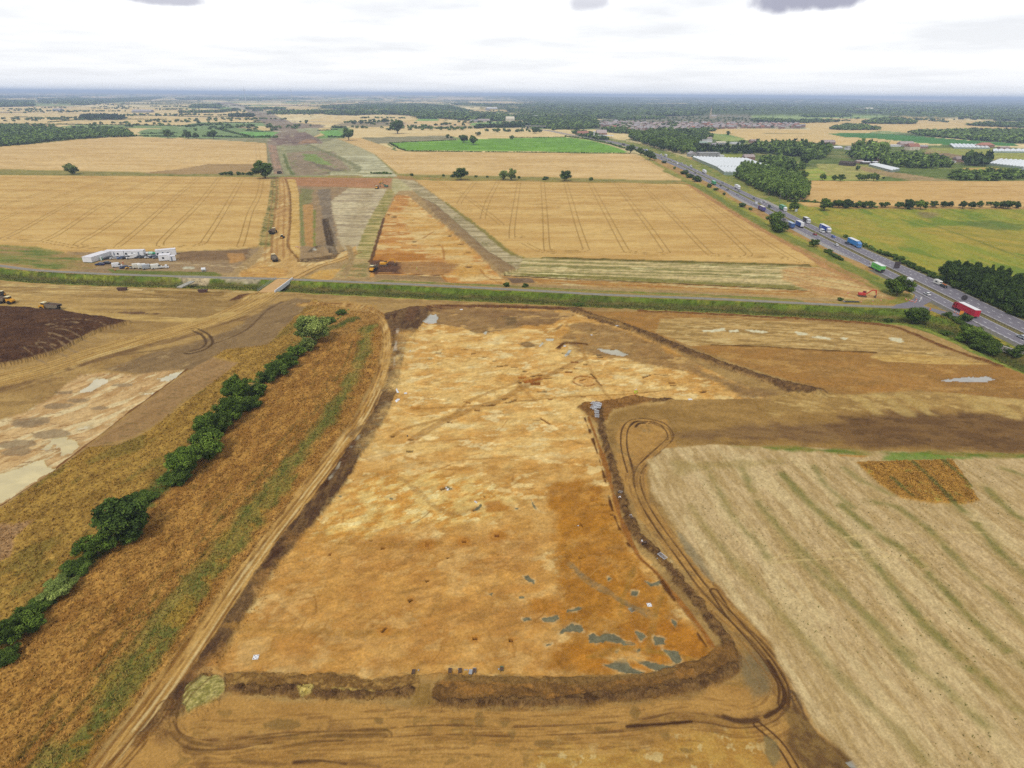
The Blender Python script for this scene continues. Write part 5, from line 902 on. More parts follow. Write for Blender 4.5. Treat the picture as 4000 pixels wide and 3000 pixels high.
# ------------------------------------------------------------------ build the ground objects
def region_mesh():
 idx = np.arange(NV).reshape(NR, NC)
 a = idx[:-1, :-1].ravel(); b = idx[:-1, 1:].ravel(); c = idx[1:, 1:].ravel(); d = idx[1:, :-1].ravel()
 Q = np.stack([d, c, b, a], 1)
 Hz = H.copy()
 V = np.stack([X, Y, Hz], 1)
 fr = RID[Q[:, 2]]
 MG = attr_mat('soil', fine=.16, fsc=2.2, bump=.5, bdist=.10)
 MGf = attr_mat('grass_turf', fine=.28, fsc=2.6, bump=.6, bdist=.2)
 MW = attr_mat('ripe_wheat', fine=.12, fsc=1.6, bump=.5, bdist=.15)
 MP = attr_mat('muddy_water', rough=.12, fine=.03, fsc=.5, bump=.02, bdist=.01, spec=.5)
 kinds = {'wheat_field': MW, 'crop_field': MGf, 'grass_field': MGf, 'grass_bank': MGf, 'hedge_bottom': MGf, 'puddle': MP, 'woodland': MGf}
 lab = {'wheat_field': 'wheat_field', 'puddle': 'puddle', 'hedge_bottom': 'grass_strip'}
 for n, r in REG.items():
  F = Q[fr == r]
  if not len(F): continue
  u, inv = np.unique(F.ravel(), return_inverse=True)
  me = mesh_np(n, V[u], inv.reshape(-1, 4), [kinds.get(n, MG)], C[u], smooth=True)
  o = bpy.data.objects.new(lab.get(n, n), me); link(o)
  if n == 'woodland': tag(o, 'far woods that reach to the horizon beyond the fields and the town', 'woodland', kind='stuff')
  elif n == 'straw_pile': tag(o, 'straw and cut weeds heaped beside the bottom left corner of the dig', 'straw pile', kind='stuff')
  else: tag(o, kind='structure')
region_mesh()
def vidx(x, y):
 j = int(np.clip(np.searchsorted(-GY[:, 0], -y), 1, NR - 1))
 t = tt[j, 0]; i = int(np.clip(np.searchsorted(np.array(_ur), x / t), 1, NC - 1))
 return j * NC + i
def hgt(x, y): return float(H[vidx(x, y)])
# ------------------------------------------------------------------ roads
M_ASPH = mat('asphalt', '7d7880', .85, var=.10, scale=.35); M_ASPH2 = mat('worn_asphalt', 'a19c94', .9, var=.12, scale=.4); M_CONC = mat('concrete', 'b5afa2', .9, var=.1, scale=.6)
M_PAINT = mat('road_paint', 'e4e2e0', .7, var=.12, scale=.6)
CP = [np.array(p) for p in CLs if p[1] < 5600 and p[1] > -120]
CNRM = []
for i in range(len(CP)):
 a = CP[max(i - 1, 0)]; b = CP[min(i + 1, len(CP) - 1)]; t = (b - a) / (np.linalg.norm(b - a) + 1e-9)
 CNRM.append(np.array([-t[1], t[0]]) if -t[1] > 0 else np.array([t[1], -t[0]]))
def ribbon(o0, o1, z, y0=-1e9, y1=1e9, step=None, P=CP, Nn=CNRM):
 vs = []; fs = []
 for p, n in zip(P, Nn):
  if p[1] < y0 or p[1] > y1: continue
  a = o0(p[1]) if callable(o0) else o0; b = o1(p[1]) if callable(o1) else o1
  vs += [(*(p + n * a), z), (*(p + n * b), z)]
 for i in range(len(vs) // 2 - 1): fs.append((2 * i, 2 * i + 1, 2 * i + 3, 2 * i + 2))
 return vs, fs
def rib_obj(name, parts, m, parent=None):
 mb = MB()
 for v, f in parts:
  if f: mb.add(v, f)
 o = mb.build(name, m, parent); return o
def dens(P, step):
 P = np.array(P); L = np.r_[0, np.cumsum(np.linalg.norm(np.diff(P, axis=0), axis=1))]
 s = np.arange(0, L[-1], step); return [np.array((np.interp(q, L, P[:, 0]), np.interp(q, L, P[:, 1]))) for q in s]
def norms(P, right=True):
 o = []
 for i in range(len(P)):
  a = P[max(i - 1, 0)]; b = P[min(i + 1, len(P) - 1)]; t = (b - a) / (np.linalg.norm(b - a) + 1e-9); o.append(np.array([t[1], -t[0]]))
 return o
CD = [p for p in dens([q for q in CP if q[1] < 2400], 2.0)]; CDN = [n if n[0] > 0 else -n for n in norms(CD)]
neo = lambda y: float(np.interp(y, [-200, 300, 345, 395, 440, 500, 600, 3000], [15, 15, 15.5, 13.5, 12, 11.2, 10.8, 10.8]))
swo = lambda y: -float(np.interp(y, [-200, 300, 400, 600, 3000], [11.3, 11.3, 11, 10.6, 10.6]))
road = rib_obj('road', [ribbon(2.0, neo, .03), ribbon(-2.0, swo, .03)], M_ASPH); tag(road, kind='structure')
mk = []
for o in (-2.5, 2.5, 10.2 ): mk.append(ribbon(o - .13, o + .13, .045, 460 if o > 5 else -1e9, P=CD, Nn=CDN))
mk.append(ribbon(-10.35, -10.1, .045, P=CD, Nn=CDN))
mk.append(ribbon(lambda y: neo(y) - .6, lambda y: neo(y) - .35, .045, -200, 460, P=CD, Nn=CDN))
def dash(o, on, off, wd=.16, y0=-100, y1=2200):
 r = []; n = int(on / 2) + 1; per = max(1, int((on + off) / 2)); i = 0
 while i + n < len(CD):
  q = CD[i:i + n]; nn = CDN[i:i + n]
  if y0 < q[0][1] < y1: r.append(ribbon(lambda y, o=o: (o(y) if callable(o) else o) - wd, lambda y, o=o: (o(y) if callable(o) else o) + wd, .045, P=q, Nn=nn))
  i += per
 return r
mk += dash(-6.3, 2, 7) + dash(6.3, 2, 7) + dash(10.3, 2, 4, .16, 150, 500)
mk += dash(lambda y: -10.9, 2, 3, .14, 255, 300)
rib_obj('road_marking', mk, M_PAINT, road)
# lay-bys on the field side
def px_poly_mesh(name, pts, z, m, parent=None):
 P = gs(pts); mb = MB(); mb.add([(p[0], p[1], z) for p in P], [tuple(range(len(P)))]); return mb.build(name, m, parent)
lb = rib_obj('lay_by', [ribbon(lambda y: swo(y) - 4.2 * float(np.interp(y, [395, 425, 530, 560], [0, 1, 1, 0])), lambda y: swo(y) - .25, .02, 395, 560, P=CD, Nn=CDN),
      ribbon(lambda y: swo(y) - 4.2 * float(np.interp(y, [600, 640, 690, 730], [0, 1, 1, 0])), lambda y: swo(y) - .25, .02, 600, 730, P=CD, Nn=CDN)], M_ASPH2); tag(lb, kind='structure')
rib_obj('road_marking', dash(lambda y: swo(y) - .6, 2, 2, .14, 420, 535), M_PAINT, lb)
hl = rib_obj('lay_by', [ribbon(lambda y: neo(y) + .25, lambda y: neo(y) + 4.5 * float(np.interp(y, [585, 610, 660, 690], [0, 1, 1, 0])), .02, 585, 690, P=CD, Nn=CDN)], M_ASPH2); tag(hl, kind='structure')
# field lane and junction
LD = dens(LN, 3.0); LDN = norms(LD)
lane = rib_obj('lane', [ribbon(-1.9, 1.9, .05, P=LD, Nn=LDN)], mat('lane_asphalt', '8f897c', .9, var=.15, scale=.4)); tag(lane, kind='structure')
j = px_poly_mesh('slip_road', [(3500, 1190), (3545, 1180), (3570, 1165), (3575, 1150), (3562, 1138), (3590, 1150), (3640, 1174), (3632, 1180), (3606, 1194), (3620, 1199), (3700, 1219), (3745, 1226), (3790, 1250), (3830, 1276), (3790, 1272), (3710, 1245), (3640, 1215), (3560, 1205), (3480, 1205)], .06, M_ASPH)
tag(j, kind='structure')
mb = MB()
for a, b in (((3556, 1146), (3568, 1153)), ((3574, 1156), (3586, 1163)), ((3592, 1166), (3604, 1172)), ((3590, 1178), (3600, 1166))):
 p, q = np.array(g1(*a)), np.array(g1(*b)); t = (q - p) / np.linalg.norm(q - p); n = np.array([t[1], -t[0]]) * .16
 mb.add([(*(p - n), .075), (*(q - n), .075), (*(q + n), .075), (*(p + n), .075)], [(0, 1, 2, 3)])
mb.build('road_marking', M_PAINT, j)
# steel crash barriers on the central reservation
M_STEEL = mat('galvanised_steel', '8c8478', .5, .6, var=.1)
def barrier(off, y0, y1, label):
 q = [(p, n) for p, n in zip(CD, CDN) if y0 < p[1] < y1]
 root = empty('crash_barrier', (q[0][0][0] + off, q[0][0][1], 0), label=label, cat='crash barrier')
 o = root.location; rail = MB(); post = MB()
 for (p, n), (p2, n2) in zip(q[:-1], q[1:]):
  a = p + n * off - np.array(o[:2]); b = p2 + n2 * off - np.array(o[:2]); e = n * .04
  rail.add([(a[0] - e[0], a[1] - e[1], .5), (b[0] - e[0], b[1] - e[1], .5), (b[0] - e[0], b[1] - e[1], .8), (a[0] - e[0], a[1] - e[1], .8), (a[0] + e[0], a[1] + e[1], .5), (b[0] + e[0], b[1] + e[1], .5), (b[0] + e[0], b[1] + e[1], .8), (a[0] + e[0], a[1] + e[1], .8)],
                 [(0, 1, 2, 3), (7, 6, 5, 4), (3, 2, 6, 7), (0, 4, 5, 1)])
  post.box(a[0] - .06, a[0] + .06, a[1] - .06, a[1] + .06, 0, .55)
 rail.build('rail', M_STEEL, root); tag(post.build('post', M_STEEL, root), kind='stuff')
barrier(-.5, 150, 560, 'near length of steel crash barrier along the central reservation by the red lorry')
barrier(.5, 560, 1100, 'far length of steel crash barrier along the central reservation by the poplars')

# ------------------------------------------------------------------ foliage
LG = np.array([1.12, .96, .5])
def crown_np(nleaf, leaf, seed, lobes=9, flat=.85, cone=0.0, base='6b8742', lite='8aa353', dark='4c6430', core=.72, ncore=7, lr=(.28, .5)):
 """unit crown (radius about 1, centre at 0): many leaf-sized faces over uneven lobes plus an inner mass"""
 r = np.random.RandomState(seed)
 L = [(np.zeros(3), .62)]
 for i in range(lobes):
  d = r.normal(size=3); d /= np.linalg.norm(d); d[2] = d[2] * flat
  L.append((d * r.uniform(.4, .92), r.uniform(*lr)))
 cen = np.array([l[0] for l in L]); rad = np.array([l[1] for l in L])
 if cone: cen[:, :2] *= (1 - cone * (cen[:, 2:3] + .6)); rad = rad * (1 - .45 * cone * (cen[:, 2] + .6))
 k = r.choice(len(L), nleaf, p=rad ** 2 / (rad ** 2).sum())
 d = r.normal(size=(nleaf, 3)); d /= np.linalg.norm(d, axis=1)[:, None]
 pos = cen[k] + d * (rad[k] * r.uniform(.86, 1.06, nleaf))[:, None]
 # drop leaves buried in other lobes
 dist = np.linalg.norm(pos[:, None, :] - cen[None], axis=2) / rad[None]
 keep = (dist.min(1) > .8); pos = pos[keep]; d = d[keep]; k = k[keep]; n = len(pos)
 nn = d + r.normal(size=(n, 3)) * .55; nn /= np.linalg.norm(nn, axis=1)[:, None]
 a = np.cross(nn, r.normal(size=(n, 3))); a /= np.linalg.norm(a, axis=1)[:, None]; b = np.cross(nn, a)
 s = leaf * r.uniform(.6, 1.3, n)[:, None]
 V = np.stack([pos - a * s, pos - b * s * .7, pos + a * s, pos + b * s * .7], 1).reshape(-1, 3)
 F = np.arange(4 * n).reshape(-1, 4)
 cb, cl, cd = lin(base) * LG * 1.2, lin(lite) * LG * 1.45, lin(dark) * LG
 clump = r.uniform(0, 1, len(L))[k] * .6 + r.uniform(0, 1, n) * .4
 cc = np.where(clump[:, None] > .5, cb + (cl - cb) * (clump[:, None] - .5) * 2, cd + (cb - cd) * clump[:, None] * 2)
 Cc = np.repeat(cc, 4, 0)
 VV, FF, CCC = [V], [F], [Cc]; o = len(V)
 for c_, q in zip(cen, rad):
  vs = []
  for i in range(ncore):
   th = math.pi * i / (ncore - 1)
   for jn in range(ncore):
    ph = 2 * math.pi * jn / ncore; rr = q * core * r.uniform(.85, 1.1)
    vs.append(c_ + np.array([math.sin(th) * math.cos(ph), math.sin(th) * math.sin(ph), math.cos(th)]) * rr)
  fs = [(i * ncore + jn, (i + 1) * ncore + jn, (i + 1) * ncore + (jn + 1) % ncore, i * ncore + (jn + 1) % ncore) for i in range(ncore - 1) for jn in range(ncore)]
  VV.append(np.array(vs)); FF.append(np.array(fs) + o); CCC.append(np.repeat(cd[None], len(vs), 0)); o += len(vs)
 return np.concatenate(VV), np.concatenate(FF), np.concatenate(CCC)
M_LEAF = attr_mat('leaves', rough=.85, fine=.3, fsc=1.3, bump=0, spec=.05, objrand=.16)
M_BARK = mat('bark', '7a6a55', .95, var=.2, scale=4)
CROWN = {}
def crown(kind, lod, var):
 key = (kind, lod, var)
 if key in CROWN: return CROWN[key]
 nl, lf = {0: (8000, .045), 1: (1500, .085), 2: (340, .17)}[lod]
 P = {'broad': dict(base='4f6c36', lite='6f8e48', dark='3a4f28'), 'willow': dict(base='728a5c', lite='93a878', dark='566b44'), 'dark': dict(base='3f5733', lite='50693c', dark='2f4228', cone=.35),
         'poplar': dict(base='688a52', lite='8fae74', dark='48633a', cone=.3), 'bush': dict(base='4a6434', lite='66824a', dark='354a28', flat=.7), 'conifer': dict(base='3d5632', lite='4e683c', dark='2c4026', cone=.8)}[kind]
 V, F, Cc = crown_np(nl, lf, var * 17 + lod * 3 + len(kind), lobes={0: 42, 1: 20, 2: 8}[lod], ncore=6 if lod < 2 else 5, lr={0: (.16, .3), 1: (.22, .38), 2: (.28, .5)}[lod], **P)
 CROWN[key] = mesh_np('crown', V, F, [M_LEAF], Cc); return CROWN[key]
def trunk_mesh(hh=1.0):
 key = 'trunk'
 if key in CROWN: return CROWN[key]
 mb = MB(); mb.tube((0, 0, -.1), (0.02, 0, .45), .05, .035, 7)
 for a in range(5):
  t = a * 1.3; mb.tube((0.02, 0, .3 + .03 * a), (.25 * math.cos(t), .25 * math.sin(t), .62 + .03 * a), .022, .008, 5)
 me = bpy.data.meshes.new('trunk'); me.from_pydata(mb.v, [], mb.f); me.materials.append(M_BARK); CROWN[key] = me; return me
def plant(px, py, wpx, ratio=1.0, kind='broad', name='tree', label=None, cat='tree', group=None, lodf=None, squash=1.0):
 """a tree or bush whose crown is centred on photo pixel (px, py) and wpx photo pixels wide; ratio = height / width"""
 d = depth_at(px, py); wm = wpx * d / FPX; hh = wm * ratio
 zc = hh * .54
 X0, Y0 = g1(px, py, zc); d = depth_at(px, py, zc); wm = wpx * d / FPX; hh = wm * ratio
 zg = hgt(X0, Y0) if Y0 < 3000 else 0
 return tree_at(X0, Y0, zg, wm, hh, kind, name, label, cat, group, wpx)
def tree_at(X0, Y0, zg, wm, hh, kind='broad', name='tree', label=None, cat='tree', group=None, wpx=30):
 lod = 0 if wpx > 70 else (1 if wpx > 22 else 2)
 root = empty(name, (X0, Y0, zg), rnd.uniform(0, 6.28), label=label, cat=cat, group=group)
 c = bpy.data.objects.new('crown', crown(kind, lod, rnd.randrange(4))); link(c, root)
 bush = kind == 'bush'
 c.location = (0, 0, hh * (.42 if bush else .56)); c.scale = (wm * .6, wm * .6, hh * (.56 if bush else .5))
 if not bush or lod == 0:
  t = bpy.data.objects.new('trunk', trunk_mesh()); link(t, root); t.scale = (hh * .9, hh * .9, hh * .9)
 return root
# merged woods
LOWC = [crown_np(46, .36, 900 + i, lobes=3, ncore=4, base='5f7d48', lite='7a9862', dark='48623c') for i in range(3)] + [crown_np(46, .36, 950 + i, lobes=3, ncore=4, base='3c5236', lite='48603c', dark='30452e', cone=.6) for i in range(3)]
def inpoly(x, y, P): return sdf_poly(np.array([x]), np.array([y]), P)[0] > 0
def mass(pts, sp, hh, label, kind=0, name='woodland', rad=None, jit=.45, cat=None, group=None, world=False, tint=.25, xy=None):
 P = np.array(xy).T if xy is not None else (np.array(pts) if world else gs(pts))
 r = np.random.RandomState(int(abs(P[0, 0])) % 9999 + 3)
 x0, y0 = P.min(0); x1, y1 = P.max(0)
 if xy is not None: P = np.array([(x0, y0), (x1, y0), (x1, y1)]); sp = 900; rad = rad or 9
 gx, gy = np.meshgrid(np.arange(x0, x1, sp), np.arange(y0, y1, sp)); gx = gx.ravel() + r.uniform(-jit, jit, gx.size) * sp; gy = gy.ravel() + r.uniform(-jit, jit, gy.size) * sp
 m = sdf_poly(gx.astype(np.float32), gy.astype(np.float32), P.astype(np.float32)) > 0; gx, gy = (gx[m], gy[m]) if xy is None else xy
 n = len(gx)
 if not n: return
 rad = rad or sp * .72
 VV, FF, CC_, o = [], [], [], 0
 for q in range(3):
  V, F, Cc = LOWC[kind * 3 + q]; sel = np.nonzero(np.arange(n) % 3 == q)[0]
  if not len(sel): continue
  a = r.uniform(0, 6.28, len(sel)); s = rad * r.uniform(.75, 1.25, len(sel)); h_ = hh * r.uniform(.7, 1.2, len(sel))
  ca, sa = np.cos(a)[:, None], np.sin(a)[:, None]
  vx = (V[None, :, 0] * ca - V[None, :, 1] * sa) * s[:, None] + gx[sel][:, None]; vy = (V[None, :, 0] * sa + V[None, :, 1] * ca) * s[:, None] + gy[sel][:, None]
  vz = (V[None, :, 2] * .55 + .5) * h_[:, None]
  VV.append(np.stack([vx, vy, vz], 2).reshape(-1, 3)); FF.append((F[None] + (np.arange(len(sel)) * len(V))[:, None, None] + o).reshape(-1, 4))
  CC_.append((Cc[None] * r.uniform(1 - tint, 1 + tint, (len(sel), 1, 1))).reshape(-1, 3)); o += len(sel) * len(V)
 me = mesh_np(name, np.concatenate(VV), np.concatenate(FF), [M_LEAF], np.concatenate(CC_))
 ob = bpy.data.objects.new(name, me); link(ob)
 tag(ob, label, cat, group, None if cat else 'stuff'); return ob
def hedge(pts, hh, wd, label, group=None, world=False, sp=None, name='hedge', kind=0):
 """a clipped or ragged hedge along a line: one thing"""
 P = np.array(pts) if world else gs(pts); D_ = dens(P, .1 + wd * .5)
 r = np.random.RandomState(len(label)); VV, FF, CC_, o = [], [], [], 0
 for i, p in enumerate(D_):
  if r.rand() < .06: continue
  V, F, Cc = LOWC[kind * 3 + i % 3]; a = r.uniform(0, 6.28); s = wd * .5 * r.uniform(.7, 1.25); h_ = hh * r.uniform(.6, 1.25)
  px, py = p + r.normal(size=2) * wd * .12
  VV.append(np.stack([(V[:, 0] * math.cos(a) - V[:, 1] * math.sin(a)) * s * 1.15 + px, (V[:, 0] * math.sin(a) + V[:, 1] * math.cos(a)) * s * 1.15 + py, (V[:, 2] * .6 + .45) * h_], 1)); FF.append(F + o); CC_.append(Cc * r.uniform(.8, 1.2)); o += len(V)
 me = mesh_np('hedge', np.concatenate(VV), np.concatenate(FF), [M_LEAF], np.concatenate(CC_)); ob = bpy.data.objects.new(name, me); link(ob)
 return tag(ob, label, 'hedge', group)

def blob(n, seed, c0, c1, flat=.7):
 r = np.random.RandomState(seed); V, F = [], []
 for i in range(5):
  th = math.pi * i / 4
  for j in range(5): ph = 1.2566 * j + i * .5; q = r.uniform(.6, 1.1); V.append((math.sin(th) * math.cos(ph) * q, math.sin(th) * math.sin(ph) * q, math.cos(th) * flat * q))
 F = [(i * 5 + j, (i + 1) * 5 + j, (i + 1) * 5 + (j + 1) % 5, i * 5 + (j + 1) % 5) for i in range(4) for j in range(5)]
 return np.array(V), np.array(F), np.repeat((lin(c0) if seed % 2 else lin(c1))[None], 25, 0)
def tuft(seed, cs, n=8):
 r = np.random.RandomState(seed); V, F, Cc = [], [], []
 for i in range(n):
  a = r.uniform(0, 6.28); l = r.uniform(.5, 1.1); w_ = .16; b = r.normal(size=2) * .35; t = b + np.array([math.cos(a), math.sin(a)]) * l * r.uniform(.2, .9)
  nx, ny = -math.sin(a) * w_, math.cos(a) * w_; o = len(V); z = r.uniform(.5, 1.1)
  V += [(b[0] - nx, b[1] - ny, 0), (b[0] + nx, b[1] + ny, 0), (t[0] + nx * .6, t[1] + ny * .6, z), (t[0] - nx * .6, t[1] - ny * .6, z)]; F.append((o, o + 1, o + 2, o + 3)); Cc += [lin(cs[r.randint(len(cs))])] * 4
 return np.array(V), np.array(F), np.array(Cc)
def scat(pts, src, sp, size, label, name, zs=1.0, keep=1.0, line=None, wd=2.0, zo=0.0, clump=None, gw=0.0):
 r = np.random.RandomState(len(label) * 7)
 if line is not None:
  D_ = np.array(dens(np.array(spline(gs(line))), sp)); D_ = np.repeat(D_, max(1, int(keep)), 0); gx = D_[:, 0] + r.normal(size=len(D_)) * wd * .5; gy = D_[:, 1] + r.normal(size=len(D_)) * wd * .5
 else:
  P = gs(pts); x0, y0 = P.min(0); x1, y1 = P.max(0); gx, gy = np.meshgrid(np.arange(x0, x1, sp), np.arange(y0, y1, sp)); gx = gx.ravel() + r.uniform(-.5, .5, gx.size) * sp; gy = gy.ravel() + r.uniform(-.5, .5, gy.size) * sp
  m = (sdf_poly(gx.astype(np.float32), gy.astype(np.float32), P.astype(np.float32)) > .2) & (r.rand(len(gx)) < keep)
  if clump: m &= vnoise(gx / clump[0], gy / clump[0], 17) > clump[1]
  gx, gy = gx[m], gy[m]
 vi = np.array([vidx(a, b) for a, b in zip(gx, gy)]); gz = H[vi]; gc = C[vi]; VV, FF, CC_, o = [], [], [], 0
 for q, (V, F, Cc) in enumerate(src):
  sel = np.nonzero(np.arange(len(gx)) % len(src) == q)[0]
  if not len(sel): continue
  a = r.uniform(0, 6.28, len(sel))[:, None]; s = r.uniform(*size, len(sel))[:, None]
  vx = (V[None, :, 0] * np.cos(a) - V[None, :, 1] * np.sin(a)) * s + gx[sel][:, None]; vy = (V[None, :, 0] * np.sin(a) + V[None, :, 1] * np.cos(a)) * s + gy[sel][:, None]; vz = V[None, :, 2] * s * zs + gz[sel][:, None] + zo
  VV.append(np.stack([vx, vy, vz], 2).reshape(-1, 3)); FF.append((F[None] + (np.arange(len(sel)) * len(V))[:, None, None] + o).reshape(-1, 4)); CC_.append(((Cc[None] * (1 - gw) + gc[sel][:, None] * gw * (.7 + .6 * (Cc.sum(1) / Cc.sum(1).max()))[None, :, None]) * r.uniform(.85, 1.2, (len(sel), 1, 1))).reshape(-1, 3)); o += len(sel) * len(V)
 ob = bpy.data.objects.new(name, mesh_np(name, np.concatenate(VV), np.concatenate(FF), [M_LEAF], np.concatenate(CC_))); link(ob); return tag(ob, label, kind='stuff')
# ------------------------------------------------------------------ overgrown hedge in the near left fields
NH = 'shrubs and trees of the near left hedge'
for (x, y, w_, r_, kd, lb, ct) in (
 (1218, 1275, 130, 1.05, 'willow', 'big grey-green willow at the far end of the near left hedge', 'tree'), (1205, 1345, 70, .9, 'willow', 'small grey-green sallow just in front of the big hedge willow', 'bush'),
 (1160, 1370, 80, .8, 'bush', 'dark round thorn bush in the hedge beside the small sallow', 'bush'), (1120, 1410, 85, .8, 'bush', 'low dark bush of the close-grown middle part of the near hedge', 'bush'),
 (1078, 1440, 85, .8, 'bush', 'spreading bush midway along the dense stretch of the near hedge', 'bush'), (1045, 1470, 80, .85, 'bush', 'bush in the dense hedge above the pointed green tree', 'bush'),
 (1008, 1515, 72, 1.0, 'bush', 'narrow upright bush to the right of the tall hedge maple', 'bush'), (930, 1520, 112, 1.05, 'broad', 'tall hedge maple with a pale green top', 'tree'), (968, 1565, 90, .85, 'bush', 'low bush at the foot of the tall hedge maple', 'bush'),
 (898, 1600, 118, .95, 'bush', 'large domed hawthorn below the tall hedge maple', 'bush'), (850, 1655, 95, .9, 'bush', 'dark hawthorn wedged against the twin-crowned tree', 'bush'), (800, 1660, 120, 1.05, 'broad', 'bright green upper crown of the twin-crowned hedge tree', 'tree'), (808, 1730, 140, .85, 'bush', 'wide dark skirt of bushes under the bright green crown', 'bush'),
 (718, 1805, 150, .85, 'bush', 'big dark bush standing alone between two gaps in the near hedge', 'bush'), (690, 1860, 120, .6, 'bush', 'low bush in front of the big lone hedge bush', 'bush'),
 (455, 2015, 215, .95, 'dark', 'widest and darkest tree of the near left hedge', 'tree'), (372, 2128, 140, .8, 'bush', 'rounded bright green bush below the widest hedge tree', 'bush'), (500, 2090, 110, .5, 'bush', 'low bramble patch at the right foot of the widest hedge tree', 'bush'),
 (300, 2215, 110, .4, 'bush', 'flat bramble thicket in the gap of the near hedge', 'bush'), (235, 2300, 130, .45, 'willow', 'low greyish scrub half way down the lower hedge', 'bush'), (560, 1945, 110, .35, 'bush', 'low bramble bank between the two big hedge trees', 'bush'), (170, 2360, 100, .4, 'bush', 'low bramble patch above the leafy bush by the left edge', 'bush'),
 (105, 2420, 130, .7, 'bush', 'leafy green bush next to the left edge of the view', 'bush'), (15, 2480, 130, 1.0, 'broad', 'light green tree cut by the left edge of the view', 'tree'), (20, 2560, 110, .6, 'bush', 'lowest bush of the near hedge at the left edge', 'bush'),
 (1330, 1220, 45, .5, 'bush', 'low green scrub at the far right tip of the near hedge', 'bush'), (1285, 1250, 55, .45, 'bush', 'low weedy scrub to the right of the big hedge willow', 'bush')):
 plant(x, y, w_ * rnd.uniform(.8, .95), r_, rnd.choice(['bush', 'bush', 'broad', 'broad']) if kd == 'bush' and r_ > .6 else kd, 'bush' if ct == 'bush' else 'tree', lb, ct, None)
tag(mass([(1370, 1212), (1240, 1330), (1100, 1440), (960, 1570), (820, 1720), (650, 1910), (470, 2090), (330, 2240), (180, 2380), (0, 2540), (-60, 2520), (130, 2350), (290, 2200), (430, 2060), (610, 1880), (780, 1690), (920, 1540), (1060, 1410), (1200, 1300), (1340, 1205)], 1.9, .6, 'brambles and nettles filling the bottom of the near left hedge', rad=.95, tint=.4, name='bramble'), kind='stuff')
# ------------------------------------------------------------------ single trees and bushes in the middle distance
S = []
def one(x, y, w_, r_, kd, lb, name=None, cat=None, group=None):
 b = kd == 'bush'; plant(x, y, w_, r_, kd, name or ('bush' if b else 'tree'), lb, cat or ('bush' if b else 'tree'), group)
one(1030, 655, 78, .85, 'broad', 'large round oak at the corner of the left wheat beside the haul road')
one(275, 655, 44, .95, 'willow', 'lone thin-crowned tree on the grass strip between the two left wheat fields')
one(1800, 674, 52, .9, 'broad', 'largest round tree on the strip between the two right hand wheat fields')
one(1966, 679, 34, 1.15, 'willow', 'left one of the twin pale trees on the field strip'); one(1999, 679, 36, 1.15, 'willow', 'right one of the twin pale trees on the field strip')
one(2207, 683, 42, .95, 'broad', 'rounded tree standing alone right of the twin pale trees')
one(2310, 695, 16, 1.0, 'bush', 'small dark bush at the right end of the field strip')
for x, y, w_, lb in ((863, 677, 14, 'leftmost of the little bushes left of the large round oak'), (880, 674, 16, 'second little bush left of the large round oak'), (900, 673, 22, 'widest little bush left of the large round oak'), (930, 675, 18, 'fourth little bush left of the large round oak'),
                     (950, 676, 13, 'smallest bush left of the large round oak'), (963, 677, 12, 'low bush near the round oak, last but one of the row'), (982, 675, 20, 'bush touching the shade of the large round oak'), (1609, 680, 14, 'small bush at the left end of the right field strip'),
                     (1733, 683, 13, 'tiny round bush between the field corner and the largest round tree'), (1767, 684, 17, 'grey bush at the left foot of the largest round tree'), (1859, 687, 11, 'small pointed bush right of the largest round tree'), (1903, 688, 11, 'small bush left of the twin pale trees'),
                     (2027, 690, 14, 'dark bush right beside the twin pale trees'), (2131, 693, 20, 'low bush midway between the twin trees and the lone rounded tree')):
 one(x, y, w_, .85, 'bush', lb)
hedge([(1450, 678), (1527, 680)], 3.5, 5, 'short clipped hedge on the strip north of the second excavation')
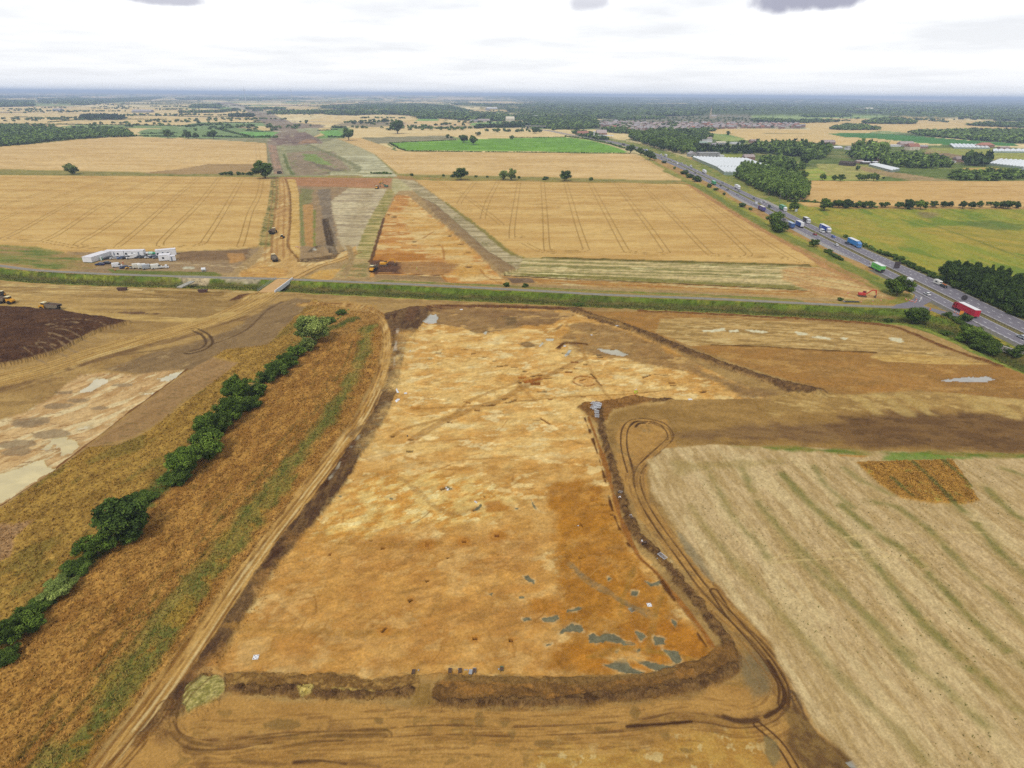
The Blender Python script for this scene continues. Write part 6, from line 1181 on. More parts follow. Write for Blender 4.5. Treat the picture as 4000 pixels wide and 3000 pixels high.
for x, y, w_, r_, kd, lb in ((3515, 1113, 88, .85, 'broad', 'round green tree on the corner of the field lane and the dual carriageway'), (3583, 1208, 84, .85, 'broad', 'round bushy tree on the drain bank below the road junction'), (3798, 1280, 92, .85, 'broad', 'bushy tree on the bank below the red lorry'),
 (3770, 1235, 45, .7, 'bush', 'shrub in front of the rear wheels of the red lorry'), (3860, 1330, 110, .55, 'bush', 'spreading shrub right of the bushy bank tree'), (3700, 1290, 40, .6, 'bush', 'low shrub left of the bushy bank tree'), (3475, 1235, 32, .6, 'bush', 'small dark shrub on the lower drain bank'),
 (3995, 1360, 60, .6, 'bush', 'shrub by the culvert headwall at the right edge'), (3030, 848, 62, .95, 'broad', 'taller roadside tree beside the lay-by opposite the green lorry'), (3050, 878, 70, .65, 'bush', 'dark bush under the taller roadside tree by the lay-by'), (2899, 797, 30, .65, 'bush', 'dark bush at the head of the long lay-by'),
 (2932, 813, 16, .8, 'bush', 'small round bush in the lay-by near the purple lorry'), (3180, 947, 36, .8, 'broad', 'round bush on the verge below the red car'), (3235, 978, 30, .5, 'bush', 'low verge shrub beyond the round bush near the red car'), (2722, 694, 40, .65, 'bush', 'larger verge bush at the corner of the far wheat'), (2697, 684, 30, .6, 'bush', 'smaller verge bush beside the larger one at the wheat corner'),
 (2674, 669, 28, .7, 'bush', 'leaning verge bush beside the far carriageway cars'), (2635, 654, 12, 1, 'bush', 'tiny verge bush nearest the far wheat edge'), (2773, 722, 20, .9, 'bush', 'dark verge bush by the green trailer heading away'), (2795, 737, 20, .6, 'bush', 'low verge bush following the green trailer'), (2831, 755, 12, 1.0, 'bush', 'single small bush on the verge above the bus shelter bend'),
 (2594, 630, 18, .7, 'bush', 'small dark bush on the verge near the top of the wheat'), (2540, 604, 38, .95, 'broad', 'rounded tree at the top right corner of the far wheat'), (2502, 590, 26, 1.1, 'broad', 'upright tree where the green field meets the road'), (2465, 578, 34, 1.0, 'broad', 'shaggy tree at the right tip of the green field'),
 (3105, 803, 38, 1.0, 'broad', 'round tree between the poplars and the roadside sign'), (3361, 655, 0, 1, None, None), (2052, 1112, 20, .9, 'bush', 'small round bush at the end of the brown bank'), (1980, 1108, 24, .85, 'bush', 'round bush at the tip of the second excavation'), (2260, 1181, 36, .4, 'bush', 'flat green bush on the drain bank above the dig'),
 (3283, 1166, 24, .6, 'bush', 'low bush beside the black pipes'), (3223, 1039, 0, 1, None, None), (3390, 1255, 0, 1, None, None), (1180, 525, 0, 1, None, None)):
 if kd: one(x, y, w_, r_, kd, lb)
one(1360, 519, 44, 1.0, 'broad', 'clump of tall trees beside the small green field and the earthworks', 'tree', 'tree')
hedge([(1278, 536), (1340, 537)], 6, 8, 'line of round bushes along the bottom of the small green field')
hedge([(992, 537), (1085, 538)], 7, 9, 'row of rounded bushes at the top right corner of the left wheat')
hedge([(1240, 511), (1320, 507)], 3, 5, 'thin dark hedge along the top of the small green field')
hedge([(700, 537), (800, 534), (900, 536), (988, 538)], 5, 8, 'ragged hedge along the top of the left wheat field')
hedge([(960, 511), (1020, 515), (1062, 512)], 3, 6, 'hedge below the pale spoil strip in the far green fields')
hedge([(860, 503), (880, 512), (925, 523), (975, 533)], 4, 9, 'curving dark hedge through the far green fields')
hedge([(520, 532), (700, 534)], 4, 8, 'hedge beneath the far wood edge left of the green fields')
for i, (a, b) in enumerate((((0, 486), (240, 486)), ((240, 486), (500, 489)), ((500, 489), (760, 492)), ((61, 457), (170, 460)), ((180, 459), (300, 462)), ((190, 478), (310, 468)), ((500, 451), (700, 453)), ((490, 466), (650, 467)), ((700, 494), (860, 480)), ((860, 479), (1040, 480)), ((560, 523), (690, 520)), ((700, 455), (890, 457)))):
 hedge([a, b], 3.5, 8, ('thin dark hedge line far off between the pale wheat fields on the left'), group='far hedge lines on the left')
for i, (x, y, w_, lb) in enumerate(((733, 525, 30, 'broad dark tree behind the left wheat'), (830, 520, 34, 'rounded dark tree behind the left wheat, middle of three'), (765, 528, 24, 'smaller tree between two broad ones behind the left wheat'), (652, 520, 34, 'round tree standing proud at the right of the far left wood'),
 (862, 500, 14, 'small tree on the curving far hedge'), (775, 476, 13, 'tree at the corner of the far green fields'), (815, 476, 7, 'tiny tree on the far hedge line'), (954, 485, 9, 'small tree at the top of the green meadow'), (264, 463, 8, 'tiny tree on a hedge between the far left wheat fields'), (617, 468, 13, 'round tree alone right of the dark copse'),
 (124, 424, 8, 'lone tree far out in the left wheat'), (156, 427, 9, 'second lone tree far out in the left wheat'), (256, 363, 8, 'lone skyline tree on the left'), (1173, 474, 8, 'small tree beside the far wheat wedge'), (1195, 473, 14, 'bushy clump beside the far wheat wedge'), (1384, 476, 16, 'round bush at the left of the grey fallow field'),
 (1410, 475, 16, 'first round tree along the grey fallow hedge'), (1460, 467, 11, 'second tree along the grey fallow hedge'), (1500, 467, 18, 'third and widest tree along the grey fallow hedge'), (1550, 478, 54, 'big group of pale trees right of the grey fallow field'), (1594, 491, 8, 'first small bush of the far middle hedge'), (1614, 491, 10, 'second small bush of the far middle hedge'),
 (1659, 494, 12, 'third small bush of the far middle hedge'), (1673, 495, 8, 'fourth small bush of the far middle hedge'), (1737, 497, 8, 'fifth small bush of the far middle hedge'), (1765, 496, 15, 'round bush at the right end of the far middle hedge'), (1867, 520, 17, 'upright tree alone above the bright green field'), (1747, 530, 16, 'bush at the tip of the dark fallow strip'),
 (1764, 535, 10, 'small bush right of the fallow strip tip'), (1810, 537, 32, 'pair of grey bushes at the top edge of the bright green field'), (1848, 541, 36, 'wide low dark bush at the top edge of the bright green field'), (2001, 535, 15, 'round bush on the upper hedge of the bright green field'), (1928, 506, 11, 'round bush below the dark belt'), (1946, 507, 16, 'wider bush below the dark belt'),
 (1971, 505, 12, 'upright bush below the dark belt'), (2041, 506, 10, 'small cone-shaped tree near the motorway bridge'), (2057, 505, 10, 'second cone-shaped tree near the motorway bridge'), (2091, 505, 26, 'round trees just under the motorway bridge'), (1090, 527, 0, ''),
 (2846, 517, 16, 'dark round tree alone in the wheat before the town'), (2900, 552, 18, 'tree near the low barns'), (3150, 616, 46, 'pale willow among the gardens right of the glasshouse'), (3107, 695, 0, ''), (3055, 640, 34, 'bushy tree behind the red brick cottage'), (3133, 683, 42, 'rounded tree leaning over the paddock'),
 (3215, 690, 26, 'small round tree in the paddock'), (3262, 694, 22, 'upright tree first of the pair by the paddock edge'), (3285, 694, 26, 'second upright tree by the paddock edge'), (3352, 653, 20, 'round bush in the rough paddock'), (3360, 692, 28, 'left of the three dark trees by the paddock'), (3388, 690, 26, 'middle of the three dark trees by the paddock'), (3416, 690, 32, 'right of the three dark trees by the paddock'), (3452, 694, 10, 'small bush right of the three dark trees'))):
 if w_: one(x, y, w_, 1.0, 'broad', lb)
hedge([(1523, 560), (1560, 581), (1587, 590)], 3, 5, 'hedge round the left end of the bright green field')
hedge([(1587, 590), (1800, 594), (2100, 597), (2300, 599), (2460, 602)], 2.6, 4.5, 'long low hedge along the bottom of the bright green field')
hedge([(1523, 558), (1685, 551), (1780, 547)], 2, 4, 'low hedge between the fallow strip and the bright green field')
hedge([(2000, 538), (2209, 536)], 2, 4, 'low hedge along the top of the bright green field')
hedge([(2209, 533), (2300, 545), (2380, 562), (2440, 580)], 4, 7, 'hedge between the dual carriageway and the bright green field')
hedge([(2450, 573), (2520, 603), (2560, 622)], 3, 6, 'rough scrub between the far wheat corner and the road')
hedge([(2880, 690), (2790, 650), (2705, 612)], 3, 6, 'scrubby hedge between the glasshouse and the road')
hedge([(3080, 788), (3200, 795), (3290, 806)], 3.4, 6, 'low dense hedge at the foot of the roadside tree row')
hedge([(3290, 806), (3420, 812)], 2.4, 5, 'end of the low hedge below the first trees of the row')
hedge([(3300, 925), (3380, 962), (3450, 995)], 2.5, 4, 'straggling scrub along the verge beside the bright blue lorry')
for i, (x, w_) in enumerate(((3225, 52), (3255, 28), (3278, 38), (3315, 42), (3353, 30), (3376, 26), (3398, 36), (3446, 24), (3462, 24), (3512, 28), (3556, 46), (3600, 42), (3647, 28), (3690, 28), (3712, 26), (3765, 34), (3798, 32), (3830, 28), (3862, 20), (3893, 30), (3915, 28), (3940, 40), (3975, 30), (4030, 34), (4080, 30))):
 plant(x, 796 - (3 if w_ > 35 else 0) + rnd.uniform(-1, 3), w_, .88, rnd.choice(['broad', 'broad', 'dark']), 'tree', 'small wind-blown tree of the spaced row between the long wheat field and the rough meadow', 'tree', 'row of small trees along the far side of the rough meadow')
# poplar plantation beside the road
P = gs([(2870, 688), (2905, 672), (2990, 676), (3120, 716), (3152, 765), (3152, 784), (3080, 792), (2985, 760), (2910, 722)])
c0 = P.mean(0); n_ = 0
gx, gy = np.meshgrid(np.arange(P[:, 0].min(), P[:, 0].max(), 9.5), np.arange(P[:, 1].min(), P[:, 1].max(), 12.5))
for x, y in zip(gx.ravel(), gy.ravel()):
 x += rnd.uniform(-2, 2); y += rnd.uniform(-2, 2)
 if inpoly(x, y, P):
  hh = rnd.uniform(13, 18); tree_at(x, y, 0, rnd.uniform(10.5, 14), hh, 'poplar', 'tree', 'tall grey-green tree of the dense plantation beside the dual carriageway', 'tree', 'plantation trees beside the dual carriageway', wpx=45); n_ += 1
# dark conifer belt on the right
P = gs([(3672, 1100), (3690, 1068), (3760, 1075), (3900, 1105), (4100, 1180), (4400, 1300), (4400, 1440), (4150, 1318), (4000, 1252), (3880, 1195), (3760, 1140)])
gx, gy = np.meshgrid(np.arange(P[:, 0].min(), P[:, 0].max(), 5.2), np.arange(P[:, 1].min(), P[:, 1].max(), 5.6))
for x, y in zip(gx.ravel(), gy.ravel()):
 x += rnd.uniform(-1.4, 1.4); y += rnd.uniform(-1.4, 1.4)
 if inpoly(x, y, P): tree_at(x, y, 0, rnd.uniform(6, 8), rnd.uniform(8.5, 12), rnd.choice(['conifer', 'dark', 'dark']), 'conifer', 'dark conifer of the dense belt beside the far carriageway at the right edge', 'conifer', 'conifers of the dark roadside belt', wpx=60)
for i in range(46):
 t = i / 45; x = 3440 + t * 560; y = 992 + t * 262 + rnd.uniform(-5, 4)
 q = g1(x, y); tree_at(q[0] + 2.5, q[1] + 1, 0, rnd.uniform(3.5, 6), rnd.uniform(2.2, 3.6) + (1 if t > .4 else 0), 'bush', 'bush', 'low scrub bush edging the far carriageway below the dark belt', 'bush', 'scrub bushes along the far carriageway edge', wpx=40)
for i in range(30):
 t = i / 29; x = 3230 + t * 150 if i < 12 else 3700 + (i - 12) * 16; y = (985 + (x - 3230) * .56) if i < 12 else 1235 + (x - 3700) * .55
 q = g1(x, y); tree_at(q[0], q[1], hgt(*q), rnd.uniform(2.5, 4.5), rnd.uniform(1.4, 2.6), 'bush', 'bush', 'low verge bush between the near carriageway and the bank' if i < 12 else 'low hedge bush on the bank under the near carriageway', 'bush', 'verge bushes north of the junction' if i < 12 else 'bank bushes south of the junction', wpx=30)
# tall roadside trees north of the glasshouse
P = gs([(2455, 548), (2475, 535), (2560, 528), (2640, 540), (2715, 575), (2700, 606), (2650, 604), (2590, 590), (2520, 566)])
gx, gy = np.meshgrid(np.arange(P[:, 0].min(), P[:, 0].max(), 17), np.arange(P[:, 1].min(), P[:, 1].max(), 24))
for x, y in zip(gx.ravel(), gy.ravel()):
 x += rnd.uniform(-3, 3); y += rnd.uniform(-3, 3)
 if inpoly(x, y, P): tree_at(x, y, 0, rnd.uniform(15, 22), rnd.uniform(14, 22), rnd.choice(['poplar', 'poplar', 'broad']), 'tree', 'tall green tree of the wood between the road and the town', 'tree', 'trees of the roadside wood below the town', wpx=30)
# belts and clumps in the gardens on the right: separate trees, each belt its own group
def belt(pts, sp, wd, hh, kd, lb, grp, name='tree', cat='tree'):
 return mass(pts, sp * 1.15, hh * 1.35, grp + ', trees standing too close to count', kind=1 if kd == 'dark' else 0, rad=wd * .68)
 P = gs(pts); gx, gy = np.meshgrid(np.arange(P[:, 0].min(), P[:, 0].max(), sp), np.arange(P[:, 1].min(), P[:, 1].max(), sp * 1.1)); c = 0
 for x, y in zip(gx.ravel(), gy.ravel()):
  x += rnd.uniform(-.35, .35) * sp; y += rnd.uniform(-.35, .35) * sp
  if inpoly(x, y, P): tree_at(x, y, 0, wd * rnd.uniform(.8, 1.25), hh * rnd.uniform(.75, 1.2), kd if isinstance(kd, str) else rnd.choice(kd), name, lb, cat, grp, wpx=20); c += 1
 return c
belt([(2695, 600), (2700, 592), (2945, 594), (2942, 604)], 11, 12, 13, 'dark', 'dark evergreen of the shelter belt behind the long glasshouse sheds', 'shelter belt behind the glasshouse sheds')
belt([(2942, 580), (3050, 575), (3240, 585), (3238, 615), (3180, 625), (3100, 612), (3010, 605), (2945, 598)], 13, 15, 15, 'broad', 'tall tree of the wood right of the white warehouse', 'wood right of the white warehouse')
belt([(2960, 628), (3000, 618), (3060, 625), (3110, 650), (3140, 668), (3090, 678), (3040, 662), (2990, 648)], 11, 10, 8, ['bush', 'broad'], 'garden tree between the glasshouse and the pale willow', 'garden trees right of the glasshouse')
belt([(3050, 670), (3085, 668), (3120, 700), (3080, 704), (3060, 690)], 9, 10, 10, 'dark', 'dark tree at the back of the roadside plantation', 'dark trees behind the roadside plantation')
belt([(3320, 612), (3350, 585), (3460, 590), (3460, 625), (3400, 640), (3335, 632)], 12, 15, 17, 'poplar', 'tall tree of the big clump by the brick farmhouses', 'tall clump by the brick farmhouses')
belt([(3440, 640), (3470, 620), (3560, 618), (3640, 622), (3700, 640), (3730, 655), (3640, 662), (3540, 658), (3460, 650)], 11, 12, 11, ['broad', 'dark', 'willow'], 'tree of the mixed clump behind the low white sheds', 'mixed clump behind the low white sheds')
belt([(3765, 650), (3770, 640), (3855, 640), (3857, 651)], 9, 13, 17, 'dark', 'near-black cedar of the tight group by the right hand glasshouses', 'near-black cedars by the right hand glasshouses')
belt([(3705, 700), (3720, 680), (3860, 678), (3990, 682), (4000, 700), (3900, 706), (3760, 706)], 9, 10, 7.5, ['bush', 'dark'], 'scrub tree of the thicket above the long wheat field', 'thicket above the long wheat field')
belt([(2500, 543), (2545, 520), (2600, 512), (2700, 522), (2760, 532), (2780, 545), (2730, 560), (2640, 540), (2560, 528)], 16, 15, 13, ['broad', 'dark', 'poplar'], 'tree of the wooded edge between the roadside wood and the far wheat', 'wooded edge near the farm sheds')
# far woods as masses
mass([(-200, 500), (0, 496), (60, 492), (120, 500), (190, 508), (300, 512), (420, 503), (500, 514), (520, 535), (430, 537), (300, 543), (120, 562), (0, 572), (-200, 590)], 9, 10, 'dense green wood at the left edge above the pale wheat field', rad=7.5)
mass([(311, 466), (330, 460), (400, 457), (450, 458), (487, 465), (480, 469), (320, 469)], 13, 16, 'dark oblong copse standing in the far left wheat', kind=1)
mass([(150, 388), (300, 384), (425, 388), (600, 378), (660, 380), (560, 394), (420, 402), (330, 412), (160, 402)], 34, 16, 'long far wood in the left distance', rad=26)
mass([(-300, 398), (130, 396), (133, 415), (-300, 428)], 26, 17, 'wood at the far left edge beyond the wheat', rad=20)
mass([(895, 455), (997, 456), (997, 459), (895, 458)], 16, 18, 'straight-edged dark plantation left of the far haul road', kind=1, rad=13)
mass([(1043, 441), (1100, 438), (1240, 437), (1245, 446), (1050, 445)], 22, 16, 'far wood right of the haul road in the distance')
mass([(1247, 438), (1400, 434), (1400, 452), (1300, 450), (1250, 446)], 22, 16, 'dark wood edge above the far wheat wedge')
mass([(1258, 418), (1400, 412), (1400, 430), (1260, 424)], 30, 17, 'upper band of wood beyond the far wheat wedge', rad=22)
mass([(755, 412), (860, 409), (862, 424), (740, 421)], 26, 15, 'small dark wood left of the distant earthworks')
mass([(700, 438), (845, 436), (930, 428), (935, 432), (850, 441), (700, 442)], 24, 13, 'straggling line of far trees left of the distant earthworks')
mass([(960, 426), (1040, 423), (1112, 424), (1112, 428), (965, 429)], 24, 13, 'thin line of trees above the distant earthworks')
mass([(1850, 503), (1862, 499), (1900, 497), (2060, 492), (2066, 497), (1900, 501), (1852, 504)], 10, 12, 'clipped dark belt of evergreens left of the motorway bridge', kind=1, rad=8)
mass([(1400, 412), (1640, 408), (1760, 417), (1850, 442), (1980, 452), (2060, 472), (1960, 474), (1840, 474), (1720, 464), (1640, 464), (1600, 452), (1500, 447), (1400, 450)], 21, 16, 'broad wood behind the far middle wheat fields', rad=16)
mass([(1980, 432), (2300, 427), (2325, 468), (2335, 500), (2250, 507), (2180, 507), (2120, 500), (2085, 496), (2060, 472)], 17, 15, 'wood between the motorway bridge and the town', rad=13)
mass([(1760, 407), (2100, 410), (3300, 412), (3300, 437), (2960, 440), (2800, 447), (2700, 454), (2600, 454), (2400, 457), (2320, 464), (2100, 428), (1850, 418)], 36, 17, 'blue-green woods stretching behind the town', rad=28)
mass([(3300, 411), (4500, 416), (4500, 470), (3900, 472), (3700, 464), (3500, 455), (3480, 445), (3300, 440)], 36, 17, 'blue-green woods in the right distance', rad=28)
mass([(3363, 482), (3420, 470), (3500, 465), (3580, 478), (3560, 486), (3400, 484)], 20, 14, 'group of dark trees between two far wheat fields on the right')
mass([(3553, 520), (3640, 516), (3800, 512), (4000, 512), (4400, 520), (4400, 580), (4000, 562), (3850, 552), (3700, 540), (3600, 530)], 15, 12, 'thick woodland above the right hand glasshouses', rad=12)
mass([(3240, 506), (3300, 490), (3380, 492), (3445, 508), (3300, 509)], 14, 11, 'low scrub wood at the edge of the town side wheat')
mass([(3775, 490), (3860, 484), (4000, 486), (4400, 495), (4400, 515), (3990, 500), (3850, 495)], 20, 13, 'tree belt on the far right behind the wheat')
mass([(2930, 470), (3000, 468), (3100, 474), (3200, 472), (3290, 477), (3160, 481), (3070, 481), (2950, 476)], 20, 13, 'line of trees between the town and the pale green meadow')
mass([(3130, 455), (3300, 450), (3330, 456), (3150, 459)], 22, 14, 'tree line above the pale green meadow')
mass([(2350, 507), (2400, 506), (2470, 512), (2480, 524), (2400, 520), (2360, 514)], 15, 12, 'trees between the slip road and the nearest houses')
mass([(2640, 520), (2700, 512), (2760, 506), (2790, 512), (2760, 520), (2700, 525)], 15, 11, 'trees along the lower edge of the town')
mass([(2230, 515), (2300, 518), (2380, 545), (2350, 548), (2260, 530)], 13, 8, 'scrubby trees behind the roadside service buildings')
mass([(-200, 378), (60, 372), (200, 377), (200, 380), (-200, 390)], 60, 18, 'thin dark wood line near the horizon on the left', rad=50)
mass([(690, 385), (900, 382), (1200, 386), (1200, 392), (900, 390), (700, 391)], 60, 18, 'dark wood line near the horizon above the distant earthworks', rad=50)

# ------------------------------------------------------------------ crops, weeds, clods
STR = [tuft(i, ['d8a45c', 'c08a42', 'e2b878', 'a87434', 'b88040']) for i in range(4)]; WED = [tuft(20 + i, ['86843a', '6e7230', '96924a', 'b0924a', '5e6628'], 7) for i in range(4)]; CLD = [blob(5, i, '86603e', '6c4a30') for i in range(4)]
scat(RC, STR, .62, (.22, .5), 'ripe brown crop standing between the hedge and the haul track', 'crop', zs=.9, keep=.8, gw=.75)
scat(LC, STR, .8, (.25, .55), 'ripe brown crop standing left of the overgrown hedge', 'crop', zs=.9, keep=.7, gw=.75)
scat([(3345, 1808), (3720, 1798), (3830, 1960), (3760, 1972), (3520, 1948), (3430, 1890)], STR, .6, (.25, .5), 'patch of uncut crop left standing in the stubble', 'crop', zs=.9, gw=.75)
scat([(1478, 1290), (1462, 1400), (1390, 1560), (1280, 1720), (1130, 1910), (960, 2130), (800, 2350), (620, 2600), (420, 2860), (250, 3100), (-60, 3100), (200, 2820), (480, 2480), (760, 2130), (980, 1880), (1180, 1640), (1350, 1420)], WED, .75, (.2, .5), 'weeds on the margin beside the haul track', 'weeds', zs=.8, keep=.75, clump=(2.6, .44), gw=.4)
scat([(0, 1052), (434, 1078), (1000, 1096), (1020, 1132), (651, 1119), (0, 1090)], WED, 1.1, (.4, .85), 'rank grass on the drain banks left of the haul bridge', 'weeds', zs=.7, clump=(6, .3), gw=.5)
scat([(1130, 1100), (1600, 1118), (2362, 1158), (3000, 1184), (3316, 1200), (3560, 1210), (3700, 1230), (3990, 1370), (4000, 1450), (3678, 1314), (3542, 1270), (2800, 1216), (2100, 1184), (1662, 1165), (1130, 1138)], WED, 1.1, (.4, .85), 'rank grass on the drain banks right of the haul bridge', 'weeds', zs=.7, clump=(6, .3), gw=.5)
for ln, wd, n_, lb in (([(1700, 2748), (2000, 2745), (2300, 2732), (2560, 2705), (2780, 2650), (2870, 2600)], 1.5, 7, 'clods of soil on the bottom bund of the dig'), ([(890, 2694), (1050, 2698), (1280, 2712), (1450, 2712), (1610, 2696)], 1.3, 6, 'clods of soil on the short bund left of the bottom bund'),
                      ([(2340, 1600), (2382, 1780), (2425, 1940), (2490, 2090), (2640, 2250), (2790, 2440), (2860, 2560)], 1.5, 5, 'clods of soil along the east bund of the dig'), ([(2240, 1206), (2440, 1272), (2700, 1378), (2960, 1470), (3200, 1530)], 4.5, 6, 'clods of soil along the north east bund'), ([(1530, 1500), (1350, 1850), (1140, 2120), (900, 2500), (800, 2650)], 1.6, 3, 'clods of soil on the west edge of the dig')):
 scat(None, CLD, .5, (.06, .2), lb, 'clods', line=ln, wd=wd, keep=n_, zo=.04, gw=.6)
scat([(2600, 1800), (3900, 1800), (4300, 3000), (3500, 3000), (2800, 2100)], WED, 1.5, (.1, .28), 'scattered weeds in the big stubble field', 'weeds', keep=.5, clump=(7, .5))

_r = np.random.RandomState(5); _x, _y = [], []
for i in range(230):
 Yc = 1900 * (3.6 ** _r.rand()); Xc = _r.uniform(-1.02, .1 if Yc < 3000 else .9) * Yc * .88; a = _r.choice([0, 0, 0.12, -.15, 1.3]) + _r.normal() * .05; L = _r.uniform(60, 420)
 if abs(Xc + 640 + (Yc - 2000) * .22) < 130: continue
 n = int(L / 14); t = np.sort(_r.uniform(-.5, .5, max(3, int(n * _r.uniform(.4, 1))))) * L; _x += list(Xc + t * math.cos(a)); _y += list(Yc + t * math.sin(a) + _r.normal(size=len(t)) * 3)
mass(None, 1, 9, 'scattered hedgerow trees between the distant fields', xy=(np.array(_x), np.array(_y)), rad=8, tint=.35)
# ------------------------------------------------------------------ buildings
M_BRICK = mat('brick', 'a5806e', .9, var=.15, scale=2, objrand=.18); M_RENDER = mat('cream_render', 'e6dcc2', .9, var=.06); M_TILE = mat('roof_tile', 'b0a09a', .9, var=.15, scale=2, objrand=.2)
M_RED = mat('red_tile', 'b27a66', .9, var=.15, objrand=.12); M_SLATE = mat('grey_roof', 'a5a0a0', .8, var=.12, objrand=.15); M_WHITE = mat('white_cladding', 'efeff0', .6, var=.04); M_GREY = mat('grey_cladding', 'a5a5a3', .7, var=.08)
M_GLASSD = mat('dark_glass', '3c434c', .15, spec=.5, var=.05); M_GREENR = mat('green_roof', '93a898', .6, var=.06); M_DARK = mat('dark_timber_and_shade', '54483e', .9, var=.15); M_GH = mat('whitened_glass', 'e3e9ea', .25, spec=.5, var=.05, scale=.4); M_FRAME = mat('glasshouse_frame', '9aa3a2', .6, var=.1)
M_STONE = mat('church_stone', 'c4b598', .9, var=.12)
def gable(name, x, y, w_, d, wh, rh, rz, mw, mr, label, cat='house', group=None, chim=True, win=2, flat=False, z=0, ridge_x=True, hip=False):
 root = empty(name, (x, y, z), rz, label=label, cat=cat, group=group)
 MB().box(-w_ / 2, w_ / 2, -d / 2, d / 2, -.3, wh).build('wall', mw, root)
 if flat:
  MB().box(-w_ / 2 - .25, w_ / 2 + .25, -d / 2 - .25, d / 2 + .25, wh + .003, wh + rh).build('roof', mr, root)
 else:
  e = .35; a = w_ / 2 + e; b = d / 2 + e; hp = (d / 2 if hip else 0)
  if ridge_x: vs = [(-a, -b, wh), (a, -b, wh), (a, b, wh), (-a, b, wh), (-a + hp, 0, wh + rh), (a - hp, 0, wh + rh)]
  else: vs = [(a, -b, wh), (a, b, wh), (-a, b, wh), (-a, -b, wh), (0, -b + hp, wh + rh), (0, b - hp, wh + rh)]
  r = MB().add([(p[0], p[1], p[2] + .003) for p in vs], [(0, 1, 5, 4), (2, 3, 4, 5), (1, 2, 5), (3, 0, 4), (3, 2, 1, 0)]).build('roof', mr, root)
  if chim: MB().box(-.45, .45, -.35, .35, wh, wh + rh + 1.0).build('chimney', M_BRICK, r, loc=(w_ * .3, 0, 0))
 for i in range(win):
  xx = -w_ / 2 + w_ * (i + .5) / win
  for zz in ((1.0, 3.6) if wh > 4.5 else (1.0,)):
   MB().box(xx - .55, xx + .55, -d / 2 - .05, -d / 2 + .02, zz, zz + 1.1).build('window', M_GLASSD, root)
 return root
def gpx(name, x0, x1, y, d, wh, rh, mw, mr, label, cat='house', y1=None, **k):
 a = np.array(g1(x0, y)); b = np.array(g1(x1, y if y1 is None else y1)); w_ = np.linalg.norm(b - a); t = (b - a) / w_; n = np.array([-t[1], t[0]])
 c = (a + b) / 2 + n * d / 2
 return gable(name, c[0], c[1], w_, d, wh, rh, math.atan2(t[1], t[0]), mw, mr, label, cat, **k)
# town: rows of small houses, four kinds copied
protos = [gable('house', 0, -500, 9, 8, 5, 2.6, 0, M_BRICK, M_TILE, 'x', group='g'), gable('house', 0, -520, 14, 8, 5, 2.6, 0, M_BRICK, M_SLATE, 'x', group='g'), gable('house', 0, -540, 8, 9, 5, 3, 0, M_RENDER, M_TILE, 'x', group='g', ridge_x=False), gable('house', 0, -560, 10, 8, 5, 2.8, 0, M_BRICK, M_RED, 'x', group='g')]
TL = ['brown tiled brick house of the distant town beside the woods', 'longer slate roofed terrace of the distant town', 'pale rendered house end-on in the distant town', 'red tiled brick house of the distant town']
TOWN = gs([(2330, 474), (2420, 464), (2600, 460), (2900, 459), (3090, 480), (3150, 501), (3060, 503), (2760, 505), (2680, 513), (2600, 520), (2500, 519), (2400, 504), (2340, 492)])
x0, y0 = TOWN.min(0); x1, y1 = TOWN.max(0); cand = []
for iy in range(60):
 for ix_ in range(90):
  x = x0 + ix_ * 24 + rnd.uniform(-5, 5) + (iy % 2) * 9; y = y0 + iy * 40 + rnd.uniform(-7, 7) + 30 * math.sin(ix_ * .25)
  if x < x1 and y < y1 and inpoly(x, y, TOWN) and rnd.random() < .78: cand.append((y, x))
cand.sort(); cand = cand[:285]
for y, x in cand:
 k_ = rnd.choices([0, 1, 2, 3], [5, 4, 3, 1.6 if x > 600 or y < 1900 else .5])[0]
 o = copy_tree(protos[k_]); o.location = (x, y, 0); o.rotation_euler = (0, 0, rnd.choice([0, .3, -.3, 1.2, .15]) + rnd.uniform(-.1, .1))
 o.scale = (1.25,) * 3; o['label'] = TL[k_]; o['group'] = ('brown tiled', 'slate terraced', 'pale rendered', 'red tiled')[k_] + ' houses of the distant town'
for p in protos: wipe(p)
mass([(2330, 474), (2420, 464), (2600, 459), (2900, 459), (3090, 480), (3150, 501), (2760, 506), (2600, 521), (2400, 505)], 62, 8, 'garden trees scattered between the houses of the town', rad=7)
mass([(2400, 492), (2460, 485), (2480, 500), (2420, 505)], 17, 11, 'clump of trees inside the left part of the town', rad=10)
mass([(2590, 490), (2640, 480), (2650, 496), (2610, 502)], 17, 12, 'clump of trees in the middle of the town', rad=11)
mass([(2400, 470), (2480, 462), (2600, 460), (2600, 464), (2480, 468)], 22, 13, 'trees along the back of the town', rad=14)
# church
cq = g1(2774, 461); ch = empty('church', (cq[0], cq[1], 0), label='stone church with a tall spire rising behind the town', cat='church')
MB().box(-4, 4, -4, 4, 0, 24).build('tower', M_STONE, ch); MB().tube((0, 0, 24.01), (0, 0, 55), 4.2, .15, 8).build('spire', M_STONE, ch)
MB().box(4.05, 30, -6, 6, 0, 9).build('nave', M_STONE, ch); MB().prism([(4.05, 9.01), (30.3, 9.01), (30.3, 9.02), (4.05, 9.02)], -6, 6).add([(4.05, -6.4, 9.03), (30.4, -6.4, 9.03), (30.4, 6.4, 9.03), (4.05, 6.4, 9.03), (4.05, 0, 15), (30.4, 0, 15)], [(0, 1, 5, 4), (2, 3, 4, 5), (1, 2, 5), (3, 0, 4)]).build('roof', M_SLATE, ch)
gpx('farmhouse', 1978, 2010, 476, 22, 12, 8, M_RENDER, M_RENDER, 'big cream gabled house above the dark evergreen belt')
